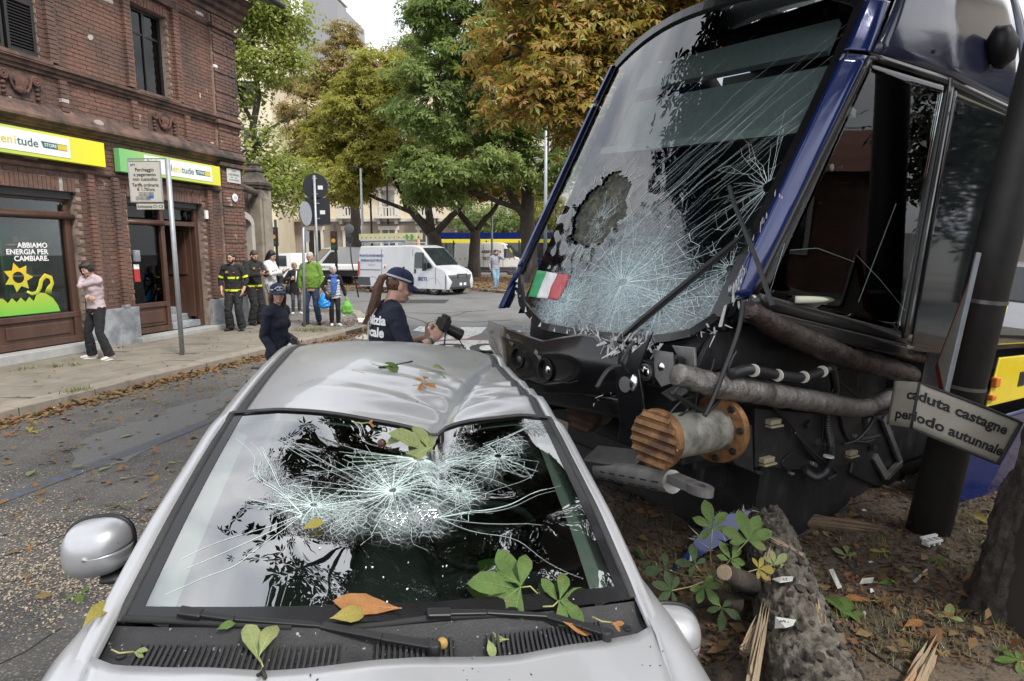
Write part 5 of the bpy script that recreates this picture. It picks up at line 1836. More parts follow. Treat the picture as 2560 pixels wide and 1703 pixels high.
WSM = cracked_glass('tram_windscreen_glass', [(imp.x, imp.y, imp.z, .62, .95), (imp2.x - .05, imp2.y, imp2.z, .34, .45), (imp3.x, imp3.y, imp3.z, .42, .9), (imp4.x, imp4.y, imp4.z, .26, .6), (imp5.x, imp5.y, imp5.z, .4, .75)], (.6, .66, .66), 30, (.55, .72, .78), .46, boost=.1)
wsg = MB()
wsg.grid(ws_uv, 110, 130)
hc_, hl_, hr_, ht_, hb_ = [TS(px, py, ws) for px, py in ((1372, 485), (1318, 490), (1428, 490), (1368, 400), (1385, 572))]
def in_hole(x, z):
	return ((x - hc_.x) / ((hr_.x - hl_.x) / 2)) ** 2 + ((z - hc_.z) / ((ht_.z - hb_.z) / 2)) ** 2 < 1 + .35 * noise.noise((x * 9, z * 9, 0)) + .12 * noise.noise((x * 40, z * 40, 0))
def fc_(f):
	q = [wsg.v[i] for i in f]
	return in_hole(sum(v[0] for v in q) / 4, sum(v[2] for v in q) / 4)
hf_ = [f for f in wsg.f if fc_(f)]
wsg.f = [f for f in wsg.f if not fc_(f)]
wsg.m = [0] * len(wsg.f)
scr = wsg.build('windscreen', WSM, tram, 180)
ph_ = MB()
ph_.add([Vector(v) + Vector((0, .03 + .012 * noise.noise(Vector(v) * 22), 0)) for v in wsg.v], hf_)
pho = ph_.build('painted_reflection_pane', mat('painted_dark_reflection', (.03, .033, .022), .3, var=.6, vs=25, bump=.6, bs=40, col2=(.11, .11, .06), c2=(.5, .62), c2s=22), scr)  # dark olive colour painted in for foliage mirrored in the dented glass
pc_ = MB()
web(pc_, lambda x, z: Vector((x, ws(x, z) + dent(x, z) + .022, z)) if in_hole(x, z) else None, (hc_.x + .03, hc_.z - .06), 1.0, 1.5, 26, [.02, .04, .06, .08, .1, .125, .15], random.Random(2), .0009)
tag(pc_.build('inner_cracks', MT['crack'], pho), kind='stuff')
bd = MB()
def rim(path, w, mbx, out=.012):
	for i in range(len(path) - 1):
		a, b = path[i], path[i + 1]
		mbx.bar(a, b, w, .03, up=(0, -1, .4))
edge = [ws_uv(0, v / 24, .0) for v in range(25)]
rim(edge, .035, bd)
edge = [ws_uv(1, v / 24, .008) for v in range(25)]
rim(edge, .08, bd)
edge = [ws_uv(u / 20, 0, .01) for u in range(21)]
rim(edge, .05, bd)
edge = [ws_uv(u / 20, 1, .008) for u in range(21)]
rim(edge, .08, bd)
bd.build('windscreen_gasket', MT['tram_black'], scr)
cr = MB()
rc_ = random.Random(3)
def crack_line(x0, z0, x1, z1, n, wob, r):
	pts = []
	for i in range(n + 1):
		t = i / n
		x, z = x0 + (x1 - x0) * t, z0 + (z1 - z0) * t
		k = wob * math.sin(t * PI)
		x += k * noise.noise((x * 5, z * 5, x0 * 9))
		z += k * noise.noise((x * 5 + 7, z * 5, x0 * 9))
		if abs(x) > xr(z) - .03 or z < zbot(x) + .01 or z > 3.2 or in_hole(x, z):
			break
		pts.append(wsp(x, z, .003))
	if len(pts) > 1:
		cr.tube(pts, [r * (1 - .7 * i / n) for i in range(len(pts))], 3, cap=False)
def wfn(x, z):
	return wsp(x, z, .003) if abs(x) < xr(z) - .03 and zbot(x) + .01 < z < 3.2 and not in_hole(x, z) else None
RA = [.03, .06, .1, .14, .18, .23, .28, .34, .4, .47, .55, .64]
web(cr, wfn, (imp.x, imp.z), 1.15, .8, 54, RA, rc_, .0013)
web(cr, wfn, (imp3.x, imp3.z), .8, .8, 34, RA[:8], rc_, .0011)
web(cr, wfn, (hc_.x, hc_.z), 1.0, 1.35, 44, [.12, .14, .16, .185, .21, .24, .28, .33], rc_, .0012)
web(cr, wfn, (imp5.x, imp5.z), .8, .7, 34, RA[:9], rc_, .0011)
web(cr, wfn, (.9, 1.9), .9, 1.2, 20, RA[:9], rc_, .0009, 1.7, 4.6, .4)
web(cr, wfn, (.88, 1.42), .7, .7, 18, RA[:8], rc_, .0009, 1.5, 4.4, .5)
for i in range(60):                                  # long parallel cracks towards the upper right
	x, z = rc_.uniform(-.5, .8), rc_.uniform(1.3, 2.0)
	a = RAD(rc_.gauss(52, 4))
	L_ = rc_.uniform(.5, 1.5)
	crack_line(x, z, x + L_ * math.cos(a), z + L_ * math.sin(a), 12, .03, rc_.uniform(.0003, .0006))
tag(cr.build('glass_cracks', MT['crack'], scr), kind='stuff')
tt = MB()
for i in range(14):
	u = rc_.random()
	p = ws_uv(u, .0)
	h = rc_.uniform(.01, .04)
	w = rc_.uniform(.004, .018)
	q = Vector((rc_.uniform(-.02, .02), rc_.uniform(-.05, .0), 0))
	tt.add([p + q + Vector((-w, -.012, -.01)), p + q + Vector((w, -.012, -.012)), p + q + Vector((rc_.uniform(-.03, .03), -.02, h))], [(0, 1, 2)])
tag(tt.build('glass_splinters', MT['crack'], scr), kind='stuff')
fq = [TS(px, py, lambda x, z: ws(x, z) + dent(x, z)) for px, py in ((1217, 683), (1287, 690), (1313, 634), (1238, 622))]
fl = thing('flag_sticker', 'green white and red flag sticker in the lower corner of the tram windscreen', 'sticker')
fl.parent = None
fl.matrix_world = tram.matrix_world
for i, c in enumerate(((.03, .32, .12), (.75, .75, .75), (.5, .09, .1))):
	m = mat(('green', 'white', 'red')[i] + '_flag_film', c, .5, var=.1, vs=25, col2=tuple(q * .7 for q in c), c2=(.5, .7), c2s=12)
	f = MB()
	def stripe(u, v, i=i):
		t = (i + u) / 3
		a = fq[0].lerp(fq[1], t)
		b = fq[3].lerp(fq[2], t)
		p = a.lerp(b, v)
		p = TSP(p)
		return p
	def TSP(p):
		return Vector((p.x, ws(p.x, p.z) + dent(p.x, p.z) - .006, p.z))
	f.grid(stripe, 6, 10, flip=True)
	f.build('flag_stripe', m, fl, 180, thick=.001)

def pillar(sd, z0, z1, name, w0=.1, d0=.13):
	b = MB()
	def fn(u, v):
		z = z0 + (z1 - z0) * v
		x = xr(z)
		y = ws(x, z)
		ye = y + .085
		xe = sx(ye, z) - x + .018
		prof = [(0, .0), (.01, -.034 if sd > 0 else -.048), (.03, -.036 if sd > 0 else -.05), (.05, -.01), (xe * .85, .04), (xe, .085)]
		k = u * (len(prof) - 1)
		i = min(int(k), len(prof) - 2)
		t = k - i
		px = prof[i][0] * (1 - t) + prof[i + 1][0] * t
		py = prof[i][1] * (1 - t) + prof[i + 1][1] * t
		return Vector((sd * (x - .015 + px), y + py, z))
	b.grid(fn, 10, 30, flip=sd < 0)
	return b.build(name, MT['tram_blue'], tram, 60, thick=.012)
pillar(1, 1.27, 2.70, 'corner_pillar')
pillar(1, 2.725, 3.05, 'upper_pillar', .11, .16)
pillar(-1, .98, 1.3, 'corner_pillar')
pillar(-1, 1.31, 2.70, 'corner_pillar')
pillar(-1, 2.725, 3.05, 'upper_pillar')
rf = MB()
def cowl(u, v):
	xm = 2 * u - 1
	p = ws_uv(u, 1, .0)
	e = Vector((xm * .72, 1.9, 3.5 - .3 * abs(xm) ** 3))
	q = p.lerp(e, v)
	q.z += .09 * math.sin(v * PI) * (1 - .5 * abs(xm) ** 2)
	return q
rf.grid(cowl, 24, 10)
rf.build('roof_cowl', MT['tram_blue'], tram, 60, thick=.02)

def flank(u, v, yf, yr, zb, zt, off=0., sd=1):
	zz0 = zb(0) + (zt(0) - zb(0)) * v
	y = yf(zz0) + (yr(zz0) - yf(zz0)) * u
	t = u
	z = zb(t) + (zt(t) - zb(t)) * v
	return Vector((sd * (sx(y, z) + off), y, z))
yfr = lambda z: ws(xr(z), z) + .095
SIDE_G = glass('tram_side_glass', (.72, .78, .77), 1.5, 0, .0)
g1 = MB()
g1.grid(lambda u, v: flank(u, v, lambda z: yfr(z) + .015, lambda z: 1.86 + .02 * (z - 2), lambda t: 1.30 - .22 * t, lambda t: 2.69 + .05 * t, .004), 16, 18)
sg = g1.build('side_window', SIDE_G, tram, 180, thick=.006)
fr_ = MB()
fr_.grid(lambda u, v: flank(u, v, lambda z: yfr(z) - .02, lambda z: 1.97, lambda t: 1.22 - .22 * t, lambda t: 1.305 - .22 * t, .006), 16, 2)
fr_.grid(lambda u, v: flank(u, v, lambda z: 1.845 + .02 * (z - 2), lambda z: 1.93 + .02 * (z - 2), lambda t: 1.06, lambda t: 2.76, .008), 3, 16)
fr_.grid(lambda u, v: flank(u, v, lambda z: yfr(z) - .02, lambda z: yfr(z) + .03, lambda t: 1.29, lambda t: 2.7, .008), 2, 16)
fr_.grid(lambda u, v: flank(u, v, lambda z: yfr(z) + .0, lambda z: 3.3, lambda t: 2.685 + .09 * t, lambda t: 2.725 + .1 * t, .008), 18, 2)
fr_.build('window_frame', MT['tram_black'], sg, 60, thick=.02)
p2 = MB()
p2.grid(lambda u, v: flank(u, v, lambda z: 1.95, lambda z: 3.12, lambda t: .98 - .08 * t, lambda t: 2.74 + .07 * t, .0), 14, 18)
p2.build('door_glass', MT['dark_glass'], tram, 180, thick=.01)
up_ = MB()
up_.grid(lambda u, v: flank(u, v, lambda z: yfr(z) + .01 + .1 * max(0, z - 2.73), lambda z: 3.15, lambda t: 2.735 + .095 * t, lambda t: 4.3, .004), 20, 22)
upo = up_.build('upper_panel', MT['tram_navy'], tram, 60, thick=.015)
for px, py in ((2068, 101), (2152, 118), (2185, 262), (2178, 482)):
	p = TX(px, py, 1.2)
	p.x = sx(p.y, p.z) + .006
	MB().lathe(p, (1, 0, 0), [(0, .013), (.006, .012)], 10).build('bolt_hole', MT['black'], upo)
bk = MB()
bk.grid(lambda u, v: flank(u, v, lambda z: 3.17, lambda z: 9.5, lambda t: .95, lambda t: 2.84, .0), 20, 12)
bk.build('rear_window_band', mat('mirror_band', (.32, .33, .35), .02, metal=.9, var=0), tram, 60, thick=.015)
bk = MB()
bk.grid(lambda u, v: flank(u, v, lambda z: 3.17, lambda z: 9.5, lambda t: 2.85, lambda t: 4.3, .004), 20, 16)
bk.build('rear_upper_panel', MT['tram_navy'], tram, 60, thick=.015)
bk = MB()
bk.grid(lambda u, v: flank(u, v, lambda z: 3.0 + .25 * abs(z - .1), lambda z: 9.5, lambda t: -.5, lambda t: .30, .01), 24, 10)
skirt = bk.build('side_skirt', MT['tram_blue'], tram, 60, thick=.02)
ytl, ybl = TX(2292, 822, 1.27), TX(2262, 935, 1.27)
yp_ = MB().prism([Vector((1.285, ytl.y, ytl.z)), Vector((1.285, ybl.y, ybl.z)), Vector((1.285, 9.4, ybl.z)), Vector((1.285, 9.4, ytl.z + .02))], (.02, 0, 0)).build('yellow_panel', mat('fleet_yellow', (.72, .56, .02), .3, var=.06, coat=.4), tram, bevel=.01)
for px, py, w_, h_ in ((2292, 880, .1, .09), (2283, 915, .09, .05)):
	p = TX(px, py, 1.31)
	MB().box(p, (.05, w_, h_)).build('side_lamp', mat('amber_lens', (.6, .17, .02), .3, var=0) if h_ > .06 else bpy.data.materials['amber_lens'], tram, bevel=.012)
p = TX(2352, 872, 1.306)
MB().box(p, (.012, .2, .14)).build('flap', MT['chassis'], tram, bevel=.004)
p = TX(2314, 710, 1.3)
p.x = sx(p.y, p.z) + .006
text('8009', .16, mat('number_yellow', (.75, .68, .05), .5, var=0), tram, basis(p, (0, 1, 0), (0, 0, 1)), 'fleet_number', .003, xs=.85)
bk = MB()
bk.grid(lambda u, v: flank(u, v, lambda z: yfr(z), lambda z: 9.5, lambda t: .95, lambda t: 3.2, -.13, -1), 20, 20)
bk.build('far_flank', MT['tram_blue'], tram, 60)
MB().box((0.1, 6.2, 3.6), (1.9, 6.6, .1)).box((0, 9.5, 1.7), (2.5, .05, 3.4)).build('roof', MT['tram_blue'], tram)
MB().box((0, 6.0, .62), (2.0, 6.6, .12)).build('floor', MT['chassis'], tram)
MB().box((0, 2.75, 2.0), (2.2, .06, 2.7)).build('cab_bulkhead', MT['interior'], tram)
MB().prism([(-.5, 1.7, 3.32), (.98, 1.55, 3.32), (1.15, 3.1, 3.36), (-.9, 3.1, 3.36)], (0, 0, .03)).build('cab_ceiling', MT['interior'], tram)
MB().box((0, 1.3, .98), (1.8, 1.3, .06)).build('cab_floor', MT['interior'], tram)
pod = TX(2285, 115, 1.25)
pm = MB()
pm.tube([pod + Vector((.0, -.05, .12)), pod + Vector((.03, -.04, .10)), pod + Vector((.05, .0, .03)), pod + Vector((.05, .05, -.06)), pod + Vector((.03, .07, -.11))], [.03, .075, .095, .075, .03], 16)
pm.build('mirror_pod', MT['black'], tram, 180)
def in_cab(px0, py0, px1, py1, y, name, m, t=.02, parent=tram):
	a, b, c, d = TY(px0, py0, y), TY(px1, py0, y), TY(px1, py1, y), TY(px0, py1, y)
	return MB().prism([a, b, c, d], (0, t, 0)).build(name, m, parent)
bl = MB()
bl.grid(lambda u, v: Vector((-.86 + 1.72 * u, ws(0, 2.33 + .42 * v) + .42, 2.33 + .42 * v)), 4, 4)
blo = bl.build('sun_blind', MT['blind_pale'], tram)
MB().bar((-.9, ws(0, 2.3) + .38, 2.31), (.9, ws(0, 2.3) + .38, 2.31), .05, .055).build('blind_bar', MT['pale_bar'], blo)
MB().box((-.05, ws(0, 2.95) + .4, 2.95), (1.6, .05, .24), Matrix.Rotation(RAD(-24), 3, 'X')).build('destination_display', MT['blind_pale'], tram)
con = MB().box((0, .75, 1.12), (1.7, .5, .25)).box((.3, .95, 1.3), (.5, .3, .3)).build('driver_console', MT['interior'], tram, bevel=.03)
st = MB().box((.1, 1.6, 1.25), (.5, .5, .16)).box((.1, 1.85, 1.65), (.48, .14, .8)).build('driver_seat', MT['interior'], tram, bevel=.05)
panel = MB().box((.55, 2.55, 1.75), (1.2, .05, 1.5)).build('control_panel', MT['chassis'], tram)
for i in range(6):
	a, b = TX(1918 + 17.5 * i, 565, 1.08), TX(1918 + 17.5 * i, 602, 1.08)
	MB().tube([a, b], .011, 8).build('yellow_tag', mat('pale_yellow', (.55, .58, .3), .6, var=.05) if i == 0 else bpy.data.materials['pale_yellow'], panel, 180)
for i, px in enumerate((1913, 1937, 1960, 1985)):
	p = TX(px, 386, 1.08)
	MB().lathe(p, (1, 0, 0), [(0, .02), (.008, .02), (.01, .014)], 14).build('dial', MT['zinc'], panel, 40)
p = TX(2005, 448, 1.08)
pl_ = MB().box(p, (.01, .1, .105)).build('key_plate', MT['pale_bar'], panel, bevel=.006)
MB().tube([p + Vector((.005, .01, -.03)), p + Vector((.03, .015, .0)), p + Vector((.012, .02, .03))], .012, 8).build('key', MT['zinc'], pl_, 180)
a, b = TX(1830, 690, 1.06), TX(1960, 692, 1.1)
MB().tube([a, a.lerp(b, .5) + Vector((0, 0, .005)), b], [.022, .024, .02], 12).build('paper_roll', mat('cream_paper', (.62, .62, .5), .7, var=.05), tram, 180)
MB().bar(TX(1955, 255, 1.08), TX(2050, 345, 1.1), .03, .04).build('window_stay', MT['pale_bar'], tram)
cb_ = MB()
for pts in (((1790, 560), (1755, 690)), ((1992, 470), (1920, 690)), ((1920, 585), (1960, 640), (2000, 705)), ((1800, 575), (1850, 570), (1915, 600))):
	q = [TX(a_, b_, 1.0) for a_, b_ in pts]
	for v in q: v.x = sx(v.y, v.z) + .008
	cb_.tube(q, .0005, 4, cap=False)
tag(cb_.build('scratch_lines', MT['crack'], sg), kind='stuff')

ch = MB()
side_poly = [(1730, 715), (2110, 830), (2118, 1010), (2060, 1080), (1880, 1100), (1735, 1088), (1690, 1070), (1690, 980), (1640, 900), (1600, 800)]
pp = [TX(px, py, .86) for px, py in side_poly]
ch.prism(pp, (-.08, 0, 0))
side = ch.build('underframe_plate', MT['chassis'], tram, bevel=.006)
fp = MB()
fp.box((0, .34, .72), (1.75, .06, .85))
fp.box((0, 1.4, .45), (1.6, 2.2, .5))
fp.box((.62, .2, .5), (.5, .25, .42))
fp.box((-.62, .2, .5), (.5, .25, .42))
fp.build('underframe_box', MT['chassis'], tram, bevel=.015)
def tx_plate(name, pts, x, t, m, bev=.004, parent=tram):
	return MB().prism([TX(px, py, x) for px, py in pts], (t, 0, 0)).build(name, m, parent, bevel=bev)
tx_plate('end_box_plate', [(1690, 975), (1732, 980), (1735, 1088), (1690, 1068)], 1.02, -.2, MT['chassis'])
tx_plate('side_box_plate', [(1738, 940), (1985, 960), (1985, 1060), (1880, 1085), (1738, 1075)], .98, -.25, MT['chassis'])
tx_plate('gusset_plate', [(1640, 770), (1780, 740), (1850, 820), (1600, 860)], .9, -.03, MT['chassis'])
tx_plate('lower_cover', [(1980, 1010), (2060, 990), (2090, 1120), (2040, 1130), (1960, 1095)], .96, -.3, MT['black'], .02)
sb = MB()
sb.grid(lambda u, v: flank(u, v, lambda z: yfr(z) - .03, lambda z: 2.0, lambda t: 1.14 - .22 * t, lambda t: 1.225 - .22 * t, .02 - .0), 14, 3)
sb.build('sill_bar', MT['tram_black'], tram, 60, thick=.06)
px_seed = lambda pts: pts[0][0] * .37
def tube_px(pts, x, r, name, m, n=12, parent=tram, corr=False, xs=None, wob=0.):
	q = [TX(px, py, (xs[i] if xs else x)) for i, (px, py) in enumerate(pts)]
	out = []
	N = (18 if wob else 8) if not corr else 26
	for i in range(len(q) - 1):
		p0, p1, p2, p3 = q[max(i - 1, 0)], q[i], q[i + 1], q[min(i + 2, len(q) - 1)]
		for k in range(N):
			t = k / N
			out.append(.5 * ((2 * p1) + (p2 - p0) * t + (2 * p0 - 5 * p1 + 4 * p2 - p3) * t * t + (3 * p1 - p0 - 3 * p2 + p3) * t ** 3))
	out.append(q[-1])
	M_ = len(out)
	rs = []
	for i in range(M_):
		rr = r if not isinstance(r, (list, tuple)) else float(np.interp(i / (M_ - 1) * (len(r) - 1), range(len(r)), r))
		if corr: rr *= 1.0 if i % 2 else .84
		if wob: rr *= 1 + .10 * noise.noise((i * .83, px_seed(pts), 0)) + .05 * noise.noise((i * 2.1, 3, 0))
		rs.append(rr)
	b = MB()
	if wob:
		nn = n
		b.tube(out, rs, nn)
		b.v = [tuple(Vector(v) + Vector((noise.noise(Vector(v) * 14), noise.noise(Vector(v) * 14 + Vector((5, 0, 0))), noise.noise(Vector(v) * 14 + Vector((0, 5, 0))))) * wob + Vector((noise.noise(Vector(v) * 42), noise.noise(Vector(v) * 38 + Vector((7, 0, 0))), noise.noise(Vector(v) * 40))) * wob * .5) for v in b.v]
	else:
		b.tube(out, rs, n)
	return b.build(name, m, parent, 50 if corr else 180), out
tube_px([(1722, 712), (1790, 755), (1890, 800), (1990, 832), (2095, 862)], 1.1, [.05, .064, .075, .075, .07], 'foil_duct', MT['foil_dark'], 22, wob=.005)
tube_px([(1560, 862), (1640, 885), (1760, 905), (1880, 925), (1985, 938), (2050, 912), (2090, 905)], 1.06, [.055, .066, .07, .07, .066, .06, .05], 'foil_duct', MT['foil'], 22, wob=.005, xs=[1.0, 1.04, 1.06, 1.06, 1.06, 1.06, 1.06])
tube_px([(2005, 790), (2060, 808), (2112, 822)], 1.05, .055, 'foil_duct', MT['foil_dark'], 18, wob=.007)
tube_px([(1683, 862), (1725, 851), (1785, 862), (1850, 868), (1905, 850)], 1.1, .03, 'corrugated_hose', MT['hose'], 12, corr=True)
tube_px([(1915, 845), (1922, 900), (1905, 970), (1912, 1030), (1905, 1080), (1878, 1098), (1850, 1080)], 1.06, .028, 'corrugated_hose', MT['hose'], 12, corr=True, xs=[1.1, 1.0, 1.0, 1.02, 1.04, 1.04, 1.0])
for (px, py, x_) in ((1735, 853, 1.13), (1790, 864, 1.13), (1850, 868, 1.13), (1893, 855, 1.13), (1908, 1052, 1.06)):
	p = TX(px, py, x_ - .02)
	MB().lathe(p - Vector((0, .008, 0)), (0, 1, 0) if py < 1000 else (0, 0, 1), [(0, .036), (.01, .036)], 14).build('cable_tie', MT['tie'], tram, 60)
tube_px([(1712, 690), (1700, 760), (1668, 850), (1640, 920), (1622, 958)], 1.12, .0125, 'cable', MT['cable'], 8)
for i in range(4):
	tube_px([(1545 + 6 * i, 905 + 5 * i), (1580 + 5 * i, 925 + 4 * i), (1615, 945 + 4 * i), (1635 - 3 * i, 955 + 3 * i)], 1.02 - .02 * i, .011, 'cable', MT['cable'], 8)
tube_px([(1925, 900), (1945, 1000), (1985, 1018), (2010, 1012)], .99, .013, 'cable', MT['cable'], 8)
tube_px([(1350, 1120), (1390, 1105), (1430, 1118)], .3, .01, 'cable', MT['cable'], 8)
rl = random.Random(31)
for i in range(16):                                   # loose wiring in the torn front
	px, py = rl.uniform(1440, 2040), rl.uniform(770, 1040)
	q = [(px, py)]
	for k in range(3): q.append((q[-1][0] + rl.uniform(-50, 50), q[-1][1] + rl.uniform(10, 50)))
	tube_px(q, .98 + rl.uniform(0, .06), rl.choice((.005, .007, .011)), 'cable', MT['cable'], 6)
for i in range(14):
	px, py = rl.uniform(1600, 2050), rl.uniform(950, 1090)
	p = TX(px, py, .99)
	MB().box(p, (.03, rl.uniform(.03, .1), rl.uniform(.015, .05)), Euler((rl.uniform(-.5, .5), 0, 0)).to_matrix()).build('bracket', MT['zinc'] if i % 3 == 0 else MT['chassis'], tram, bevel=.003)
def buffer(x, z, y0=-.36, y1=.2, name='crash_buffer', om=None):
	om = om or MT['orange']
	b = MB().lathe((x, y0 + .05, z), (0, 1, 0), [(0, .118), (.02, .118), (y1 - y0 - .1, .118), (y1 - y0 - .06, .128)], 28).build(name, MT['cylinder'], tram, 40)
	f = MB()
	f.lathe((x, y0 + .06, z), (0, -1, 0), [(0, .15), (.02, .155), (.045, .15), (.05, .142)], 32)
	for k in range(6):
		zz = -.115 + .046 * k
		w = math.sqrt(max(0, .146 ** 2 - zz ** 2)) * 1.96
		f.prism([(x - w / 2, y0 + .012, z + zz - .019), (x + w / 2, y0 + .012, z + zz - .019), (x + w / 2, y0 + .012, z + zz + .02), (x - w / 2, y0 + .012, z + zz + .02)], (0, -.005, 0))
		f.prism([(x - w / 2, y0 + .008, z + zz - .018), (x - w / 2, y0 + .008, z + zz + .012), (x - w / 2, y0 - .006, z + zz - .010)], (w, 0, 0))
	f.build('buffer_face', om, b, 30)
	fl_ = MB().lathe((x, y1 - .035, z), (0, 1, 0), [(0, .185), (.035, .19), (.05, .185)], 32).build('buffer_flange', om, b, 30)
	for k in range(8):
		a = 2 * PI * k / 8 + .2
		MB().lathe((x + .158 * math.cos(a), y1 - .035, z + .158 * math.sin(a)), (0, -1, 0), [(0, .02), (.014, .02), (.014, .012), (.022, .012)], 6).build('bolt', MT['chassis'], fl_)
	return b
bc = TY(1502, 1012, -.36)
buffer(bc.x, bc.z)
bc2 = TY(1335, 955, .1)
buffer(bc2.x, bc2.z + .03, .1, .36, 'crash_buffer', mat('old_rust', (.07, .04, .022), .8, var=.5, vs=8))
c0, c1 = TY(1372, 1082, -.1), TY(1600, 1112, -.25)
c0.y = -.06; c1.y = -.3
cp = MB().tube([c0, c1.lerp(c0, .15)], .06, 16).build('coupler_bar', mat('coupler_steel', (.38, .37, .36), .45, metal=.4, var=.25, vs=9), tram, 60)
for r_ in range(3):
	for k in range(6):
		a = c0.lerp(c1, .06 + .125 * k + .03 * (r_ % 2))
		b = c0.lerp(c1, .13 + .125 * k + .03 * (r_ % 2))
		off = Vector((0, -.059 * math.cos((r_ - 1) * .8), .059 * math.sin((r_ - 1) * .8)))
		MB().bar(a + off, b + off, .008, .006, up=(0, -1, 0)).build('slot', MT['black'], cp)
ey = MB()
e0 = c1 + Vector((.06, -.0, -.0))
for i in range(20):
	a, b = 2 * PI * i / 20, 2 * PI * (i + 1) / 20
	for (r0, r1) in ((.03, .065),):
		P_ = lambda r, t, z: e0 + Vector((r * math.cos(t) * 1.15, r * math.sin(t) * .8, z))
		ey.add([P_(r0, a, .02), P_(r1, a, .02), P_(r1, b, .02), P_(r0, b, .02), P_(r0, a, -.02), P_(r1, a, -.02), P_(r1, b, -.02), P_(r0, b, -.02)], [(0, 1, 2, 3), (7, 6, 5, 4), (1, 5, 6, 2), (0, 3, 7, 4)])
ey.box(e0 + Vector((-.1, .0, 0)), (.12, .09, .04))
ey.build('coupler_eye', MT['zinc'], cp, 40)
MB().bar(TY(1360, 1045, -.05), TY(1470, 1060, -.1), .16, .02, up=(0, -.6, 1)).build('buckled_plate', MT['zinc'], tram, bevel=.004)
lb_ = TY(1568, 850, -.02)
br = MB()
br.prism([TY(px, py, -.02) for px, py in ((1545, 795), (1598, 800), (1600, 842), (1580, 905), (1548, 925), (1520, 905), (1562, 880), (1565, 830))], (0, .02, 0))
brk = br.build('lamp_bracket', MT['zinc'], tram, bevel=.004)
def lamp(px, py, y, r):
	c = TY(px, py, y)
	h = MB().box(c + Vector((0, .05, 0)), (r * 2.3, .08, r * 2.6)).build('headlamp', MT['black'], tram, bevel=.01)
	MB().lathe(c + Vector((0, .02, 0)), (0, -1, 0), [(0, r), (.03, r), (.035, r * .8), (.02, r * .75)], 20).build('bezel', MT['zinc'], h, 40)
	MB().ell(c + Vector((0, .0, 0)), (r * .78, .025, r * .78), 16, 10).build('lens', MT['chrome'], h, 180)
	return h
lamp(1487, 857, -.06, .05)
h = lamp(1527, 845, -.12, .052)
for k in range(7):
	p = TY(1545 + 3.5 * k, 848, -.06)
	MB().box(p, (.006, .07, .1)).build('cooling_fin', MT['black'], h)
MB().prism([TY(px, py, -.14) for px, py in ((1503, 805), (1548, 812), (1552, 880), (1522, 890), (1508, 868))], (0, .008, 0)).build('lamp_plate', MT['zinc'], h)
def mk_y(x, z):
	return -.12 + .30 * (x / 1.15) ** 2 if x < 0 else -.12
topl = [(1127, 737), (1165, 752), (1215, 770), (1255, 783), (1300, 775), (1345, 768), (1395, 778), (1440, 795)]
botl = [(1165, 868), (1190, 893), (1225, 903), (1262, 907), (1310, 908), (1350, 910), (1400, 912), (1436, 908)]
mk = MB()
tp_ = [TS(a, b, mk_y) for a, b in topl]
bt_ = [TS(a, b, mk_y) for a, b in botl]
def mfn(u, v):
	k = u * (len(tp_) - 1)
	i = min(int(k), len(tp_) - 2)
	t = k - i
	p = bt_[i].lerp(bt_[i + 1], t).lerp(tp_[i].lerp(tp_[i + 1], t), v)
	p.y -= .09 * math.sin(v * PI * .9 + .1) * (1 - .4 * u)
	for cx, cz, rx, rz in ((.24, .55, .2, .26), (.46, .45, .26, .26)):
		q = ((u - cx) / rx) ** 2 + ((v - cz) / rz) ** 2
		if q < 1: p.y += .035 * (1 - q) ** .6
	return p
mk.grid(mfn, 48, 26)
mask = mk.build('headlamp_mask', MT['tram_black'], tram, 60, thick=.012)
for (u, v, r) in ((.235, .55, .072), (.455, .45, .075)):
	p = mfn(u, v)
	b = MB().lathe(p + Vector((0, -.005, 0)), (0, 1, 0), [(-.012, r * 1.05), (-.012, r * .92), (.05, r * .85), (.06, 0.01)], 24, cap=False).build('lamp_bowl', MT['black'], mask, 40)
	MB().ell(p + Vector((.01, .02, .0)), (r * .55, .03, r * .55), 14, 9).build('lamp_lens', MT['chrome'] if u > .3 else MT['zinc'], b, 180)
	nn_ = p + Vector((-.04, -.03, .10))
	MB().bar(mfn(u - .06, v + .33) + Vector((0, -.004, 0)), mfn(u - .02, v + .2) + Vector((0, -.006, 0)), .028, .008, up=(0, -1, 0)).build('glint_strip', MT['zinc'], mask, bevel=.003)
MB().tube([mfn(u / 20 * .62 + .08, .22 + .02 * math.sin(u)) + Vector((0, -.006, 0)) for u in range(21)], .005, 6).build('mask_seam', MT['black'], mask, 180)
q = mfn(.06, .78)
MB().lathe(q + Vector((0, -.005, 0)), (0, -1, 0), [(0, .02), (.006, .02), (.006, .01)], 12).build('mask_bolt', MT['zinc'], mask)
lo_ = MB()
lo_.grid(lambda u, v: bt_[0].lerp(bt_[-1], u) + Vector((0, -.02 + .06 * v, -.02 - .12 * v)), 12, 4)
lo_.build('mask_lower_lip', MT['tram_black'], tram, 60, thick=.02)
tn = MB()
tn.prism([TY(px, py, -.2) for px, py in ((1424, 800), (1445, 820), (1492, 780), (1502, 762), (1488, 800), (1470, 850), (1478, 900), (1488, 985), (1452, 985), (1425, 970), (1418, 880))], (0, .015, 0))
tpn = tn.build('torn_panel', MT['tram_black'], tram, bevel=.004)
MB().lathe(TY(1440, 885, -.205), (0, -1, 0), [(0, .042), (.006, .045), (.006, .03)], 20).build('torn_lamp_ring', MT['zinc'], tpn, 40)
MB().ell(TY(1458, 882, -.2), (.03, .02, .05), 12, 8).build('torn_lamp', MT['chrome'], tpn, 180)
tf = MB()
rt_ = random.Random(21)
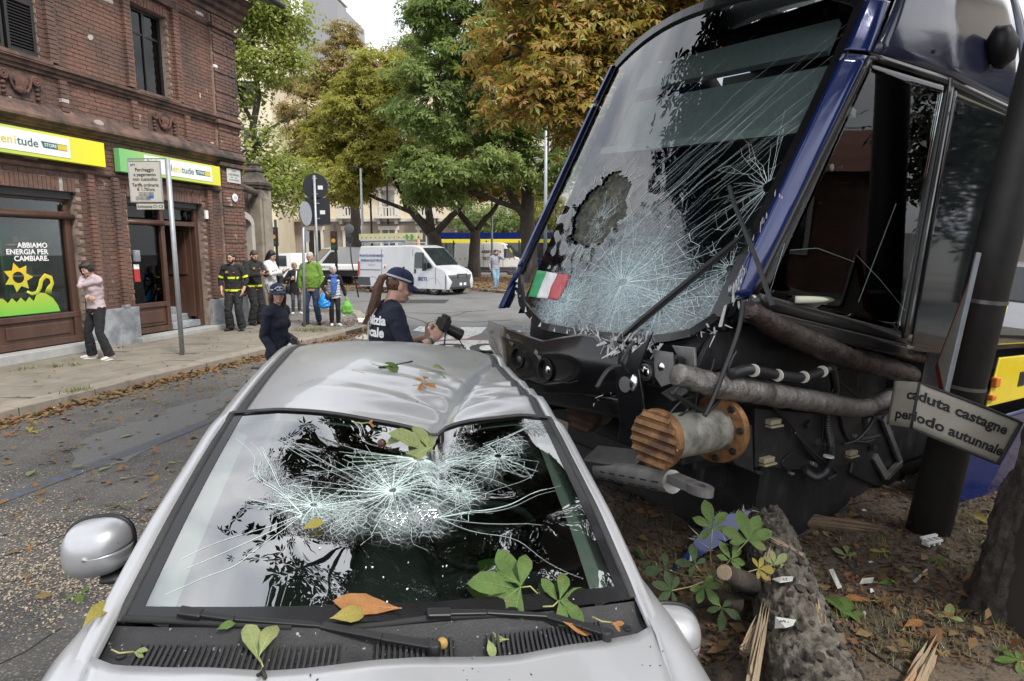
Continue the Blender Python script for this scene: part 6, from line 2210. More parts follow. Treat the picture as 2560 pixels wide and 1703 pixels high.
for (px, py, y, n) in ((1340, 770, -.1, 14), (1405, 790, -.15, 20), (1425, 800, -.18, 24), (1470, 790, -.15, 18), (1500, 795, -.1, 14), (1690, 690, .2, 10), (1380, 905, -.1, 10), (1210, 760, .1, 8), (1640, 760, .1, 10)):
	c = TY(px, py, y)
	for k in range(n):
		a = c + Vector((rt_.gauss(0, .05), rt_.gauss(0, .02), rt_.gauss(0, .02)))
		d = Vector((rt_.gauss(0, .04), -abs(rt_.gauss(0, .03)), rt_.gauss(.01, .04)))
		w = Vector((rt_.uniform(.005, .025), 0, rt_.uniform(-.01, .01)))
		tf.add([a, a + w, a + w * .6 + d, a + d * .9], [(0, 1, 2, 3)])
tag(tf.build('fibreglass_shreds', MT['torn'], tram), kind='stuff')
lw = MB()
a, b = TX(1722, 1122, .75), TX(1955, 1172, .75)
lw.bar(a, b, .12, .012).bar(a + Vector((.05, 0, .04)), b + Vector((.05, 0, .04)), .012, .07).bar(a + Vector((-.05, 0, .04)), b + Vector((-.05, 0, .04)), .012, .07)
lwo = lw.build('channel_beam', MT['chassis'], tram)
for t in (.2, .5, .9):
	MB().box(a.lerp(b, t) + Vector((.058, 0, .04)), (.01, .03, .05)).build('rivet_block', MT['zinc'], lwo)
for (px, py) in ((1765, 1058), (1960, 1042), (1780, 970)):
	p = TX(px, py, 1.0)
	MB().box(p, (.04, .12, .03)).box(p + Vector((.0, .02, -.03)), (.05, .14, .012)).build('terminal_block', mat('yellowed_plastic', (.3, .26, .17), .6) if px == 1765 else bpy.data.materials['yellowed_plastic'], tram, bevel=.003)
bb_ = MB()
bb_.bar(TX(2032, 962, .98), TX(2072, 1065, .98), .03, .05).bar(TX(2072, 1065, .98), TX(2040, 1098, 1.0), .04, .05).bar(TX(2012, 1050, .97), TX(2040, 1098, 1.0), .03, .06)
bb_.build('broken_bracket', MT['zinc'], tram, bevel=.003)
wh = MB()
for s_ in (-1, 1):
	wh.lathe((s_ * .72, 1.55, .02), (1, 0, 0), [(-.06, .3), (.05, .3), (.06, .33), (.07, .33)], 26)
wh.tube([(-.72, 1.55, .02), (.72, 1.55, .02)], .07, 12)
wh.build('wheelset', MT['chassis'], tram, 40)
MB().box((0, 1.4, .1), (1.3, 1.6, .34)).box((0, 4.5, .15), (1.9, 4.5, .5)).build('bogie_frame', MT['chassis'], tram, bevel=.04)
def wiper(pts, y_off, name, w):
	q = [TS(px, py, lambda x, z: ws(x, z) - y_off) for px, py in pts]
	b = MB()
	for i in range(len(q) - 1):
		b.bar(q[i], q[i + 1], w, .02, up=(0, -1, .3))
	return b.build(name, MT['black'], tram, bevel=.003)
w1 = wiper([(1428, 778), (1475, 735), (1702, 548)], .05, 'wiper', .02)
MB().bar(TS(1440, 775, lambda x, z: ws(x, z) - .03), TS(1690, 566, lambda x, z: ws(x, z) - .03), .012, .012, up=(0, -1, .3)).build('wiper_blade', MT['rubber'], w1)
w2 = wiper([(1679, 428), (1690, 470), (1742, 600), (1778, 705)], .09, 'wiper', .022)
MB().box((0, 4.9, -.15), (1.85, 8.0, .8)).build('belly_light_block', MT['chassis'], tram, bevel=.04)  # box added below the floor to keep sky light off the soil
tl_ = lambda v: TRI @ (v - TR_T)
MB().prism([tl_(v) for v in (G(2150, 1172, .02), G(2250, 1168, .0), G(2352, 1118, .02), atY(2352, 985, 4.75), atY(2150, 985, 4.6))], (-.02, .02, 0)).build('torn_skirt', MT['tram_blue'], tram)
tf = MB()
for k in range(60):
	t = rt_.random()
	p = TX(2150 + 60 * t, 1175 - 15 * t + rt_.gauss(0, 6), 1.3)
	d = Vector((rt_.gauss(.02, .03), rt_.gauss(0, .05), rt_.gauss(-.03, .04)))
	w = Vector((0, rt_.uniform(.01, .04), rt_.uniform(-.01, .01)))
	tf.add([p, p + w, p + w * .7 + d, p + d], [(0, 1, 2, 3)])
tag(tf.build('skirt_shreds', MT['torn'], skirt), kind='stuff')
sc_ = MB()
for pts in (((2165, 1150), (2185, 1095), (2200, 1070), (2240, 1030)), ((2180, 1090), (2230, 1110), (2270, 1125)), ((2190, 1120), (2250, 1112), (2280, 1105))):
	q = [TX(a_, b_, 1.27) for a_, b_ in pts]
	for v in q: v.x = sx(v.y, v.z) + .013
	sc_.tube(q, .003, 4, cap=False)
tag(sc_.build('paint_scratches', mat('scratch_blue', (.12, .2, .42), .6), skirt), kind='stuff')
sc_ = MB()
for k in range(34):
	t = rt_.random() ** 1.8
	z = 1.29 + t * .55
	x = xr(z)
	p = Vector((x + rt_.uniform(-.01, .05), ws(x, z) - .048, z))
	w = rt_.uniform(.002, .008)
	sc_.add([p, p + Vector((w, 0, .002)), p + Vector((w * .8, .0, rt_.uniform(.01, .05))), p + Vector((-.002, 0, rt_.uniform(.01, .04)))], [(0, 1, 2, 3)])
tag(sc_.build('paint_scratches', MT['torn'], tram), kind='stuff')

# ================================================================== CRUSHED SILVER CAR
CA_R = Matrix.Rotation(RAD(11), 3, 'Z') @ Matrix.Rotation(RAD(3.8), 3, 'Y')
CA_T = Vector((-.372, 1.487, 0))
car = thing('car', 'silver hatchback with crushed roof and shattered windscreen in the foreground', 'car')
car.matrix_world = Matrix.Translation(CA_T) @ CA_R.to_4x4()
CAI = CA_R.transposed()
MT['silver'] = mat('silver_car_paint', (.46, .465, .48), .36, metal=.5, var=.07, vs=3, coat=.4, bump=.015, bs=500, c3=(.2, .18, .16), c3t=(.73, .76), c3s=70)
MT['seal'] = mat('rubber_seal', (.03, .03, .031), .6, var=.3, vs=20, bump=.2, bs=60)
MT['cowl'] = mat('cowl_plastic', (.026, .026, .028), .6, var=.35, vs=20, bump=.25, bs=120, c3=(.3, .3, .3), c3t=(.68, .7), c3s=60)
MT['dash'] = mat('dashboard', (.035, .04, .04), .7, var=.25, vs=10, bump=.2, bs=150)
MT['trim_pale'] = mat('pale_trim_plastic', (.42, .47, .43), .6, var=.08)
MT['seat'] = mat('seat_cloth', (.03, .034, .036), .9, var=.3)


def car_ray(px, py):
	return CAI @ (C_O - CA_T), CAI @ ray(px, py)


def CS(px, py, fn):
	"""sight line against the height field z = fn(x, y) of the car"""
	o, d = car_ray(px, py)
	a, b = .4, 6.
	g = lambda t: (o + d * t).z - fn((o + d * t).x, (o + d * t).y)
	prev = a
	t = a
	while t < b:
		if g(t) < 0: break
		prev = t
		t += .03
	lo, hi = prev, t
	for _ in range(40):
		m = (lo + hi) / 2
		if g(m) > 0: lo = m
		else: hi = m
	return o + d * hi


YB, YT, ZB, ZTP = .03, .72, 1.05, 1.40
def hw(y):                                           # half width of glass house at y
	if y < YT: return .675 + (.575 - .675) * (y - YB) / (YT - YB)
	return .575 - .02 * min(1, (y - YT) / .75) ** 1.3
CRX = lambda y: .13 + .30 * max(0, (y - YT)) / .78    # crease line of the roof
rk = random.Random(4)
RIDGES = [(.95, -.45, .28, .022), (1.1, -.3, .10, .018), (1.22, -.5, -.12, .016), (.85, .28, .22, .015), (1.02, .26, .35, .02), (1.25, .2, .3, .014), (.9, -.2, .55, .014)]
def crush(x, y):
	"""depth the roof panel is pushed in"""
	c = CRX(y)
	d = abs(x - c)
	side = x - c
	v = max(0, 1 - d / (.55 if side < 0 else .34))
	amp = float(np.interp(y, [.72, .9, 1.15, 1.5, 1.9], [.1, .1, .085, .06, .02]))
	dep = amp * (.65 * v ** 1.05 + .35 * v ** 3)
	dep += .03 * math.exp(-(d / .016) ** 2) * (1 if y < 1.45 else .4)
	for (yy, sl, ph, am) in RIDGES:                 # folds fanning out of the crease
		q = (y - yy) - sl * side * (1 if side < 0 else -1) * .5
		w = .03 + .075 * d
		fade = math.exp(-(d / .34) ** 2) * min(1, d / .06)
		dep += 1.2 * am * max(0, 1 - abs(q) / (w * 1.5)) * fade * (1 if (int(yy * 20) % 2) else -1)
	dep += .012 * noise.noise((x * 5, y * 5, 2)) * math.exp(-(d / .4) ** 2)
	return dep
def roof_z(x, y):
	w = hw(y)
	t = min(1, abs(x) / w)
	z = ZTP + .07 * math.sin(min(1, (y - YT) / .95) * PI / 2)
	if y > 1.7: z -= .05 * (y - 1.7) ** 2 * 4
	return z + .035 * (1 - t * t) - (.02 * t ** 6) - crush(x, y)
def glass_z(x, y):
	t = (y - YB) / (YT - YB)
	w = hw(y)
	s = min(1, abs(x) / w)
	base = ZB + (ZTP - ZB) * t + .02 * math.sin(t * PI) + .045 * (1 - s * s) * (.6 + .4 * t) 
	return base - sag(x, t)
def sag(x, t):
	"""inward fold of the laminated glass below the crease of the roof"""
	c = .10
	side = x - c
	e = crush(x, YT + .001)
	top = e * max(0, min(1, (t - .45) / .55)) ** .9
	fold = .62 - .32 * max(0, 1 - abs(side) / .42)  # height of the fold line
	f = .035 * math.exp(-((t - fold) / .17) ** 2) * math.exp(-(side / .36) ** 2)
	f += .012 * noise.noise((x * 7, t * 7, 1)) * math.exp(-((t - .5) / .35) ** 2) * math.exp(-(side / .5) ** 2)
	return top + f
def bow(x):                                           # glass bottom bows forward in the middle
	return -.09 * (1 - (x / .675) ** 2)
def gp_(u, v, off=0.):
	y0 = YB + (YT - YB) * v
	x = (2 * u - 1) * hw(y0)
	y = y0 + bow(x) * (1 - v) * 1.0 - .05 * (1 - (2 * u - 1) ** 2) * v
	z = glass_z(x, y0)
	return Vector((x, y, z + off))
VG = []
_pm = car.matrix_world
for i_ in range(73):
	for j_ in range(57):
		q = CA_R @ gp_(i_ / 72, j_ / 56) + CA_T - C_O
		dd_ = q.dot(C_FW)
		VG.append((i_ / 72, j_ / 56, SX + SF * q.dot(C_RT) / dd_, SY - SF * q.dot(C_UP) / dd_))
VG = np.array(VG)
def GUV(px, py):
	k = np.argmin((VG[:, 2] - px) ** 2 + (VG[:, 3] - py) ** 2)
	return float(VG[k, 0]), float(VG[k, 1])
ARC = [GUV(*q) for q in ((615, 1080), (670, 1140), (730, 1175), (810, 1190), (905, 1195), (990, 1180), (1060, 1135), (1120, 1080), (1180, 1025), (1232, 985))]
gl_pts = []
for k_, (u_, v_) in enumerate(ARC):
	p_ = gp_(u_, v_)
	gl_pts.append((p_.x, p_.y, p_.z, (.07, .09, .11, .12, .13, .12, .1, .09, .08, .07)[k_], (.45, .55, .7, .7, .7, .7, .6, .55, .5, .5)[k_]))
for q in ((880, 1120), (960, 1085), (1040, 1050)):
	p_ = gp_(*GUV(*q))
	gl_pts.append((p_.x, p_.y, p_.z, .12, .5))
CGM = cracked_glass('car_windscreen_glass', gl_pts, (.62, .72, .68), 40, (.7, .84, .82), .32, boost=.34)
wg = MB()
wg.grid(gp_, 72, 44)
cw = wg.build('windscreen', CGM, car, 180)
ck_ = MB()
r5 = random.Random(9)
def glin(u0, v0, u1, v1, n, wob, r):
	pts = []
	for i in range(n + 1):
		t = i / n
		u, v = u0 + (u1 - u0) * t, v0 + (v1 - v0) * t
		k = wob * (.3 + t)
		u += k * noise.noise((u * 6, v * 6, u0 * 30 + u1))
		v += k * noise.noise((u * 6 + 9, v * 6, u0 * 30 + v1))
		if not (.015 < u < .985 and .02 < v < .98): break
		pts.append(gp_(u, v, .0015))
	if len(pts) > 1: ck_.tube(pts, [r * (1 - .6 * i / n) for i in range(len(pts))], 3, cap=False)
def cfn(u, v):
	return gp_(u, v, .0015) if .02 < u < .98 and .03 < v < .97 else None
RC = [.015, .03, .05, .07, .09, .115, .14, .17, .2, .24, .28, .33, .39]
web(ck_, cfn, GUV(905, 1130), .7, .72, 60, RC, r5, .00062)
web(ck_, cfn, GUV(720, 1165), .6, .62, 40, RC[:9], r5, .0006)
web(ck_, cfn, GUV(965, 1060), 1.1, 1.1, 44, RC[:11], r5, .0006, PI * .95, PI * 2.05)
web(ck_, cfn, GUV(1150, 1050), .7, .8, 34, RC[:8], r5, .00055)
web(ck_, cfn, GUV(1060, 1130), .6, .7, 34, RC[:8], r5, .0005)
for i in range(14):                                  # long runs to the edges
	a, b_ = GUV(*((700, 1190) if i % 2 else (1000, 1200))), (r5.uniform(.03, .15) if i % 2 else r5.uniform(.8, .96), r5.uniform(.06, .8))
	glin(a[0], a[1], b_[0], b_[1], 16, .05, .0007)
for a_, b_ in (((640, 1010), (870, 1130)), ((870, 1130), (1130, 1030)), ((1130, 1030), (1245, 972)), ((600, 1040), (700, 1200))):
	for q in range(3):
		g0, g1 = GUV(*a_), GUV(*b_)
		glin(g0[0] + r5.gauss(0, .006), g0[1] + r5.gauss(0, .012), g1[0] + r5.gauss(0, .006), g1[1] + r5.gauss(0, .012), 10, .015, .0008)
tag(ck_.build('glass_cracks', mat('crack_green', (.72, .86, .83), .3, var=.2, vs=30), cw), kind='stuff')
cm_ = MB()
for i in range(26):
	u, v = r5.gauss(.5, .16), abs(r5.gauss(.2, .16))
	if not (.05 < u < .95 and .02 < v < .8): continue
	p = gp_(u, v, .002)
	s_ = r5.uniform(.0012, .0035)
	cm_.box(p, (s_, s_ * 1.5, s_), Euler((r5.random(), r5.random(), r5.random() * 6)).to_matrix())
tag(cm_.build('glass_crumbs', MT['crack'], cw), kind='stuff')
fr = MB()
for (fn, w) in (((lambda t: gp_(0, t, .004)), .02), ((lambda t: gp_(1, t, .004)), .02), ((lambda t: gp_(t, 1, .005)), .017)):
	pts = [fn(i / 40) for i in range(41)]
	fr.tube(pts, [(w * .55, .006)] * 41, 8, up=(1, 0, 0) if w == .02 else (0, 1, 0))
fr.build('windscreen_seal', MT['seal'], cw, 60)
fb = MB()
fb.grid(lambda u, v: gp_(u, .055 * v, .0016), 40, 2)
fb.grid(lambda u, v: gp_(.03 * u + .004, v, .0016), 2, 30)
fb.grid(lambda u, v: gp_(1 - .004 - .03 * u, v, .0016), 2, 30)
fb.build('frit_band', MT['tram_black'], cw, 180)
rp = MB()
def roof(u, v):
	y = YT + .005 + 1.5 * v
	x = (2 * u - 1) * (hw(y) - .035)
	yy = y - .05 * (1 - (2 * u - 1) ** 2) * max(0, 1 - v * 3)
	return Vector((x, yy, roof_z(x, y) + .006))
rp.grid(roof, 110, 110)
roofo = rp.build('roof', MT['silver'], car, 180, thick=.004)
for sd in (-1, 1):
	nm = 'drip_strip'
	pts = [Vector((sd * (hw(YT + 1.5 * i / 24) - .022), YT + 1.5 * i / 24, roof_z(sd * (hw(YT + 1.5 * i / 24) - .03), YT + 1.5 * i / 24) + .006)) for i in range(25)]
	MB().tube(pts, [(.016, .007)] * 25, 8, up=(1, 0, 0)).build(nm, MT['seal'], car, 60)
	def rail_pt(t):
		if t < .45:
			k = t / .45
			y = -.12 + (YT + .12) * k
			yb = max(YB, y)
			x = hw(yb) + .018 + .01 * (1 - k)
			p = gp_(1, max(0, (y - YB) / (YT - YB)), 0)
			z = p.z if y > YB else ZB - .045 * (YB - y) / .15
			return Vector((sd * x, y, z))
		k = (t - .45) / .55
		y = YT + 1.75 * k
		x = hw(y) + .018
		return Vector((sd * x, y, roof_z(sd * (hw(min(y, 2.2)) - .03), min(y, 2.2)) - .004 - .12 * max(0, (y - 2.2))))
	sec = [(-.022, .004), (-.006, .014), (.016, .010), (.034, -.012), (.052, -.055), (.056, -.075), (.03, -.075)]
	rp2 = MB()
	rings = []
	for i in range(41):
		p = rail_pt(i / 40)
		rings.append([p + Vector((sd * a * (1.0 if i > 3 else 1.1), 0, b)) for a, b in sec])
	rp2.loft(rings, closed=False, cap=False)
	rp2.build('pillar', MT['silver'], car, 60, thick=.003)
	dg_ = MB()
	dg_.grid(lambda u, v: rail_pt(.12 + .80 * u) * 1.0 + Vector((sd * (.045 + .13 * v), 0, -.07 - (.33 + .06 * u) * v)) if False else Vector((sd * ((abs(rail_pt(.10 + .82 * u).x) + .05) * (1 - v) + .80 * v), rail_pt(.10 + .82 * u).y, (rail_pt(.10 + .82 * u).z - .065) * (1 - v) + (.95 + .03 * u) * v)), 16, 4)
	dg_.build('side_window', MT['dark_glass'], car, 180, thick=.004)
	bs = MB()
	def flank_c(u, v):
		y = -.95 + 3.4 * u
		zt = float(np.interp(y, [-.95, -.5, 0, .3, 2.5], [.78, .9, .985, .97, 1.0]))
		z = zt + (.22 - zt) * v
		taper = 1 - .14 * max(0, (-.35 - y) / .6) ** 1.6 - .12 * max(0, (y - 1.9) / .55) ** 2
		x = (.80 + .045 * math.sin(min(1, v * 1.3) * PI)) * taper
		return Vector((sd * x, y, z))
	bs.grid(flank_c, 34, 10)
	bs.build('body_side', MT['silver'], car, 180, thick=.004)
	ws_ = MB()
	def wing(u, v):
		y = -.95 + 1.15 * u
		o_ = flank_c((y + .95) / 3.4, 0)
		i_ = Vector((sd * float(np.interp(y, [-.95, -.4, -.1, .2], [.52, .63, .685, .70])), y, float(np.interp(y, [-.95, -.5, -.1, .03, .2], [.82, .945, 1.03, 1.04, 1.06]))))
		p = i_.lerp(o_, v)
		p.z += .022 * math.sin(v * PI)
		return p
	ws_.grid(wing, 22, 8)
	ws_.build('wing', MT['silver'], car, 180, thick=.004)
	for yw in (-.62, 1.85):
		tyre = MB().lathe((sd * .70, yw, .29), (sd, 0, 0), [(-.06, .17), (-.08, .27), (-.05, .29), (.06, .29), (.085, .27), (.08, .18)], 28).build('wheel', MT['rubber'], car, 40)
		MB().lathe((sd * .765, yw, .29), (sd, 0, 0), [(0, .18), (.02, .17), (.01, .05), (.03, .04), (.03, .0)], 20, cap=False).build('rim', MT['zinc'], tyre, 40)
		MB().lathe((sd * .82, yw, .30), (sd, 0, 0), [(-.1, .345), (.012, .345), (.012, .33)], 28, cap=False).build('wheel_arch', MT['seal'], car, 40)
	o_, d_ = car_ray(*((222, 1262) if sd < 0 else (1545, 1462)))
	mc = o_ + d_ * ((sd * (.915 if sd < 0 else .86) - o_.x) / d_.x)
	ms = MB()
	def shell(u, v):
		a, t = 2 * PI * u, v * PI / 2
		rx, rz = .098, .092
		rr_ = (abs(math.cos(a)) ** 2.6 + abs(math.sin(a)) ** 2.6) ** (-1 / 2.6)
		cx = math.cos(a) * rr_ * math.cos(t) ** .85
		cz = math.sin(a) * rr_ * math.cos(t) ** .85
		return mc + Vector((cx * rx, -.10 * math.sin(t) + .02, cz * rz - .012 * cx * sd))
	ms.grid(shell, 48, 18)
	mo = ms.build('door_mirror', MT['silver'], car, 180, thick=.004)
	rim_ = [shell(i / 32, 0) + Vector((0, .006, 0)) for i in range(33)]
	MB().tube(rim_, .008, 6, cap=False).build('mirror_rim', MT['black'], mo, 180)
	MB().add([shell(i / 32, 0) + Vector((0, .008, 0)) for i in range(32)], [tuple(range(32))]).build('mirror_glass', MT['dark_glass'], mo)
	MB().tube([mc + Vector((-sd * .01, .0, -.088)), mc + Vector((-sd * .06, .02, -.10)), mc + Vector((-sd * .13, .05, -.09)), mc + Vector((-sd * .2, .07, -.06))], [(.05, .016), (.045, .02), (.035, .022), (.05, .05)], 12, up=(0, 1, 0)).build('mirror_arm', MT['black'], mo, 180)
	MB().ell((sd * .60, -.88, .70), (.15, .09, .09), 16, 10).build('headlamp', MT['chrome'], car, 180)
	it = MB()
	it.grid(lambda u, v: gp_(.985 - .06 * u * (1 - .35 * v) if sd > 0 else .015 + .06 * u * (1 - .35 * v), .06 + .9 * v, -.035 - .03 * u), 3, 20)
	it.build('pillar_trim', MT['trim_pale'], car, 180)
hd_ = MB()
def hood_edge(x):
	return float(np.interp(abs(x), [0, .3, .5, .62, .69], [-.185, -.176, -.148, -.11, -.06]))
def hood(u, v):
	x0 = (2 * u - 1)
	y = hood_edge(x0 * .68) * (1 - v) + (-1.0 + .12 * x0 * x0) * v
	wd = float(np.interp(y, [-1.0, -.4, -.05], [.53, .635, .695]))
	x = x0 * wd
	z = float(np.interp(y, [-1.05, -.9, -.6, -.3, -.05], [.76, .84, .935, .99, 1.03]))
	z += .035 * (1 - x0 * x0) + .006 * math.cos(x0 * 9)
	return Vector((x, y, z))
hd_.grid(hood, 50, 26)
hd_.build('bonnet', MT['silver'], car, 180, thick=.012)
MB().grid(lambda u, v: Vector(((2 * u - 1) * (.66 - .1 * v), -.98 - .10 * math.sin(v * PI) + .15 * (2 * u - 1) ** 2, .78 - .55 * v)), 20, 8).build('front_bumper', MT['silver'], car, 180, thick=.01)
MB().grid(lambda u, v: Vector(((2 * u - 1) * (.60 + .12 * v), 2.25 + .2 * v, 1.42 - .5 * v)), 8, 6).build('rear_window', MT['dark_glass'], car, 180)
MB().grid(lambda u, v: Vector(((2 * u - 1) * .72, 2.45 - .04 * v, .92 - .65 * v)), 8, 6).build('tailgate', MT['silver'], car, 180, thick=.01)
MB().tube([hood(i / 40, 0) + Vector((0, .006, -.006)) for i in range(41)], .006, 6).build('bonnet_seal', MT['seal'], car, 180)
cg = MB()
def cowl_pt(u, v):
	x0 = 2 * u - 1
	a = Vector((x0 * .685, hood_edge(x0 * .68) + .008, 0))
	b = gp_(u, 0, 0)
	p = a.lerp(b, v)
	p.x = x0 * .685
	za = hood(u, 0).z - .012
	p.z = za * (1 - v) + (b.z - .006) * v - .012 * math.sin(v * PI)
	return p
cg.grid(cowl_pt, 60, 10)
cgo = cg.build('scuttle_panel', MT['cowl'], car, 180)
def slots(u0, u1, n, v0, v1, rows_):
	for i in range(n):
		u = u0 + (u1 - u0) * i / (n - 1)
		for r_ in range(rows_):
			a = cowl_pt(u, v0 + (v1 - v0) * r_ / rows_) + Vector((0, 0, .0035))
			b = cowl_pt(u + .002, v0 + (v1 - v0) * (r_ + .8) / rows_) + Vector((0, 0, .0035))
			q = Vector((.0026, 0, 0))
			gs.add([a - q, a + q, b + q, b - q], [(0, 1, 2, 3)])
def ribs(u0, u1, n, v0, v1):
	for i in range(n):
		u = u0 + (u1 - u0) * (i + .5) / n
		a, b = cowl_pt(u, v0), cowl_pt(u + .002, v1)
		gr.bar(a + Vector((0, 0, .004)), b + Vector((0, 0, .004)), .006, .008)
gs, gr = MB(), MB()
for (a, b, n) in ((.055, .40, 34), (.46, .60, 14), (.66, .90, 26)):
	slots(a, b, n, .10, .62, 3)
	ribs(a, b, n, .08, .64)
tag(gs.build('grille_slots', MT['black'], cgo), kind='stuff')
tag(gr.build('grille_ribs', MT['cowl'], cgo), kind='stuff')
for u in (.035, .955):
	p = cowl_pt(u, .4)
	s_ = MB().lathe(p + Vector((0, 0, -.002)), (0, -.1, 1), [(0, .012), (.005, .012), (.006, .010)], 14).build('clip', MT['black'], cgo, 40)
	MB().bar(p + Vector((-.008, 0, .005)), p + Vector((.008, .003, .005)), .003, .002).build('clip_slot', MT['seal'], s_)
def on_glass(px, py, off=.02):
	o, d = car_ray(px, py)
	f = lambda x, y: (glass_z(x, max(YB, min(YT, y - bow(x)))) if y > bow(x) + YB else cowl_pt(min(1, max(0, (x / .685 + 1) / 2)), .5).z) + off
	return CS(px, py, f)
def car_wiper(arm, blade, off):
	q = [on_glass(px, py, off + (.012 if i else .03)) for i, (px, py) in enumerate(arm)]
	a = MB()
	ws__ = [.016, .014, .02, .022, .012]
	for i in range(len(q) - 1):
		a.bar(q[i], q[i + 1], ws__[i % 5], .012, up=(0, -.4, 1))
	a.lathe(q[-1] + Vector((0, 0, -.025)), (0, 0, 1), [(0, .016), (.03, .016), (.034, .012)], 14)
	w = a.build('wiper', MT['black'], car, bevel=.003)
	b_ = [on_glass(px, py, off * .4 + .004) for px, py in blade]
	MB().tube(b_, [(.010, .008)] * len(b_), 8).build('wiper_blade', MT['rubber'], w, 180)
	m_ = on_glass(*arm[0], off + .012)
	MB().bar(q[0] + (q[0] - q[1]).normalized() * .03, q[0] + (q[1] - q[0]) * .25, .026, .016, up=(0, -.4, 1)).build('wiper_joint', MT['black'], w, bevel=.004)
	return w
car_wiper([(440, 1411), (540, 1425), (740, 1440), (880, 1467), (1000, 1487)], [(283, 1424), (400, 1428), (540, 1436), (672, 1442)], .018)
car_wiper([(1010, 1412), (1120, 1410), (1260, 1418), (1340, 1440), (1395, 1457)], [(660, 1458), (850, 1440), (1020, 1420), (1185, 1412)], .022)
MB().grid(lambda u, v: Vector(((2 * u - 1) * .66, .06 + bow((2 * u - 1) * .66) + .36 * v, .985 + .03 * math.sin(v * PI) - .02 * v)), 20, 8).build('dashboard', MT['dash'], car, 180, thick=.1)
def bulge(u, v):
	x = -.02 + (2 * u - 1) * .17 * (1 - .35 * v)
	return Vector((x, .10 + .30 * v, 1.0 + .10 * math.sin(v * PI * .75) * (1 - (2 * u - 1) ** 4)))
MB().grid(bulge, 14, 10).build('dash_hood', MT['dash'], car, 180, thick=.02)
MB().box((-.33, .36, .985), (.42, .12, .1)).build('glovebox', MT['dash'], car, bevel=.02)
for sx_ in (-.34, .34):
	s_ = MB().box((sx_, 1.05, .58), (.46, .5, .16)).build('seat', MT['seat'], car, bevel=.05)
	MB().box((sx_, 1.32, .92), (.44, .14, .6), Matrix.Rotation(RAD(-14), 3, 'X')).build('backrest', MT['seat'], s_, bevel=.05)
	MB().box((sx_, 1.42, 1.22), (.24, .09, .16), Matrix.Rotation(RAD(-8), 3, 'X')).build('headrest', MT['seat'], s_, bevel=.04)
stw = MB()
for i in range(28):
	pass
cw_ = Vector((.32, .55, 1.0))
ring_ = [cw_ + Matrix.Rotation(RAD(-62), 3, 'X') @ Vector((.18 * math.cos(2 * PI * i / 28), .18 * math.sin(2 * PI * i / 28), 0)) for i in range(29)]
stw.tube(ring_, .015, 8, cap=False)
stw.box(cw_, (.12, .1, .03), Matrix.Rotation(RAD(-62), 3, 'X')).box(cw_, (.34, .03, .015), Matrix.Rotation(RAD(-62), 3, 'X'))
stw.build('steering_wheel', MT['dash'], car, 60)
MB().box((0, 1.1, .35), (1.5, 2.4, .1)).box((0, 1.95, .7), (1.4, .1, .7)).build('cabin_floor', MT['seat'], car)
MB().box((0, .25, .7), (1.4, .1, .6)).build('firewall', MT['seat'], car)
MB().grid(lambda u, v: roof(u, v) + Vector((0, 0, -.035)), 10, 10).build('headliner', MT['trim_pale'], car, 180)

# ================================================================== OTHER VEHICLES
MT['van_white'] = mat('van_paint', (.55, .56, .58), .3, metal=.2, var=.05, vs=1.5, coat=.5)
MT['dirty_white'] = mat('old_van_paint', (.68, .68, .65), .45, var=.12, vs=1.5, coat=.2)
MT['grey_plastic'] = mat('grey_bumper', (.06, .063, .068), .6, var=.15)
MT['van_glass'] = mat('van_window', (.02, .025, .027), .05, var=.3, vs=3, spec=.7)
MT['red_lamp'] = mat('red_lamp', (.4, .02, .02), .25, var=0)
MT['amber'] = mat('amber_lamp', (.6, .2, .02), .3, var=0)
BLU = mat('blue_print', (.03, .05, .25), .5, var=0)
GRN = mat('police_green', (.01, .16, .09), .4, var=0)


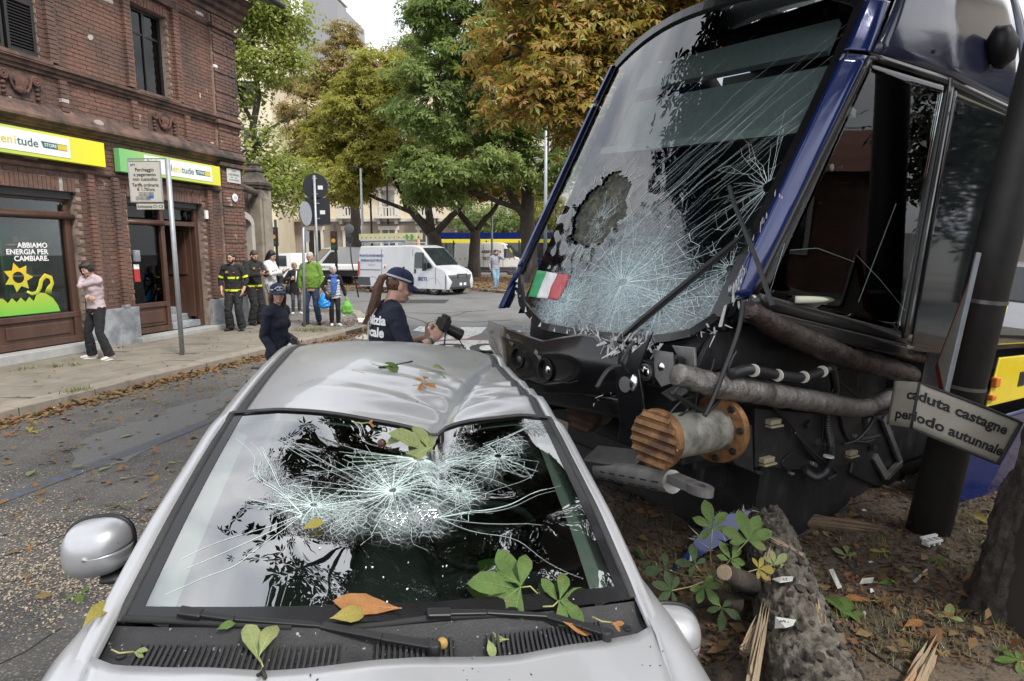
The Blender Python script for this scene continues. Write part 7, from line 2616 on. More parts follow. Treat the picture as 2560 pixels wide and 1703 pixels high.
def vehicle(name, label, loc, fdir, prof, W, wheels, wr, paint, belt=1.1, tumble=.07, group=None, cat='van'):
	rz = math.atan2(-fdir[0], fdir[1])
	v = thing(name, label, cat, loc, (0, 0, rz), group)
	rings = []
	zt = max(p[1] for p in prof)
	for t in (-1, -.965, -.85, -.4, .4, .85, .965, 1):
		a = abs(t)
		r_ = []
		for y, z in prof:
			x = t * W * (1 - tumble * max(0, z - belt))
			k = 1 if a < .9 else (.985 if a < .98 else .95)
			yc = (prof[0][0] + max(p[0] for p in prof)) / 2
			r_.append(Vector((x, yc + (y - yc) * (1 if a < .5 else (1 - .018 * a * a)), z if z < belt else belt + (z - belt) * k)))
		rings.append(r_)
	MB().loft(rings).build('body', paint, v, 35)
	for sd in (-1, 1):
		for y in wheels:
			w = MB().lathe((sd * (W - .13), y, wr), (sd, 0, 0), [(-.1, wr * .6), (-.11, wr * .93), (-.08, wr), (.08, wr), (.115, wr * .93), (.11, wr * .62)], 26).build('wheel', MT['rubber'], v, 40)
			MB().lathe((sd * (W - .04), y, wr), (sd, 0, 0), [(0, wr * .62), (.03, wr * .58), (.01, wr * .3), (.03, wr * .2), (.035, 0.01)], 18, cap=False).build('rim', MT['zinc'], w, 40)
			MB().lathe((sd * (W - .1), y, wr + .02), (sd, 0, 0), [(-.06, wr * 1.15), (.106, wr * 1.15)], 26, cap=False).build('wheel_arch', MT['black'], v, 40)
	def side(poly, sd, m, nm, off=.006, par=v, t=.004):
		return MB().prism([Vector((sd * (W * (1 - tumble * max(0, z - belt)) + off), y, z)) for y, z in poly], (sd * t, 0, 0)).build(nm, m, par)
	def across(y0, z0, y1, z1, w0, w1, m, nm, off=.012, par=v):
		d = Vector((0, y1 - y0, z1 - z0)).normalized()
		n = Vector((0, d.z, -d.y)) * (1 if d.z > 0 or True else -1)
		if n.y < 0 and nm != 'rear_window': n = -n
		def fn(u, k):
			w = w0 + (w1 - w0) * k
			p = Vector(((2 * u - 1) * w, y0 + (y1 - y0) * k, z0 + (z1 - z0) * k)) + n * (off - .0)
			return p
		return MB().grid(fn, 8, 6).build(nm, m, par, 180)
	return v, side, across


def at_wheel(pr, pf, wy, W):
	"""origin and heading of a vehicle from the ground points of its two near-side (right) wheels"""
	f = Vector((pf.x - pr.x, pf.y - pr.y, 0)).normalized()
	right = Vector((f.y, -f.x, 0))
	o = Vector((pr.x, pr.y, 0)) - f * wy - right * (W - .1)
	return o, f


DUC = [(0, .36), (-.02, .9), (.05, 2.05), (.14, 2.25), (3.55, 2.29), (3.95, 2.2), (4.85, 1.33), (5.32, 1.16), (5.52, 1.0), (5.6, .62), (5.56, .28), (.1, .3)]
o, f = at_wheel(G(861, 673), G(1013, 680), .95, 1.0)
van, side, across = vehicle('delivery_van', 'silver-grey repair van with yellow ladder on the roof parked across the junction', o, f, DUC, 1.0, (.98, 4.72), .36, MT['van_white'])
side([(3.62, 1.22), (3.62, 1.85), (3.7, 1.95), (4.05, 1.95), (4.72, 1.28), (4.65, 1.22)], 1, MT['van_glass'], 'side_window')
side([(3.62, 1.22), (3.62, 1.85), (3.7, 1.95), (4.05, 1.95), (4.72, 1.28), (4.65, 1.22)], -1, MT['van_glass'], 'side_window')
side([(4.1, 1.2), (4.1, 1.93), (4.16, 1.93), (4.16, 1.2)], 1, MT['black'], 'window_bar', .012)
across(4.82, 1.36, 4.0, 2.15, .86, .8, MT['van_glass'], 'windscreen')
for a, b in (((3.5, .5), (3.5, 2.1)), ((1.55, .5), (1.55, 2.1)), ((4.85, .5), (4.85, 1.25))):
	side([(a[0], a[1]), (a[0] + .02, a[1]), (b[0] + .02, b[1]), (b[0], b[1])], 1, MT['grey_plastic'], 'panel_gap', .002)
side([(.15, 1.08), (1.5, 1.08), (1.5, 1.12), (.15, 1.12)], 1, MT['grey_plastic'], 'door_rail', .01)
side([(.02, .34), (.85, .34), (.78, .75), (.0, .75)], 1, MT['grey_plastic'], 'lower_cladding', .006)
side([(3.62, .98), (3.72, .98), (3.72, 1.18), (3.62, 1.18)], 1, MT['black'], 'door_handle', .01)
side([(-.0, .8), (.1, .8), (.12, 1.5), (.02, 1.5)], 1, MT['red_lamp'], 'tail_lamp', .012)
MB().grid(lambda u, v_: Vector(((2 * u - 1) * 1.0, 5.63 - .22 * (2 * u - 1) ** 2, .3 + .62 * v_)), 12, 6).build('front_bumper', MT['grey_plastic'], van, 180, thick=.05)
MB().box((0, 5.64, .86), (.8, .04, .22)).build('radiator_grille', MT['black'], van, bevel=.02)
for sd in (-1, 1):
	MB().prism([(sd * .98, 5.0, 1.0), (sd * .98, 4.98, 1.14), (sd * .66, 5.42, 1.1), (sd * .66, 5.5, .97)], (0, .03, .0)).build('headlamp', MT['chrome'], van)
	mm_ = MB().box((sd * 1.17, 4.35, 1.3), (.2, .12, .38)).build('door_mirror', MT['black'], van, bevel=.03)
	MB().bar((sd * 1.0, 4.4, 1.22), (sd * 1.1, 4.36, 1.2), .06, .06).build('mirror_arm', MT['black'], mm_)
MB().box((0, 5.67, .5), (.5, .015, .12)).build('number_plate', MT['white'], van)
vt = lambda y, z: basis((1.0 * (1 - .07 * max(0, z - 1.1)) + .012, y, z), (0, 1, 0), (-.07, 0, 1))
text('PRONTO INTERVENTO', .15, BLU, van, vt(.9, 1.78), 'lettering', .004)
text('ENERGIA ELETTRICA', .15, BLU, van, vt(.9, 1.55), 'lettering', .004)
text('( 800 910 101', .09, MT['grey_letter'], van, vt(.95, 1.33), 'lettering')
text('IRETI', .24, BLU, van, vt(4.1, .72), 'lettering', .006)
side([(1.7, 1.15), (1.9, 1.15), (1.9, 1.38), (1.7, 1.38)], 1, MT['white'], 'hazard_label', .006)
side([(1.72, 1.18), (1.88, 1.18), (1.8, 1.35)], 1, MT['red_lamp'], 'hazard_triangle', .012)
rack = MB()
for y in (.4, 1.6, 2.8):
	rack.bar((-.85, y, 2.42), (.85, y, 2.42), .05, .05).bar((.85, y, 2.26), (.85, y, 2.44), .04, .04, up=(1, 0, 0)).bar((-.85, y, 2.26), (-.85, y, 2.44), .04, .04, up=(1, 0, 0))
rack.tube([(.8, .1, 2.5), (.8, 3.0, 2.5)], .07, 10)
rack.build('roof_rack', MT['steel'], van)
MB().lathe((.5, 3.5, 2.28), (0, 0, 1), [(0, .08), (.1, .08), (.14, .05)], 12).build('amber_beacon', MT['amber'], van, 40)
ld = thing('ladder', 'pale yellow ladder lying on the roof rack of the repair van', 'ladder', van.location, van.rotation_euler)
LY = mat('ladder_yellow', (.6, .55, .3), .5, var=.08)
for x in (.35, .72):
	MB().box((x, 1.75, 2.7), (.03, 3.7, .3)).build('stile', LY, ld)
for k in range(12):
	MB().tube([(.355, .1 + .3 * k, 2.66), (.745, .1 + .3 * k, 2.66)], .028, 8).build('rung', MT['black'], ld, 180)
for y in (3.0, 3.3):
	MB().box((.745, y, 2.66), (.04, .12, .26)).build('clamp', mat('clamp_green', (.05, .3, .06), .5), ld)

IVE = [(0, .4), (0, 1.2), (.04, 2.5), (.14, 2.68), (3.9, 2.7), (4.25, 2.6), (4.95, 1.55), (5.6, 1.3), (5.85, 1.1), (5.9, .4)]
o = G(1056, 612); iv, side, across = vehicle('delivery_van', 'old white assistance van with black lettering standing behind the trees', Vector((-4.7, 52, 0)), Vector((.99, -.12, 0)), IVE, 1.0, (1.1, 4.8), .37, MT['dirty_white'])
side([(4.2, 1.45), (4.2, 2.2), (4.5, 2.2), (5.1, 1.5)], 1, MT['van_glass'], 'side_window')
across(4.98, 1.6, 4.3, 2.5, .86, .8, MT['van_glass'], 'windscreen')
side([(0, .42), (5.9, .42), (5.9, .72), (0, .72)], 1, MT['grey_plastic'], 'lower_cladding')
for y in (2.5, 4.1):
	side([(y, .7), (y + .025, .7), (y + .025, 2.5), (y, 2.5)], 1, MT['grey_plastic'], 'panel_gap', .002)
MT['black_letter'] = mat('black_letter', (.02, .02, .02), .6, var=0)
text('ASSISTENZA', .3, MT['black_letter'], iv, vt(3.15, 1.95), 'lettering', .008)
text('GTT', .3, BLU, iv, vt(3.3, 1.68), 'lettering', .01, shear=.3)
text('TECNICA', .34, MT['black_letter'], iv, vt(3.1, 1.4), 'lettering', .008)
tp = MB()
for k in range(40):
	tp.add([(1.05, -1 + .2 * k, 1.0), (1.05, -1 + .2 * k + .1, 1.0), (1.05, -1 + .2 * k + .13, 1.09), (1.05, -1 + .2 * k + .03, 1.09)], [(0, 1, 2, 3)], k % 2)
tpo = link('barrier_tape', tp.mesh('barrier_tape', [MT['red_lamp'], MT['white']]))
tpo.location = iv.location + Vector((0, -1.0, .35)); tpo.rotation_euler = iv.rotation_euler
tag(tpo, 'red and white barrier tape stretched in front of the assistance van', 'barrier tape')
w3, side, across = vehicle('delivery_van', 'white van half hidden behind the repair van, nose to the left', Vector((-9.2, 44, 0)), Vector((-.8, -.6, 0)), DUC, 1.0, (.98, 4.72), .36, MT['van_white'])
side([(3.62, 1.22), (3.62, 1.95), (4.05, 1.95), (4.72, 1.22)], -1, MT['van_glass'], 'side_window')
across(4.82, 1.36, 4.0, 2.15, .86, .8, MT['van_glass'], 'windscreen')
SUV = [(0, .4), (-.05, .95), (.2, 1.1), (.55, 1.58), (.8, 1.64), (2.4, 1.64), (3.2, 1.08), (4.1, .95), (4.35, .8), (4.4, .35)]
def suv(label, loc, f, police):
	s, side, across = vehicle('patrol_car' if police else 'parked_car', label, loc, f, SUV, .9, (.85, 3.5), .34, MT['white'] if police else MT['silver'], .95, .22, cat='car')
	for sd in (-1, 1):
		side([(.55, 1.06), (.75, 1.52), (1.55, 1.55), (1.55, 1.06)], sd, MT['van_glass'], 'side_window')
		side([(1.62, 1.06), (1.62, 1.55), (2.3, 1.55), (2.95, 1.06)], sd, MT['van_glass'], 'side_window')
	across(3.2, 1.1, 2.45, 1.6, .76, .68, MT['van_glass'], 'windscreen')
	if police:
		for sd in (-1, 1):
			side([(.0, .72), (4.2, .72), (4.2, .88), (.0, .88)], sd, GRN, 'green_stripe', .012)
		text('POLIZIA', .2, MT['print_white'], s, basis((.918, 1.7, .8), (0, 1, 0), (0, 0, 1)), 'lettering', .004)
		lb2 = MB().box((0, 1.6, 1.7), (1.2, .25, .1)).build('light_bar', mat('blue_lamp', (.02, .06, .3), .3) if 'blue_lamp' not in bpy.data.materials else bpy.data.materials['blue_lamp'], s, bevel=.02)
	return s
suv('white police car with green stripe seen between the gate pier and the elderly woman', Vector((-16.3, 41.5, 0)), Vector((.97, -.22, 0)), True)
suv('white police car with blue light bar behind the man in green sweater', Vector((-14.2, 46, 0)), Vector((.9, -.4, 0)), True)
tk = thing('flatbed_truck', 'white flatbed recovery truck between the man in green and the repair van', 'truck', Vector((-13.2, 36.5, 0)), (0, 0, math.atan2(-.96, -.28)))
MB().box((0, 3.2, 1.12), (2.1, 4.2, .26)).build('deck', MT['white'], tk, bevel=.02)
MB().box((0, 3.2, .75), (.9, 5.4, .3)).build('frame', MT['black'], tk)
MB().loft([[Vector((x, y, z)) for y, z in ((-.7, .4), (-.75, 1.0), (-.3, 1.85), (.9, 1.9), (1.0, .4))] for x in (-.9, .9)]).build('cab', MT['white'], tk, 35)
MB().prism([(.91, -.45, 1.15), (.91, -.2, 1.75), (.91, .6, 1.75), (.91, .6, 1.15)], (.01, 0, 0)).build('cab_window', MT['van_glass'], tk)
for sd in (-1, 1):
	for y in (.0, 3.4):
		w = MB().lathe((sd * .85, y, .38), (sd, 0, 0), [(-.12, .25), (-.1, .38), (.1, .38), (.12, .25)], 24).build('wheel', MT['rubber'], tk, 40)
		MB().lathe((sd * .96, y, .38), (sd, 0, 0), [(0, .24), (.01, .1), (.03, .08), (.03, .01)], 16, cap=False).build('rim', MT['zinc'], tk, 40)
for sd in (1,):
	text('NUOVA CARROZZERIA', .2, MT['grey_letter'], tk, basis((1.06, 3.0, 1.12), (0, 1, 0), (0, 0, 1)), 'lettering')
t2 = thing('tram', 'blue and yellow tram waiting far behind the white vans', 'tram', Vector((2.5, 60, 0)), (0, 0, RAD(-1.5)))
MB().box((0, 0, .75), (19, 2.4, 1.1)).build('lower_side', MT['tram_blue'], t2, bevel=.05)
MB().box((0, 0, 2.05), (19, 2.36, 1.5)).build('window_band', MT['van_glass'], t2)
MB().box((0, 0, 2.95), (19, 2.42, .36)).build('yellow_band', mat('tram_yellow', (.68, .56, .03), .35, var=.05), t2, bevel=.03)
MB().prism([(-9.4, -1.2, 3.14), (-9.4, -1.1, 3.75), (-9.4, 1.1, 3.75), (-9.4, 1.2, 3.14)], (19, 0, 0)).build('roof_fairing', MT['tram_blue'], t2)
for k in range(6):
	MB().box((-8 + 3.1 * k, -1.19, 1.9), (.12, .05, 2.2)).build('door_post', MT['black'], t2)
suv('dark silver car mirrored nose-on in the window band of the crashed tram', Vector((12.6, 8.9, 0)), Vector((-.93, -.37, 0)), False)
suv('pale grey car mirrored further back in the window band of the tram', Vector((13.5, 13.2, 0)), Vector((.5, -.86, 0)), False)

# ================================================================== TREES
MT['bark'] = mat('bark', (.05, .04, .032), .95, var=.4, vs=9, bump=1.0, bs=25, col2=(.085, .075, .06), c2=(.5, .68), c2s=6, stretch=(1, 1, .4))
MT['twig'] = mat('twig', (.035, .028, .022), .9, var=.2)
LEAF = {
	'green': [(0.098, 0.154, 0.035), (0.168, 0.252, 0.056), (0.266, 0.364, 0.084), (0.14, 0.21, 0.042), (0.336, 0.42, 0.126)],
	'yellow': [(0.268, 0.268, 0.0488), (0.512, 0.439, 0.0732), (0.561, 0.439, 0.0854), (0.439, 0.268, 0.061), (0.439, 0.415, 0.0854)],
	'rust': [(0.225, 0.138, 0.05), (0.375, 0.237, 0.075), (0.45, 0.325, 0.1), (0.275, 0.275, 0.075), (0.4, 0.362, 0.1)],
	'orange': [(.3, .34, .05), (.42, .4, .06), (0.246, 0.302, 0.0336), (0.56, 0.358, 0.0448), (0.694, 0.515, 0.0672), (0.47, 0.213, 0.056), (0.336, 0.381, 0.0448), (0.56, 0.302, 0.0896), (0.65, 0.47, 0.056), (0.403, 0.179, 0.056)],
	'lime': [(0.196, 0.265, 0.046), (0.345, 0.414, 0.092), (0.46, 0.494, 0.127), (0.276, 0.356, 0.069), (0.391, 0.425, 0.103)],
}
LM = {k: mat('leaves_' + k, v[0], .5, var=.15, vs=3, hue=v, trans=.5, island=.55) for k, v in LEAF.items()}
LM['orange'] = mat('leaves_orange', (.2, .12, .02), .5, var=.15, vs=3, hue=LEAF['orange'], trans=.4)
LM['shade'] = mat('leaves_shade', (.03, .05, .012), .5, var=.2, vs=3, hue=[(.022, .035, .01), (.04, .06, .015), (.03, .045, .012)], trans=.1)  # leaf colours darkened to paint in the backlit look of mirrored crowns


def leaves(rng, C, Nrm, size, nl, wid=.30, jit=.25, spread=2.1, droop=.35):
	"""palmate leaves: nl leaflets round each centre C facing Nrm"""
	n = len(C)
	a = rng.normal(size=(n, 3))
	Nn = Nrm / np.linalg.norm(Nrm, axis=1, keepdims=True)
	X = np.cross(Nn, a); X /= np.linalg.norm(X, axis=1, keepdims=True)
	Y = np.cross(Nn, X)
	V = []
	sz = size * rng.uniform(.7, 1.25, n)
	for k in range(nl):
		an = (k / max(1, nl - 1) - .5) * 2 * spread if nl > 1 else 0
		an = an + rng.normal(0, .1, n)
		D = X * np.cos(an)[:, None] + Y * np.sin(an)[:, None] if nl > 1 else X
		S = np.cross(Nn, D)
		L = sz * (1 - .35 * abs(k / max(1, nl - 1) - .5) * 2) if nl > 1 else sz
		L = L[:, None]
		dr = Nn * (-droop) * rng.uniform(.3, 1.5, n)[:, None]
		b = C + D * L * .04
		m = C + D * L * .62 + dr * L * .3
		t = C + D * L + dr * L
		V.append(np.stack([b, m + S * L * wid * .55 + Nn * L * .05, t, m - S * L * wid * .55 + Nn * L * .05], 1))
	V = np.stack(V, 1).reshape(-1, 3)
	F = np.arange(len(V)).reshape(-1, 4)
	return V, F


def tree(name, label, base, limbs, lobes, m, n, size, nl=5, seed=1, group=None, clump=.55, r0=.4, bark=None, wid=.3, twigs=True, crown_name='crown'):
	rng = np.random.default_rng(seed)
	t = thing(name, label, 'tree', base, (0, 0, 0), group)
	tb = MB()
	for pts, rs in limbs:
		q = [Vector(p) for p in pts]
		out, rr = [], []
		for i in range(len(q) - 1):
			for k in range(5):
				p = q[i].lerp(q[i + 1], k / 5)
				out.append(p + Vector((fbm(p, .9), fbm(p + Vector((9, 0, 0)), .9), 0)) * .12 * (1 if i + k else 0))
				rr.append(rs[i] + (rs[i + 1] - rs[i]) * k / 5)
		out.append(q[-1]); rr.append(rs[-1])
		tb.tube(out, rr, 12)
	Cs, Ns = [], []
	tot = sum(l[2] for l in lobes)
	tw = MB()
	for (c, r, w) in lobes:
		c = np.array(c); r = np.array(r)
		nn = int(n * w / tot)
		ncl = max(6, nn // 38)
		d = rng.normal(size=(ncl, 3)); d /= np.linalg.norm(d, axis=1, keepdims=True)
		rad = rng.uniform(.35, 1.0, ncl) ** .5
		cc = c + d * rad[:, None] * r
		idx = rng.integers(0, ncl, nn)
		p = cc[idx] + rng.normal(size=(nn, 3)) * np.array([clump, clump, clump * .55])
		out = (cc[idx] - c) / r
		nr = out * .7 + np.array([0, 0, .9]) + rng.normal(size=(nn, 3)) * .45
		Cs.append(p); Ns.append(nr)
		if twigs:
			for k in range(0, ncl, 2):
				a, b = Vector(c) + Vector(d[k] * r * .1), Vector(cc[k])
				mid = a.lerp(b, .55) + Vector((0, 0, .15 * r[2] * .3))
				tw.tube([a, mid, b], [.05 * r0 / .4, .03 * r0 / .4, .008], 5, cap=False)
	V, F = leaves(rng, np.concatenate(Cs), np.concatenate(Ns), size, nl, wid)
	tb.build('trunk', bark or MT['bark'], t, 180)
	if twigs: tag(tw.build('branches', MT['twig'], t, 180), kind='stuff')
	o = np_mesh(crown_name, V, F, m, t)
	return t


def L3(px, py, Y, base):
	return atY(px, py, Y) - base


b = Vector((1.05, 37.5, .1))
tree('chestnut_tree', 'tall green chestnut with dark trunk on the median left of the tram', b,
	 [([(0, 0, -.1), (0, 0, .6), (-.1, 0, 3), (-.2, 0, 6.5)], [.75, .55, .46, .34]), ([(-.1, 0, 3.6), (-1.6, -.5, 6), (-3.4, -1, 8.5)], [.26, .2, .08]), ([(-.2, 0, 5.5), (1.6, 0, 8), (2.6, 0, 11)], [.24, .18, .07]), ([(-.2, 0, 6.2), (-.8, .4, 11), (-1, 0, 15)], [.32, .2, .08]), ([(-.1, 0, 4.2), (-3.2, -1.8, 5.2), (-5.6, -2.2, 5.2)], [.18, .12, .05])],
	 [((-3.6, -1.2, 14.6), (3.2, 3, 3.2), 3), ((-5.4, -1.5, 10.8), (2.6, 2.8, 3.2), 2.6), ((-5.2, -1, 15.6), (2, 2, 2.2), 1.0), ((-1.2, -2.0, 11.2), (3.0, 2.6, 3.4), 2.6), ((.8, -.8, 15.5), (3.6, 3, 3), 2.4), ((-5.2, -2.4, 6.2), (2.6, 2.2, 1.7), 1.5), ((-2.0, -2.2, 7.2), (2.6, 2.2, 1.8), 1.5), ((2.4, -1, 9.5), (2.4, 2.4, 3.5), 1.7), ((.8, -1.6, 6.3), (1.8, 1.6, 1.2), .7), ((-.8, 0, 18.5), (3.5, 3, 2), 1.2)],
	 LM['green'], 19000, .37, 5, 3, 'chestnuts on the median', .34)
b = Vector((-5.0, 43, .1))
tree('chestnut_tree', 'yellowing chestnut with several leaning stems behind the repair van', b,
	 [([(0, 0, -.1), (-.1, 0, 1.5), (-.5, 0, 3.2)], [.6, .5, .42]), ([(-.5, 0, 3), (-2.2, 0, 5), (-3.6, 0, 8.5)], [.34, .26, .1]), ([(-.5, 0, 3.1), (-.8, 0, 6), (-1.2, 0, 10)], [.3, .2, .08]), ([(-.4, 0, 3.0), (1.2, 0, 4.6), (2.8, 0, 7)], [.28, .2, .08]), ([(-1.6, 0, 4.4), (-4.5, -1, 5.6), (-6, -1, 5.6)], [.16, .1, .04])],
	 [((-5.0, -.5, 11.0), (2.8, 2.6, 2.6), 2.6), ((-3.6, -1, 8.2), (3.4, 2.6, 2.0), 2.4), ((-6.6, -1, 6.8), (2.6, 2.2, 1.9), 1.8), ((-3.4, -.5, 13.4), (2.3, 2.2, 2.0), 1.6), ((-7.4, 0, 9), (1.8, 1.8, 1.8), .9)],
	 LM['yellow'], 11500, .36, 5, 5, 'chestnuts on the median', .35)
b = Vector((-2.8, 46, .1))
tree('chestnut_tree', 'brownish green chestnut with forked trunk between the repair van and the green chestnut', b,
	 [([(0, 0, -.1), (0, 0, 1.5), (.1, 0, 3.4)], [.55, .42, .36]), ([(.1, 0, 3.3), (-1.6, 0, 5.4), (-2.6, 0, 8)], [.26, .18, .07]), ([(.1, 0, 3.3), (1.5, 0, 5), (2.8, 0, 7)], [.24, .16, .06])],
	 [((-1.4, 0, 7.6), (2.8, 2.2, 2.0), 2), ((1.8, 0, 7.2), (2.6, 2.2, 1.8), 1.6), ((0, .4, 10.4), (3.2, 2.6, 2.4), 1.8), ((-3.4, 0, 6.2), (1.6, 1.6, 1.2), .7)],
	 LM['rust'], 6500, .42, 5, 6, 'chestnuts on the median', .35)
b = Vector((-12.5, 50, .1))
tree('chestnut_tree', 'rust-brown chestnut crown rising behind the yellowing one below the grey firewall', b,
	 [([(0, 0, 0), (0, 0, 6), (.2, 0, 12)], [.5, .36, .15])], [((-.4, 0, 16), (2.4, 2.2, 3.0), 2), ((-3.4, 0, 13.4), (2.8, 2.4, 2.4), 1.6), ((4.2, 0, 16.2), (1.9, 1.8, 2.6), .9), ((-2.5, 0, 10.2), (3, 2.4, 2), 1.4), ((2, 0, 13), (3, 2.4, 2), 1.2)],
	 LM['rust'], 6800, .36, 5, 8, 'chestnuts on the median', .35)
for i, (px, Y, h_, k) in enumerate(((1235, 66, 6.5, 'yellow'), (1110, 64, 5.5, 'green'), (1290, 75, 9, 'lime'))):
	p = G(px, 600); p = Vector(((px - SX) / SF * Y, Y, 0))
	tree('street_tree', ('small yellowish tree behind the waiting tram, left of the green chestnut trunk', 'low green tree far behind the assistance van', 'pale tree far off beside the blue edge of the crashed tram')[i], p, [([(0, 0, 0), (0, 0, h_ * .6)], [.25, .15])],
		 [((0, 0, h_), (3.2, 2.4, h_ * .42), 1), ((2.2, 0, h_ * .8), (2.2, 2, h_ * .3), .6)], LM[k], 1500, .5, 4, 20 + i, 'far street trees', .6)
b = Vector((-11.75, 27, 0))
tree('sparse_tree', 'sparse yellow-green tree with thin dark stems beside the brick corner', b,
	 [([(.3, 0, 0), (.4, 0, 3), (.5, 0, 5.4), (1.1, 0, 8.4), (1.0, 0, 12.5)], [.26, .2, .17, .12, .04]), ([(.55, 0, 5.6), (1.4, 0, 7.0), (2.6, 0, 7.8)], [.1, .07, .03]), ([(.8, 0, 7.4), (.1, 0, 9.5), (.2, 0, 12)], [.09, .06, .02]), ([(-.8, 0, 3), (-.9, .2, 8), (-.5, 0, 12)], [.1, .07, .03]), ([(.45, 0, 4.2), (-.6, 0, 6.2), (-1.2, 0, 8)], [.09, .06, .02])],
	 [((.9, 0, 12.6), (1.7, 1.6, 1.7), 2.2), ((2.1, 0, 11.6), (1.3, 1.3, 1.2), 1.2), ((-.4, 0, 11), (1.4, 1.4, 1.7), 1.3), ((1.9, 0, 9.7), (1.5, 1.4, .9), 1.0), ((.1, 0, 9), (1.4, 1.4, 1.1), .9), ((.6, 0, 6.3), (1.8, 1.6, 1.2), .8), ((2.0, .3, 4.8), (1.5, 1.5, 1.3), 1.4), ((-.9, 0, 7.4), (1, 1, 1.4), .6)],
	 LM['lime'], 21000, .17, 1, 12, None, .34, .3, wid=.6)
b = Vector((4.6, 12.2, .1))
c_ = [(1150, 150, 11.0, 1.0, .5), (1180, 260, 10.6, .8, .5), (1260, 60, 11.5, 1.5, 1.0), (1230, 210, 11, 1.1, .9), (1330, 150, 11.4, 1.4, 1.1), (1290, 310, 10.8, .75, .55), (1400, 30, 11.5, 1.4, 1.0), (1360, 260, 11.3, 1.0, .8), (1240, -60, 11.8, 1.7, 1), (1460, 130, 12, 1.2, .9), (1560, 20, 12.4, 1.5, .9), (1700, -60, 12.4, 2, 1)]
lob = [(tuple(L3(px + 62, py - 34, Y, b)), (r * .85, r * .85, r * .55), w) for px, py, Y, r, w in c_]
p1, p2, p3 = L3(1540, 40, 11.8, b), L3(1390, 90, 11.3, b), L3(1240, 150, 10.9, b)
tree('chestnut_tree', 'orange and yellow chestnut crown hanging over the top of the scene behind the tram', b,
	 [([(0, 0, -.1), (0, 0, 1), (-.1, 0, 4.2)], [.5, .4, .3]), ([(-.1, 0, 4), tuple(p1), tuple(p2), tuple(p3)], [.16, .1, .06, .02]), ([tuple(p2), tuple(L3(1290, 300, 10.9, b))], [.04, .015]), ([(0, 0, 4.2), (.5, 0, 8)], [.28, .12])],
	 lob, LM['orange'], 9500, .175, 6, 15, None, .24, .3)
b = Vector((2.9, 2.98, .0))
lob = [((-3.7, -.3, 7.0), (1.7, 2.2, 1.0), 1.8), ((-1.4, -.6, 7.0), (2.6, 2.2, 1.2), 2.2), ((.6, -1.6, 7.6), (2.6, 2.6, 1.3), 2), ((1.6, .6, 7.2), (2.4, 2, 1.2), 1.6), ((-1.0, .8, 8.6), (2.6, 1.7, 1.2), 1.6), ((-.6, -3.4, 8.0), (2.6, 2.2, 1.3), 1.3), ((3.4, -1.5, 7.4), (2.2, 2.4, 1.4), 1)]
TT = tree('chestnut_tree', 'thick rough-barked chestnut trunk at the right edge of the picture', b,
	 [([(.05, 0, -.2), (.0, 0, .12), (.02, 0, .5), (.12, 0, 1.2), (.3, 0, 3), (.3, 0, 5.4)], [.50, .41, .34, .31, .28, .22]), ([(.3, 0, 5), (-1.2, -.5, 6.6), (-2.4, -.6, 7.2)], [.16, .1, .03]), ([(.3, 0, 5), (.6, -1.4, 7), (.4, -3, 7.8)], [.16, .1, .03]), ([(.3, 0, 4.6), (-.8, .6, 7.2), (-1.4, .8, 8.4)], [.14, .09, .03]), ([(.3, 0, 5), (2, .2, 7)], [.15, .05])],
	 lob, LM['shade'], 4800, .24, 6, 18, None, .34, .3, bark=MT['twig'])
tk_ = MB()                                            # its bark: rough plates over the lower trunk
rb = random.Random(8)
def bark_pt(u, v):
	z = -.05 + 2.6 * v
	a = 2 * PI * u
	r = float(np.interp(z, [-.1, .12, .5, 1.2, 2.6], [.50, .41, .345, .315, .29]))
	cx = float(np.interp(z, [0, .5, 1.2, 2.6], [.0, .02, .12, .27]))
	p = Vector((math.cos(a) * 7 * r, math.sin(a) * 7 * r, z * 2.4))
	d = noise.noise(p) * .5 + noise.ridged_multi_fractal(p * .8, 1, 2, 4, 1, 2) * .35 - .3
	r += .08 * d + .022 * noise.noise(p * 4)
	return Vector((cx + r * math.cos(a), r * math.sin(a), z))
tk_.grid(bark_pt, 130, 150)
tk_.build('bark', mat('rough_bark', (.075, .062, .052), .95, var=.4, vs=12, bump=1.0, bs=45, col2=(.035, .028, .023), c2=(.45, .6), c2s=16, c3=(.11, .115, .08), c3t=(.62, .7), c3s=7), TT, 180)
rng = np.random.default_rng(4)
Cs, Ns = [], []
sp_ = MB()
prev = None
for py in range(-60, 680, 45):
	x0 = float(np.interp(py, [-60, 100, 230, 260, 330, 420, 480, 560, 640, 680], [1700, 1640, 1530, 1620, 1540, 1510, 1600, 1560, 1610, 1640]))
	x1 = float(np.interp(py, [-60, 680], [2000, 1700]))
	for px in np.arange(x0, max(x1, x0 + 30), 52):
		p = TS(px, py, ws)
		n = Vector((.4 * p.x / 1.1025, -1, .481)).normalized()
		d = (TRI @ ray(px, py)).normalized()
		rr_ = TR_R @ (d - 2 * d.dot(n) * n)
		pw = TR_R @ p + TR_T
		dist = 1.0
		while dist < 8:
			e_ = pw + rr_ * dist - C_O
			f_ = e_.dot(C_FW)
			if f_ < .2 or (SY - SF * e_.dot(C_UP) / f_) < -420 or (SX + SF * e_.dot(C_RT) / f_) < -400: break
			dist += .1
		q = pw + rr_ * dist - b
		nn = 12 if px < x0 + 40 else 26
		Cs.append(np.array(q) + rng.normal(size=(nn, 3)) * .06 * dist)
		Ns.append(rng.normal(size=(nn, 3)) * .5 + np.array([0, 0, 1]))
		if prev is not None and (prev - q).length < 1.2: sp_.tube([prev, q], [.012, .01], 5)
		prev = q
V, F = leaves(rng, np.concatenate(Cs), np.concatenate(Ns), .2, 6, .32)
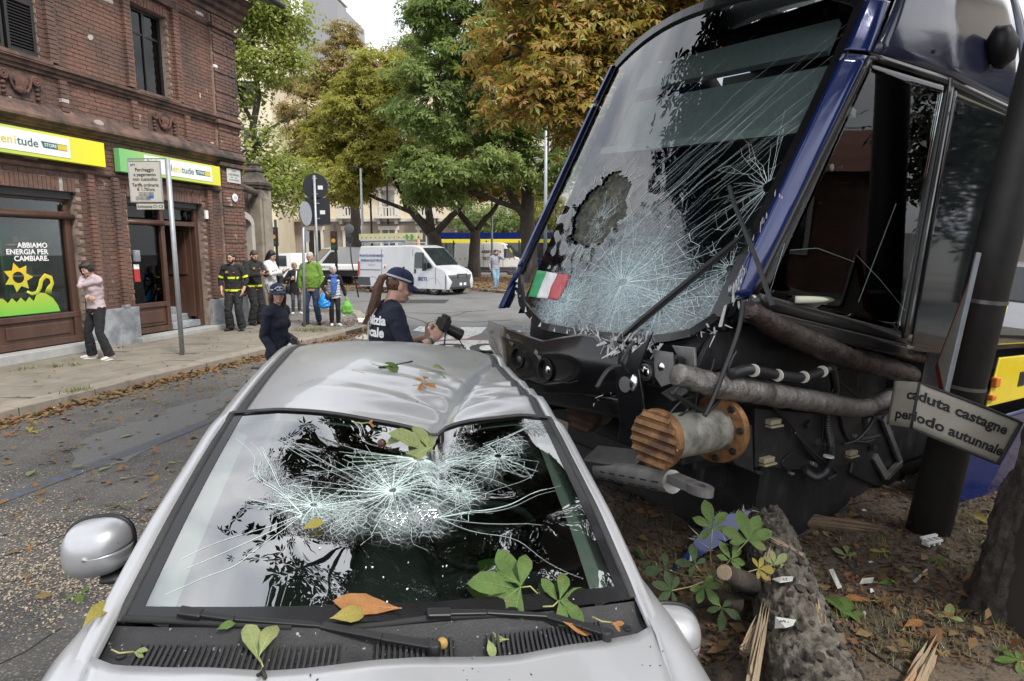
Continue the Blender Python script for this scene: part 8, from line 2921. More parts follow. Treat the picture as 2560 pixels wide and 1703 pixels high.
np_mesh('reflection_spray', V, F, LM['shade'], TT)  # unseen leaves added along mirror rays to darken the windscreen reflection
sp_.build('reflection_spray_twig', MT['twig'], TT, 180)

vl = thing('brick_villa', 'red-roofed brick villa mirrored in the cab side window of the tram', 'building', (20.5, -2.2, 0), (0, 0, RAD(-90)))
MB().box((0, 5, 1.9), (9, 10, 3.8)).build('wall', MT['brick'], vl)
MB().prism([(-5, -.6, 3.8), (-5, 4, 5.6), (-5, 10, 3.8)], (10, 0, 0)).build('roof', MT['roof_tile'], vl)
for i in range(3):
	for j in range(1):
		w_ = MB().box((-3.2 + 3.2 * i, -.04, 2.1 + 3.1 * j), (1.3, .2, 1.9)).build('window', MT['trim'], vl)
		MB().box((-3.2 + 3.2 * i, -.15, 2.1 + 3.1 * j), (1.0, .1, 1.6)).build('pane', MT['dark_glass'], w_)
tw_ = thing('church_tower', 'yellow apse-like tower mirrored in the door glass of the tram', 'building', (26, 14.5, 0))
MB().lathe((0, 0, 0), (0, 0, 1), [(0, 3.4), (9, 3.4), (9.1, 3.7), (9.5, 3.7), (9.6, 3.3), (13, 3.3), (13.2, 3.7), (13.6, 3.7), (16, .1)], 10).build('wall', MT['cream'], tw_)
for (x, y, s) in ((20, 5.2, 5), (20, 9.6, 9)):
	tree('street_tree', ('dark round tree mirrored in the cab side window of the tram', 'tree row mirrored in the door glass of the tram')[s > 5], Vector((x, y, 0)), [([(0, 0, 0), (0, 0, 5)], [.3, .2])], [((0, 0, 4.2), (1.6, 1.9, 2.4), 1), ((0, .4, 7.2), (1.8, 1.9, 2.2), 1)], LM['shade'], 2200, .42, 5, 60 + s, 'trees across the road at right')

# ================================================================== STREET FURNITURE
def pole(name, label, cat, pts, r, m, group=None, n=12):
	t = thing(name, label, cat, pts[0], (0, 0, 0), group)
	MB().tube([Vector(p) - Vector(pts[0]) for p in pts], r, n).build('pole', m, t, 180)
	return t
FX, FZ = Vector((1, 0, 0)), Vector((0, 0, 1))
pb = G(420, 817, .12)
top = atY(388, 366, pb.y)
sg_ = pole('parking_sign', 'pay parking sign with small zone plate on a grey pole in the pavement', 'sign', [pb, Vector((pb.x, pb.y, top.z))], .042, MT['steel'])
tl, br_ = atY(306, 372, pb.y) - pb, atY(384, 465, pb.y) - pb
cx, cz, w, h = (tl.x + br_.x) / 2 - .06, (tl.z + br_.z) / 2, .56, .70
MB().box((cx, -.03, cz), (w, .012, h)).build('sign_plate', mat('cream_sheet', (.48, .46, .4), .5, var=.06), sg_, bevel=.004)
fr_ = [(cx - w / 2, -.03, cz - h / 2), (cx + w / 2, -.03, cz - h / 2), (cx + w / 2, -.03, cz + h / 2), (cx - w / 2, -.03, cz + h / 2), (cx - w / 2, -.03, cz - h / 2)]
MB().tube(fr_, .014, 6).tube([(cx - w / 2, -.03, cz + h / 2 + .04), (0, -.03, cz + h / 2 + .04)], .012, 6).tube([(cx - w / 2, -.03, cz + h / 2), (cx - w / 2, -.03, cz + h / 2 + .04)], .012, 6).build('sign_frame', MT['steel'], sg_)
st = lambda s, z, sz, x=0, al='CENTER', b=.001, m=None: text(s, sz, m or MT['black_letter'], sg_, basis((cx + x, -.0385, cz + z), FX, FZ), 'lettering', b, align=al, xs=.9)
st('Parcheggio', .2, .085); st('a pagamento', .12, .085); st('non custodito', .04, .085); st('Tariffa ordinaria:', -.06, .078); st('€ 1.70/ora', -.135, .08)
for k in range(6):
	st('occorre esporre il tagliando', -.19 - .024 * k, .026, -.06 if k > 2 else 0, b=0)
st('GTT', .28, .05, -.2, b=.001, m=BLU)
MB().box((cx + .08, -.038, cz - .26), (.09, .004, .05)).build('blue_badge', mat('badge_blue', (.03, .12, .45), .5), sg_)
MB().box((cx + .05, -.03, cz - h / 2 - .08), (.48, .012, .1)).build('zone_plate', bpy.data.materials['cream_sheet'], sg_, bevel=.004)
text('Sottozona C1-C2', .075, MT['black_letter'], sg_, basis((cx + .05, -.0385, cz - h / 2 - .08), FX, FZ), 'lettering', .0008, xs=.85, shear=.15)
NAV = mat('sign_back', (.02, .022, .03), .5, var=.1)
def sign_back(pxb, pyb, pxt, pyt, label, parts):
	pb = G(pxb, pyb, .12)
	tp = atY(pxt, pyt, pb.y)
	s = pole('road_sign', label, 'sign', [pb, Vector((tp.x, pb.y, tp.z))], .035, MT['steel'])
	for kind, px, py, rpx in parts:
		c = atY(px, py, pb.y + .05) - pb
		r = rpx / SF * pb.y
		if kind == 'disc': MB().lathe(c, (0, 1, 0), [(0, r), (.02, r)], 32).build('sign_disc', NAV, s, 40)
		elif kind == 'square': MB().box(c + Vector((0, .01, 0)), (2 * r, .02, 2 * r * 1.06)).build('sign_panel', NAV, s)
		elif kind == 'edge': MB().lathe(c, (1, -.16, 0), [(0, r), (.02, r)], 28).build('sign_disc', MT['steel'], s, 40)
		elif kind == 'box': MB().box(c, (.1, .02, 2 * r)).build('sign_panel', MT['steel'], s)
		if kind in ('disc', 'square'):
			for dz in (-.6, .6):
				MB().bar(c + Vector((-.06, -.02, dz * r)), c + Vector((.06, -.02, dz * r)), .03, .03).build('clamp', MT['steel'], s)
			MB().box(c + Vector((r * .4, -.003, -.1 * r)), (.13, .004, .1)).build('label', MT['white'], s)
	return s
sign_back(736, 742, 723, 404, 'black backs of a round and a square road sign on the rear grey pole', [('disc', 725.5, 429, 28.5), ('square', 731, 486, 28)])
sign_back(701, 752, 697, 467, 'grey pole with an edge-on round sign in front of the man in green', [('edge', 703, 492, 27), ('box', 707, 545, 12)])
def tlight(px, Y, z, label):
	X = (px - SX) / SF * Y
	t = pole('traffic_light', label, 'traffic light', [(X, Y, 0), (X, Y, z + .9)], .07, MT['iron'])
	h = MB().box((-.02, -.16, z), (.32, .24, 1.0)).build('signal_housing', MT['iron'], t, bevel=.03)
	for k, c in enumerate(((.06, .01, .01), (.5, .25, .02), (.01, .05, .02))):
		MB().lathe((-.02, -.285, z + .32 - .32 * k), (0, -1, 0), [(0, .11), (.01, .11)], 16).build('signal_lens', mat('lens%d' % k, c, .3, var=0) if 'lens%d' % k not in bpy.data.materials else bpy.data.materials['lens%d' % k], h)
	return t
tlight(777, 33, 2.55, 'dark green traffic light between the sign pole and the repair van')
tlight(643, 33, 2.75, 'traffic light at left beyond the stone gate pier')
def lamp_post(px, Y, h, label, arm=True):
	X = (px - SX) / SF * Y
	t = pole('lamp_post', label, 'lamp post', [(X, Y, 0), (X, Y, h * .5), (X, Y, h)], [.1, .08, .06], MT['steel'] if arm else MT['iron'], 'lamp posts')
	if arm: MB().tube([(0, 0, h), (-.3, 0, h + .1), (-.7, 0, h + .12)], [.05, .045, .07], 8).build('lantern', MT['iron'], t, 180)
lamp_post(840, 38, 6.9, 'slim grey lamp post with a short arm above the repair van')
lamp_post(1254, 30, 9, 'tall grey lamp post next to the blue edge of the tram')
lamp_post(860, 42, 5.4, 'dark thick post behind the slim lamp post', False)
lamp_post(1133, 47, 6, 'thin grey post in front of the assistance van')
X = (812 - SX) / SF * 27
mp = pole('traffic_mirror', 'round grey mirror back on a thin post left of the repair van', 'mirror', [(X + .25, 27, 0), (X, 27, 1.6), (X - .05, 27, 2.7)], .03, MT['iron'])
MB().lathe((-.3, .0, 2.95), (0, -1, .1), [(0, .21), (.03, .21), (.05, .15)], 24).build('mirror_disc', MT['grey_plastic'], mp, 40)
MB().box((-.3, 0, 2.5), (.3, .12, .2)).build('mirror_clamp', MT['iron'], mp)
pb = Vector((2.93, 4.12, -.05))
ptop = atY(2385, 200, 3.85)
ptop = pb + (ptop - pb) * 1.6
MT['pole_dark'] = mat('dark_pole_paint', (.035, .034, .033), .55, var=.3, vs=6, bump=.15, bs=40)
pl = pole('leaning_pole', 'thick dark steel pole pushed aslant against the flank of the tram', 'pole', [pb, ptop], [.135, .10], MT['pole_dark'], None, 24)
dv = (ptop - pb).normalized()
for py in (690, 888):
	q = min((pb + dv * t for t in np.linspace(.2, 4, 200)), key=lambda v: abs((SY - SF * ((v - C_O).dot(C_UP)) / (v - C_O).dot(C_FW)) - py))
	MB().lathe(q - pb - dv * .012, dv, [(0, .128), (.024, .128)], 24).build('band_clamp', MT['zinc'], pl, 40)
wt = thing('triangle_sign', 'red-edged warning triangle seen nearly edge-on on the leaning pole', 'sign', (0, 0, 0))
tri = [atY(px, py, Y) for px, py, Y in ((2252, 582, 3.78), (2170, 938, 3.66), (2232, 905, 4.2), (2300, 560, 4.2))]
A, B_ = tri[0], tri[1]
nrm = Vector((-.80, -.60, 0)).normalized()
side_ = Vector((.62, -.78, 0.02))
def tri_pts(k, off):
	m = (A + B_) / 2 + Vector((-.10, .22, 0))
	Cc = atY(2152, 845, 4.0)
	cen = (A + B_ + Cc) / 3
	return [cen + (p - cen) * k + nrm * off for p in (A, B_, Cc)]
MB().prism(tri_pts(1, 0), nrm * -.02).build('sign_plate', mat('red_border', (.2, .02, .025), .5, var=.2), wt, bevel=.003)
MB().prism(tri_pts(.78, .003), nrm * .002).build('sign_face', mat('sign_cream', (.4, .37, .31), .6, var=.15), wt)
MB().bar(A, B_, .03, .016, up=(0, -1, 0)).build('sign_rim', MT['steel'], wt, bevel=.003)
ct = thing('warning_plate', 'bent cream plate reading of falling chestnuts hanging askew on the leaning pole', 'sign', (0, 0, 0))
q4 = [atY(2096, 985, 3.72), atY(2297, 1068, 3.52), atY(2352, 972, 3.5), atY(2116, 880, 3.7)]
def plate(u, v, off=0.):
	p = q4[0].lerp(q4[1], max(u, 0)).lerp(q4[3].lerp(q4[2], max(u, 0)), v)
	if u < 0: return p + Vector((u * .12, -u * .62 - off, u * .1))
	return p + Vector((0, -off - .05 * math.sin(u * PI) + .012 * math.sin(u * 14) * math.exp(-((u - .12) / .12) ** 2), 0))
MB().grid(plate, 30, 6, u0=-.3).build('plate_sheet', bpy.data.materials['sign_cream'], ct, 180, thick=.006)
MB().tube([plate(*q, .003) for q in [(i / 12, 0) for i in range(13)] + [(1, i / 4) for i in range(1, 5)] + [(1 - i / 12, 1) for i in range(1, 13)] + [(0, 1 - i / 4) for i in range(1, 5)]], .009, 6).build('plate_rim', MT['pole_dark'], ct, 180)
wrap_text('caduta castagne', .26, MT['black_letter'], ct, lambda x, y: plate(.38 + x * .62, .72 + y * 1.15, .009), .008)
wrap_text('periodo autunnale', .26, MT['black_letter'], ct, lambda x, y: plate(.37 + x * .62, .27 + y * 1.15, .009), .008)

# ================================================================== FALLEN LEAVES, LOG, DEBRIS
LF = {k: mat('leaf_' + k, c, .5, var=.25, vs=30, bump=.4, bs=90, trans=.25, col2=c2_, c2=(.54, .72), c2s=18) for k, c, c2_ in (
	('green', (.09, .16, .03), (.19, .17, .05)), ('pale', (.24, .29, .11), (.33, .27, .11)), ('orange', (.38, .17, .05), (.26, .1, .035)), ('yellow', (.3, .25, .05), (.2, .2, .04)), ('dark', (.04, .075, .02), (.06, .1, .03)))}
VEIN = mat('leaf_stalk', (.3, .3, .12), .6, var=.1)
VNM = {k: mat('vein_' + k, tuple(min(1, q * 1.5 + .03) for q in c), .6, var=.1) for k, c in (('green', (.09, .16, .03)), ('pale', (.24, .29, .11)), ('orange', (.3, .13, .04)), ('yellow', (.3, .25, .05)), ('dark', (.04, .075, .02)))}


def leaflet(mb, o, d, n, L, w, curl=.15, fold=.25, seed=0):
	d = Vector(d).normalized(); n = Vector(n); n = (n - d * d.dot(n)).normalized(); s = d.cross(n)
	N = 9
	rows_ = []
	for i in range(N + 1):
		t = i / N
		hw_ = w * .5 * (math.sin(PI * t ** 1.45) ** .85 if 0 < t < 1 else 0) * (1 + .06 * (i % 2))
		c = Vector(o) + d * (L * t) + n * (L * (curl * math.sin(t * 2.4 + seed) * .4 - curl * t * t * .5))
		rows_.append((c + s * hw_ + n * hw_ * fold + n * .012 * math.sin(i * 2.1 + seed) * L, c, c - s * hw_ + n * hw_ * fold - n * .012 * math.sin(i * 1.7 + seed) * L))
	vs = [p for r in rows_ for p in r]
	fs = []
	for i in range(N):
		a = i * 3
		fs += [(a, a + 3, a + 4, a + 1), (a + 1, a + 4, a + 5, a + 2)]
	mb.add(vs, fs)
	up_ = n * (L * .006)
	mb.tube([r[1] + up_ for r in rows_], [L * .009 * (1 - i / (N + 2)) for i in range(N + 1)], 4, 1, cap=False)
	for i in range(1, N - 1):
		for q in (0, 2):
			mb.tube([rows_[i][1] + up_, rows_[i][1].lerp(rows_[i + 1][q], .9) + up_], [L * .004, L * .002], 3, 1, cap=False)


def leaf_mesh(k, L=.16, seed=0, spread=2.0, wid=.38, curl=.2, stalk=.12):
	"""list of leaflet meshes round the origin, leaf lying in XY and pointing +Y"""
	out = []
	r = random.Random(seed)
	for i in range(k):
		a = (i / max(1, k - 1) - .5) * 2 * spread if k > 1 else 0
		a += r.uniform(-.12, .12)
		l = L * (1 - .4 * abs(i / max(1, k - 1) - .5) * 2) * r.uniform(.85, 1.1) if k > 1 else L
		m = MB()
		leaflet(m, (0, 0, 0), (math.sin(a), math.cos(a), r.uniform(-.05, .15)), (0, 0, 1), l, l * wid, curl * r.uniform(.4, 1.4), r.uniform(.1, .35), r.random() * 6)
		out.append(m)
	return out


def put_leaf(label, loc, nrm, head, k, m, L=.16, seed=0, group=None, spread=2.0, wid=.38, curl=.2, stalk=.1, name='fallen_leaf', parent=None):
	n = Vector(nrm).normalized()
	h = Vector(head); h = (h - n * n.dot(h)).normalized()
	M = basis(Vector(loc) + n * .006, h.cross(n), h)
	t = None
	ms = leaf_mesh(k, L, seed, spread, wid, curl)
	if parent is None:
		t = thing(name, label, 'leaf', (0, 0, 0), (0, 0, 0), group)
		t.matrix_world = M
		for q in ms: q.build('leaflet', [LF[m], VNM[m]], t, 180)
		if stalk: MB().tube([(0, 0, .002), (.01, -stalk * .5, .008), (0, -stalk, .002)], .0022, 5).build('stalk', VEIN, t, 180)
	else:
		q = MB()
		for a in ms:
			q.add(a.v, a.f)
			q.m[-len(a.f):] = a.m
		t = q.build(name, [LF[m], VNM[m]], parent, 180)
		t.matrix_local = M
	return t


def car_n(px, py, off=0.):
	"""point and normal on the car under a sight line"""
	def f(x, y):
		if y > YT: return roof_z(x, y)
		yy = y - bow(x) * (1 - max(0, (y - YB) / (YT - YB)))
		if yy > YB: return glass_z(x, yy)
		u = min(1, max(0, (x / .685 + 1) / 2))
		he = hood_edge(x)
		if y > he:
			return cowl_pt(u, min(1, (y - he) / max(.02, bow(x) + YB - he))).z + .006
		return float(np.interp(y, [-1.05, -.9, -.6, -.3, -.05], [.76, .84, .935, .99, 1.03])) + .035 * (1 - (x / .69) ** 2) + .008
	p = CS(px, py, f)
	e = .02
	n = Vector((-(f(p.x + e, p.y) - f(p.x - e, p.y)) / (2 * e), -(f(p.x, p.y + e) - f(p.x, p.y - e)) / (2 * e), 1)).normalized()
	return CA_R @ p + CA_T, CA_R @ n


def head2(px, py, qx, qy):
	return atY(qx, qy, 2) - atY(px, py, 2)


ONCAR = [
	('large green chestnut leaf spread on the lower right of the car windscreen', 1195, 1358, 1130, 1330, 6, 'green', .15, 1.55),
	('small green chestnut leaf pointing right beside the large one on the windscreen', 1283, 1388, 1350, 1350, 5, 'green', .095, 1.9),
	('curled orange leaf above the wiper at the centre of the windscreen', 925, 1407, 780, 1375, 1, 'orange', .165, 0),
	('small green leaf between the wiper and the curled orange leaf', 760, 1430, 815, 1415, 1, 'yellow', .07, 0),
	('pair of pale leaflets lying over the left wiper and the grille', 598, 1525, 600, 1420, 2, 'pale', .125, .45),
	('small ragged green leaf under the left wiper', 500, 1455, 520, 1440, 1, 'green', .035, 0),
	('single pale leaf with a torn hole on the right of the grille', 1170, 1478, 1080, 1440, 1, 'pale', .105, 0),
	('tiny pale leaf hanging over the bonnet edge below the torn leaf', 1122, 1480, 1122, 1510, 1, 'pale', .04, 0),
	('small yellow-green leaf left of the crack centre on the windscreen', 695, 1225, 720, 1205, 1, 'yellow', .05, 0),
	('dark green leaf left of the roof crease at the top of the windscreen', 800, 1045, 868, 1080, 1, 'green', .11, 0),
	('pale chestnut leaf under the roof crease at the top of the windscreen', 985, 1045, 930, 1030, 5, 'pale', .12, 1.5),
	('small pale leaf beside the conker at the top of the windscreen', 885, 1035, 900, 1015, 1, 'pale', .055, 0),
	('green leaf under the twig on the crushed roof', 880, 850, 945, 862, 2, 'green', .12, .3),
	('pale green leaf right of the twig on the crushed roof', 990, 860, 1050, 845, 2, 'pale', .12, .5),
	('dry orange leaf cluster in the crease of the crushed roof', 970, 893, 985, 880, 4, 'orange', .075, 2.4),
	('small brown leaf on the roof edge at the crease', 845, 990, 858, 985, 2, 'orange', .04, .8),
	('rolled orange leaf at the right wiper pivot', 1400, 1455, 1428, 1475, 2, 'orange', .055, .3),
	('twisted brown leaf on the bonnet edge left of the right wiper pivot', 1290, 1450, 1340, 1478, 1, 'orange', .075, 0),
	('pale leaflets on the left end of the grille', 310, 1510, 350, 1513, 2, 'pale', .04, .3),
	('green leaf hanging on the left front wing', 200, 1455, 205, 1430, 1, 'yellow', .07, 0),
]
for i, (lb_, px, py, qx, qy, k, m, L, spr) in enumerate(ONCAR):
	p, n = car_n(px, py)
	n = (n + (C_O - p).normalized() * .45).normalized()
	p = p + n * (.009 if m != 'orange' else .032)
	L = L * (1.25 if py > 1000 else 1.2) * (.85 if m == 'orange' else 1)
	put_leaf(lb_, p, n, head2(px, py, qx, qy), k, m, L, i + 1, None, spr, .42 if k > 1 else (.46 if m != 'orange' else .3), .45 if m != 'orange' else .6, .05 if k > 1 else 0)


def on_car(name, label, cat, pts, r, m, off=.006):
	q = [car_n(px, py) for px, py in pts]
	o = MB().tube([a + b_ * off for a, b_ in q], r, 7).build(name, m, None, 180)
	return tag(o, label, cat)
on_car('twig', 'short dark twig lying on the crushed roof', 'twig', [(872, 850), (905, 846), (948, 835)], [.007, .0075, .005], MT['twig'])
on_car('leaf_stalk', 'long yellow leaf stalk curving across the crushed roof', 'stalk', [(810, 855), (835, 862), (875, 880), (905, 893)], [.002, .003, .003, .002], VEIN)
on_car('twig', 'brown stick at the top left of the car windscreen', 'twig', [(735, 1012), (775, 1028), (812, 1040)], [.006, .008, .006], MT['bark'])
on_car('twig', 'thin stalk on the left of the crushed roof', 'twig', [(686, 893), (720, 880)], .0015, MT['twig'])
on_car('twig', 'forked twig at the lower edge of the bonnet', 'twig', [(594, 1560), (604, 1548), (612, 1566)], [.005, .006, .004], MT['twig'])
on_car('husk_stalk', 'brown stalk of the chestnut husk at the right rear of the roof', 'stalk', [(1094, 832), (1115, 815), (1135, 820)], .003, MT['rust'])
on_car('bark_flake', 'dark bark flake on the left roof rail', 'bark', [(578, 852), (600, 854), (625, 850)], [(.006, .003), (.014, .006), (.006, .003)], MT['bark'], .01)
for lb_, nm, px, py, r, m in (('spiky brown chestnut husk at the right rear of the roof', 'chestnut_husk', 1143, 822, .026, MT['rust']), ('dark conker at the top of the windscreen', 'conker', 878, 1028, .016, mat('conker', (.06, .02, .012), .25)), ('yellowish husk piece by the left wiper pivot', 'husk_piece', 1017, 1488, .014, mat('husk', (.35, .22, .06), .7, var=.3, vs=60))):
	p, n = car_n(px, py)
	b_ = MB().ell(p + n * r * .7, (r, r * .9, r * 1.1), 14, 10)
	if nm == 'chestnut_husk':
		for k in range(60):
			d = Vector((rnd.gauss(0, 1), rnd.gauss(0, 1), rnd.gauss(0, 1))).normalized()
			b_.tube([p + n * r * .7 + d * r * .8, p + n * r * .7 + d * r * 1.35], [.0022, .0004], 4)
	tag(b_.build(nm, m, None, 180), lb_, 'husk' if 'husk' in nm else 'conker')
dt = MB()                                             # grit and specks on roof and bonnet
for k in range(230):
	px, py = (rnd.uniform(560, 1200), rnd.uniform(830, 990)) if k < 110 else (rnd.uniform(330, 1540), rnd.uniform(1480, 1566))
	try: p, n = car_n(px, py)
	except Exception: continue
	if 60 < k < 110: px = rnd.gauss(972, 14); p, n = car_n(px, rnd.uniform(835, 995))
	s_ = rnd.uniform(.001, .0032) * (2.2 if 60 < k < 110 else 1)
	dt.box(p + n * s_ * .3, (s_, s_ * 1.8, s_ * .5), Matrix.Rotation(rnd.random() * 3, 3, 'Z'))
tag(dt.build('grit', MT['twig']), 'dark specks of bark and grit on the roof and bonnet of the silver car', 'grit', kind='stuff')


def scatter(name, label, cat, pts, z, size, m, seed, flat=.35, wid=.5):
	rng = np.random.default_rng(seed)
	P_ = np.array(pts)
	n = len(P_)
	C = np.stack([P_[:, 0], P_[:, 1], np.array([z(x, y) for x, y in P_]) + rng.uniform(.002, size * flat, n)], 1)
	N_ = rng.normal(size=(n, 3)) * flat + np.array([0, 0, 1])
	V, F = leaves(rng, C, N_, size, 1, wid, droop=.2)
	o = np_mesh(name, V, F, m)
	return tag(o, label, cat, kind='stuff')


DRY = mat('dry_leaves', (.25, .13, .06), .8, var=.3, vs=20, hue=[(.22, .10, .045), (.32, .16, .07), (.14, .075, .04), (.38, .22, .11), (.27, .12, .05), (.2, .15, .06)], trans=.15)
MIX = mat('mixed_leaves', (.2, .13, .05), .8, var=.3, vs=20, hue=[(.14, .065, .03), (.09, .05, .03), (.06, .04, .025), (.2, .1, .04), (.07, .075, .02), (.12, .08, .05)], trans=.1)
CHIP = mat('wood_chips', (.42, .33, .24), .85, var=.3, hue=[(.26, .2, .14), (.4, .32, .23), (.17, .13, .09), (.46, .38, .29)])
gz = lambda x, y: .008
pts = []
for k in range(3600):                                 # gutter
	y = rnd.uniform(4, 16)
	d = abs(rnd.gauss(0, .16)) if rnd.random() < .8 else abs(rnd.gauss(0, .5))
	pts.append((kx(y) + .03 + d * (1 + .5 * fbm((y, 0, 0), 1.2)), y))
for k in range(600):
	pts.append((rnd.uniform(-6, -1.2), rnd.uniform(3.2, 13)))
scatter('gutter_leaves', 'dry orange leaves gathered along the kerb', 'leaves', pts, gz, .085, DRY, 1)
pts = []
for k in range(21000):                                # pale chips swept over the road beside the car
	p = G(rnd.uniform(-60, 460), rnd.uniform(1080, 1560))
	dens = max(0, fbm((p.x * .8, p.y * 1.2, 2), 1.0, 4) * .9 + .16) + .55 * math.exp(-((p.y - (3.62 + .25 * (p.x + 2.6))) / .34) ** 2)
	if rnd.random() < dens * .75: pts.append((p.x, p.y))
scatter('wood_chips', 'pale wood chips strewn over the road beside the silver car', 'chips', pts, lambda x, y: .005, .018, CHIP, 2, .3, .7)
pts = [(rnd.uniform(-14, 9), rnd.uniform(29.6, 46)) for k in range(9000)]
scatter('median_leaves', 'brown fallen leaves covering the median under the chestnuts', 'leaves', pts, lambda x, y: .12, .16, DRY, 3)
pts = []
for k in range(9000):
	p = G(rnd.uniform(1330, 2420), 1568 - 470 * rnd.random() ** .8)
	if p.x > .42: pts.append((p.x, p.y))
scatter('soil_litter', 'brown bark crumbs and leaf litter on the soil under the tram', 'leaf litter', pts, soil_h, .035, MIX, 4)
pts = []
for k in range(420):
	p = G(rnd.uniform(1400, 2420), rnd.uniform(1130, 1568))
	if p.x > .5: pts.append((p.x, p.y))
scatter('soil_leaves', 'dry brown leaves scattered on the soil under the tram', 'leaves', pts, soil_h, .085, DRY, 5, .4)
pts = [(rnd.uniform(-8.5, -3.6), rnd.uniform(6, 19)) for k in range(240)] + [(kx(16) - .6 + rnd.gauss(0, .5), 16.2 + rnd.gauss(0, .5)) for k in range(300)]
pts = [(x, y) for x, y in pts if x < kx(min(y, 15.9)) - .1]
scatter('pavement_leaves', 'sparse dry leaves on the pavement by the sign poles', 'leaves', pts, lambda x, y: .13, .07, DRY, 6)
tg_ = MB()
for k in range(150):
	p = G(rnd.uniform(1420, 2420), rnd.uniform(1140, 1568))
	if p.x < .5: continue
	d = Vector((rnd.gauss(0, 1), rnd.gauss(0, 1), 0)).normalized() * rnd.uniform(.03, .16)
	z_ = lambda v: Vector((v.x, v.y, soil_h(v.x, v.y) + .008))
	tg_.tube([z_(p - d), z_(p + Vector((rnd.gauss(0, .01), 0, 0))), z_(p + d)], rnd.uniform(.002, .006), 5)
tag(tg_.build('soil_twigs', MT['bark'], None, 180), 'small dark twigs scattered over the soil', 'twigs', kind='stuff')
GR = mat('grass', (.1, .13, .04), .7, var=.3, hue=[(.12, .14, .05), (.28, .24, .13), (.09, .12, .035), (.36, .31, .19), (.2, .19, .09)])
def grass(name, label, spots, h):
	rng = random.Random(3)
	V, F = [], []
	for (x, y, z, n, r) in spots:
		for k in range(n):
			a, b_ = rng.gauss(0, r), rng.gauss(0, r)
			hh_ = h * rng.uniform(.5, 1.3)
			t = rng.random() * 6.28
			w = .0035 * h / .08
			dx, dy = math.cos(t), math.sin(t)
			l = rng.uniform(.2, 1.0) * hh_
			zz = z(x + a, y + b_)
			i = len(V)
			V += [(x + a - dy * w, y + b_ + dx * w, zz), (x + a + dy * w, y + b_ - dx * w, zz), (x + a + dx * l, y + b_ + dy * l, zz + hh_ * .8)]
			F.append((i, i + 1, i + 2))
	return tag(np_mesh(name, V, F, GR), label, 'grass', kind='stuff')
sp_ = []
for k in range(260):
	p = G(rnd.uniform(1480, 2420), 1150 + 420 * rnd.random())
	if p.x > .7 and fbm((p.x, p.y, 7), 1.3) > -.12: sp_.append((p.x, p.y, soil_h, 34, .07))
grass('grass_tufts', 'thin dry grass growing in the soil', sp_, .05)
zp = lambda x, y: .12
wd = [G(160, 903, .12), G(190, 898, .12), G(130, 845, .12), G(175, 842, .12), G(60, 850, .12)]
grass('weeds', 'green weeds in the pavement joints and round the sign pole', [(p.x, p.y, zp, 70, .06) for p in wd] + [(G(px, 762, .12).x, G(px, 762, .12).y, zp, 120, .16) for px in (690, 705, 718, 730, 745)], .1)

def nm_leaf(m, k):
	return {'pale': 'pale green', 'green': 'green', 'yellow': 'yellowing', 'orange': 'dry orange', 'dark': 'dark green'}[m] + (' chestnut leaf', ' single leaflet', ' leaflet pair')[k if k < 3 else 0]
SOILP = ['near the middle, right of the log', 'close to the right side of the log', 'left of the white clip', 'below the white clip', 'just right of the log, upper part', 'directly under the white clip', 'below the blue skirt', 'at the upper left of the big trunk', 'midway to the big trunk, lower down', 'left of the long splinter', 'at the tip of the long splinter', 'between the white shards', 'in the bottom right corner', 'below the coupler bar', 'right beside the car door mirror', 'right of the white shards', 'at the bottom beside the log']
ROADP = ['at the far left near the kerb', 'above the left door mirror', 'left of the door mirror', 'far left on the blue line', 'on the middle of the blue line', 'right of the blue line', 'just under the blue line', 'near the roof of the car at left', 'between kerb and blue line', 'touching the car pillar side', 'behind the car towards the crossing', 'beside the pale asphalt patch', 'far left among the chips', 'just left of the door mirror']
for i, (px, py, k, m, L, hx, hy) in enumerate(((1950, 1275, 4, 'pale', .12, 0, 1), (1940, 1435, 6, 'green', .19, .2, 1), (2035, 1280, 3, 'yellow', .1, -1, .3), (2020, 1345, 1, 'green', .12, 1, 0), (1865, 1275, 2, 'dark', .13, 1, .2), (2155, 1300, 3, 'green', .1, .6, .3), (2280, 1210, 4, 'yellow', .17, -.4, .3), (2295, 1258, 4, 'pale', .12, -.5, .6),
											  (2180, 1440, 3, 'pale', .12, .4, .5), (2000, 1405, 1, 'orange', .12, -.6, .4), (2080, 1465, 1, 'orange', .13, .7, .3), (1985, 1330, 2, 'orange', .11, -.3, .5), (2340, 1545, 4, 'green', .13, -.6, .4), (1410, 1130, 3, 'yellow', .12, .4, .5), (1500, 1310, 3, 'dark', .16, -.4, .5), (2120, 1340, 2, 'orange', .1, -.3, .5), (1840, 1560, 2, 'dark', .14, .3, .7))):
	p = G(px, py, .05)
	p.z = soil_h(p.x, p.y) + .012
	put_leaf(nm_leaf(m, k) + ' on the soil ' + SOILP[i], p, (rnd.gauss(0, .2), -.25, 1), (hx, hy, 0), k, m, L, 40 + i, None, 1.7, .42, .4, .04)
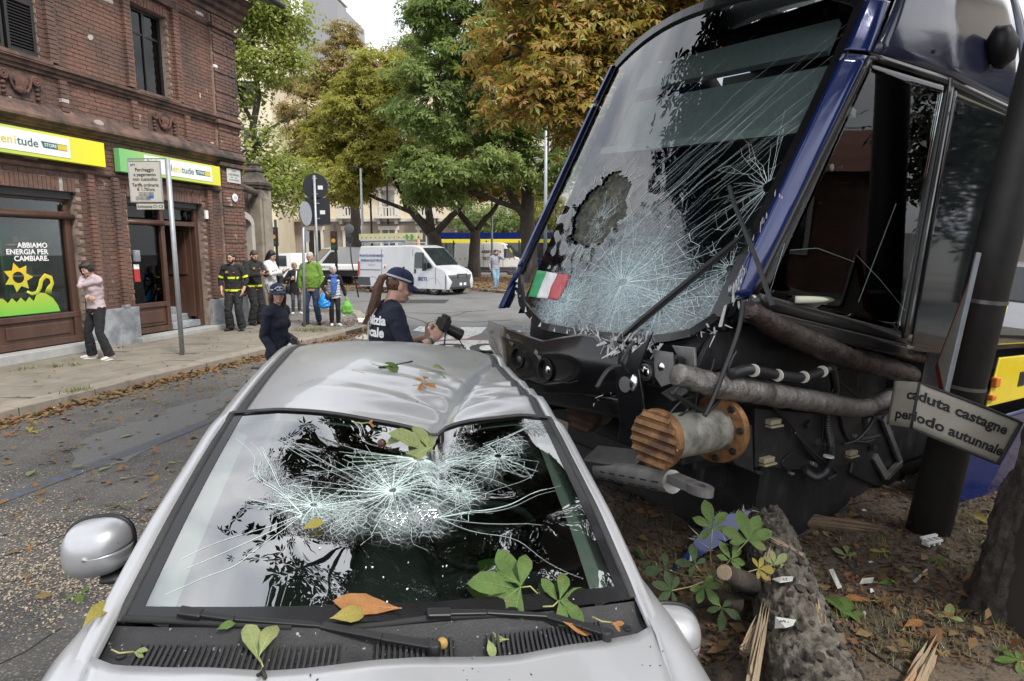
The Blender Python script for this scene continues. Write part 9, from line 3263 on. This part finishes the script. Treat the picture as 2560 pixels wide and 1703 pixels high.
for i, (px, py, k, m, L) in enumerate(((70, 995, 4, 'yellow', .2), (275, 1170, 4, 'green', .15), (180, 1370, 3, 'green', .12), (80, 1085, 1, 'pale', .15), (255, 1075, 1, 'pale', .12), (300, 1100, 2, 'pale', .13), (200, 1075, 1, 'pale', .12), (560, 888, 1, 'pale', .2), (225, 1015, 2, 'yellow', .18), (410, 1065, 1, 'yellow', .09), (890, 800, 4, 'green', .22), (270, 1010, 1, 'pale', .16), (65, 1255, 1, 'orange', .1), (175, 1310, 2, 'orange', .09))):
	put_leaf(nm_leaf(m, k) + ' on the road ' + ROADP[i], G(px, py, .012), (rnd.gauss(0, .1), rnd.gauss(0, .1), 1), (rnd.uniform(-1, 1), rnd.uniform(-1, 1), 0), k, m, L, 80 + i, None, 1.8, .4, .3, .05)

WOOD = mat('split_wood', (.3, .235, .16), .8, var=.3, vs=10, bump=.6, bs=60, stretch=(1, .12, 1), col2=(.28, .15, .07), c2=(.52, .66), c2s=5)
lg = thing('fallen_log', 'broken chestnut log with pale splintered wood lying before the tram', 'log')
A0, B0 = Vector((1.12, 1.55, .16)), Vector((1.66, 3.95, .2))
ax = (B0 - A0).normalized()
lx, ly, _ = frame_of(ax)
def log_pt(u, v, e=0.):
	a = 2 * PI * u
	c = A0.lerp(B0, v) + lx * (.03 * math.sin(v * 5)) 
	r = .215 - .075 * v + e
	q = Vector((math.cos(a) * 2.2, math.sin(a) * 2.2, v * 9))
	r += .02 * noise.ridged_multi_fractal(q * 2.6, 1, 2, 4, 1, 2) - .022 + .012 * noise.noise(Vector((q.x * 6, q.y * 6, q.z * 2)))
	return c + lx * (r * math.cos(a)) + ly * (r * math.sin(a))
MB().grid(log_pt, 110, 260).build('bark', mat('log_bark', (.15, .135, .11), .95, var=.45, vs=14, bump=1.0, bs=40, col2=(.055, .047, .038), c2=(.5, .62), c2s=13, c3=(.2, .2, .13), c3t=(.6, .7), c3s=6), lg, 180)
fk = MB()
for k in range(170):                                  # bark plates standing proud
	u, v = rnd.random(), rnd.uniform(.05, .95)
	p = log_pt(u, v, .006)
	r_ = rnd.uniform(.012, .03)
	n = (p - A0.lerp(B0, v)).normalized()
	s_, t_ = ax, n.cross(ax)
	pl_ = [p + s_ * (r_ * 1.3 * math.cos(2 * PI * i / 6) * rnd.uniform(.7, 1.1)) + t_ * (r_ * math.sin(2 * PI * i / 6) * rnd.uniform(.7, 1.1)) for i in range(6)]
	fk.prism(pl_, n * rnd.uniform(.004, .01))
tag(fk.build('bark_plates', MT['bark'], lg), kind='stuff')
def shard(px, py, qx, qy, z0, z1, w, t, parent, m=WOOD, nm='splinter', sd=0):
	a, b_ = G(px, py, z0), G(qx, qy, z1)
	d = (b_ - a).normalized()
	s_ = d.cross(Vector((0, -.6, .8))).normalized()
	r = random.Random(sd)
	q = MB()
	nf = 5
	n_ = Vector((0, .3, -1)).normalized() * t
	out = [a - s_ * w, a.lerp(b_, .4) - s_ * w * 1.05]
	for i in range(9):
		out.append(a.lerp(b_, (r.uniform(.7, 1.0) if i % 2 else r.uniform(.45, .7)) * (1 - .12 * abs(i - 4) / 4)) + s_ * (w * (2 * i / 8 - 1)))
	out += [a.lerp(b_, .4) + s_ * w * .95, a + s_ * w]
	q.prism(out, n_)
	for i in range(nf):                               # a bundle of torn fibres of uneven length
		o = s_ * (w * (2 * (i + .5) / nf - 1))
		k1 = r.uniform(.25, 1.05) * (1 - .25 * abs(2 * i / (nf - 1) - 1))
		k0 = r.uniform(-.06, .1)
		hgt = Vector((0, -.1, .5)) * r.uniform(-.3, .5) * t
		ww = w / nf * r.uniform(1.0, 2.2)
		pts = [a.lerp(b_, k0 + (k1 - k0) * q_) + o * (1 - .3 * q_) + hgt * q_ + s_ * r.gauss(0, .004) for q_ in (0, .35, .7, 1)]
		q.tube(pts, [(ww, t * .4), (ww * 1.05, t * .42), (ww * .7, t * .25), (.001, .001)], 6, up=s_)
	return q.build(nm, m, parent, 40)
shard(1730, 1580, 1768, 1360, .3, .34, .024, .05, lg, sd=1)
shard(1712, 1500, 1752, 1410, .27, .33, .018, .03, lg, sd=2)
shard(1760, 1330, 1778, 1250, .33, .36, .03, .03, lg, sd=7)
shard(1915, 1568, 1880, 1380, .25, .36, .036, .05, lg, sd=3)
shard(1890, 1500, 1868, 1350, .3, .37, .03, .03, lg, sd=4)
st0 = G(1725, 1345, .3)
MB().tube([st0, G(1690, 1328, .42), G(1668, 1318, .48)], [.06, .045, .04], 14).build('branch_stub', MT['bark'], lg, 180)
e_ = G(1667, 1318, .48)
MB().lathe(e_, (G(1667, 1318, .48) - G(1690, 1328, .42)), [(0, .038), (.004, .036)], 14).build('cut_face', WOOD, lg)
MB().tube([G(1700, 1390, .2), G(1650, 1375, .24), G(1600, 1385, .2)], [.05, .04, .035], 12).build('branch_stub', MT['bark'], lg, 180)
def loose(name, label, cat, *a, **k):
	o = shard(*a, None, **k)
	o.name = name
	return tag(o, label, cat)
loose('wood_splinter', 'long pale wood splinter with bark at the bottom right of the soil', 'splinter', 2090, 1600, 2168, 1450, .1, .14, .038, .06, sd=9)
loose('broken_plank', 'broken plank lying under the tram behind the log', 'plank', 1835, 1192, 2075, 1222, .08, .06, .04, .04, sd=11, m=mat('old_wood', (.16, .11, .07), .85, var=.4, vs=8))
loose('wood_splinter', 'thin pale splinter leaning on the far end of the log', 'splinter', 1850, 1285, 1760, 1228, .3, .4, .018, .012, sd=12)
fp_ = thing('fairing_fragment', 'torn blue fairing fragment with white frayed edges between car and log', 'fairing')
fq_ = [G(1545, 1318, .12), G(1690, 1235, .2), G(1730, 1175, .34), G(1640, 1190, .3), G(1580, 1270, .16)]
MB().prism(fq_, (0, .02, -.02)).build('fairing_skin', MT['tram_blue'], fp_)
fz = MB()
for k in range(110):
	i = rnd.randrange(4)
	p = fq_[i].lerp(fq_[i + 1], rnd.random()) + Vector((0, 0, .006))
	d = Vector((rnd.gauss(0, .04), rnd.gauss(-.01, .04), abs(rnd.gauss(.01, .03))))
	w = Vector((rnd.gauss(0, .008), rnd.gauss(0, .008), 0))
	fz.add([p, p + w, p + w * .5 + d], [(0, 1, 2)])
tag(fz.build('frayed_fibre', MT['torn'], fp_), kind='stuff')
br_ = thing('chestnut_shoot', 'leafy green chestnut shoot standing up beside the log in front of the tram', 'branch')
MB().tube([G(1580, 1440, .1), G(1600, 1380, .22), G(1640, 1330, .34), G(1690, 1250, .5)], [.016, .012, .009, .005], 8).build('stem', MT['bark'], br_, 180)
for i, (px, py, z, hx, hz, k, m, L) in enumerate(((1720, 1245, .55, .1, 1, 6, 'green', .17), (1640, 1215, .55, -.3, 1, 5, 'green', .15), (1680, 1290, .45, .4, .5, 5, 'green', .12), (1545, 1360, .3, -1, .3, 5, 'dark', .13), (1620, 1350, .34, .3, -.6, 5, 'green', .12), (1600, 1300, .4, -.5, .5, 4, 'dark', .12), (1745, 1310, .38, .8, -.2, 5, 'yellow', .1), (1530, 1310, .25, -.6, -.3, 3, 'dark', .14), (1660, 1400, .22, .2, -.8, 4, 'dark', .13), (1780, 1300, .36, .6, .4, 5, 'pale', .1))):
	p = G(px, py, z)
	put_leaf(None, p, (rnd.uniform(-.3, .3), -.75, .65), (hx, .2, hz), k, m, L, 120 + i, None, 1.9, .42, .25, 0, 'leaf', br_)
	MB().tube([p, p.lerp(G(1640, 1340, .3), .5) + Vector((0, .03, -.02)), G(1640, 1330, .3)], .003, 5).build('stalk', VEIN, br_, 180)
PAP = mat('white_plastic', (.68, .68, .66), .5, var=.08)
def scrap(label, pts, z, name='paper_scrap', cat='scrap'):
	o = MB().prism([G(px, py, z + .01 * i) for i, (px, py) in enumerate(pts)], (0, 0, .003)).build(name, PAP)
	return tag(o, label, cat)
s1 = scrap('white printed scrap with digits lying on the bark of the log', [(1783, 1447), (1785, 1421), (1832, 1428), (1826, 1440), (1808, 1446)], .35)
ct_ = G(1805, 1435, .372)
text('03c', .03, MT['black_letter'], s1, basis(ct_ + Vector((0, -.004, .004)), (1, .05, 0), (0, .8, .6)), 'print', .0006)
s2 = scrap('thin white printed scrap further up the log', [(1777, 1334), (1800, 1328), (1826, 1328), (1824, 1338), (1795, 1342)], .36)
text('LZ', .02, MT['black_letter'], s2, basis(G(1808, 1334, .395), (1, .05, 0), (0, .8, .6)), 'print', .0004)
scrap('grey plastic strip standing in the soil right of the log', [(1908, 1312), (1918, 1310), (1938, 1352), (1928, 1356)], .08)
scrap('ragged white shard on the soil near the grey strip', [(1978, 1345), (1985, 1333), (2012, 1330), (2008, 1342)], .06)
scrap('small white sliver near the green leaf on the soil', [(2100, 1338), (2132, 1310), (2136, 1312), (2106, 1344)], .06)
cl = thing('plastic_clip', 'white slotted plastic clip lying on the soil', 'clip', G(2143, 1254, .05), (0, 0, .35))
for dx in (-.05, 0, .05):
	MB().box((dx, 0, .025), (.012, .05, .045)).build('rib', PAP, cl)
MB().box((0, .02, .05), (.15, .02, .012)).box((0, -.022, .03), (.15, .012, .012)).build('frame', PAP, cl)
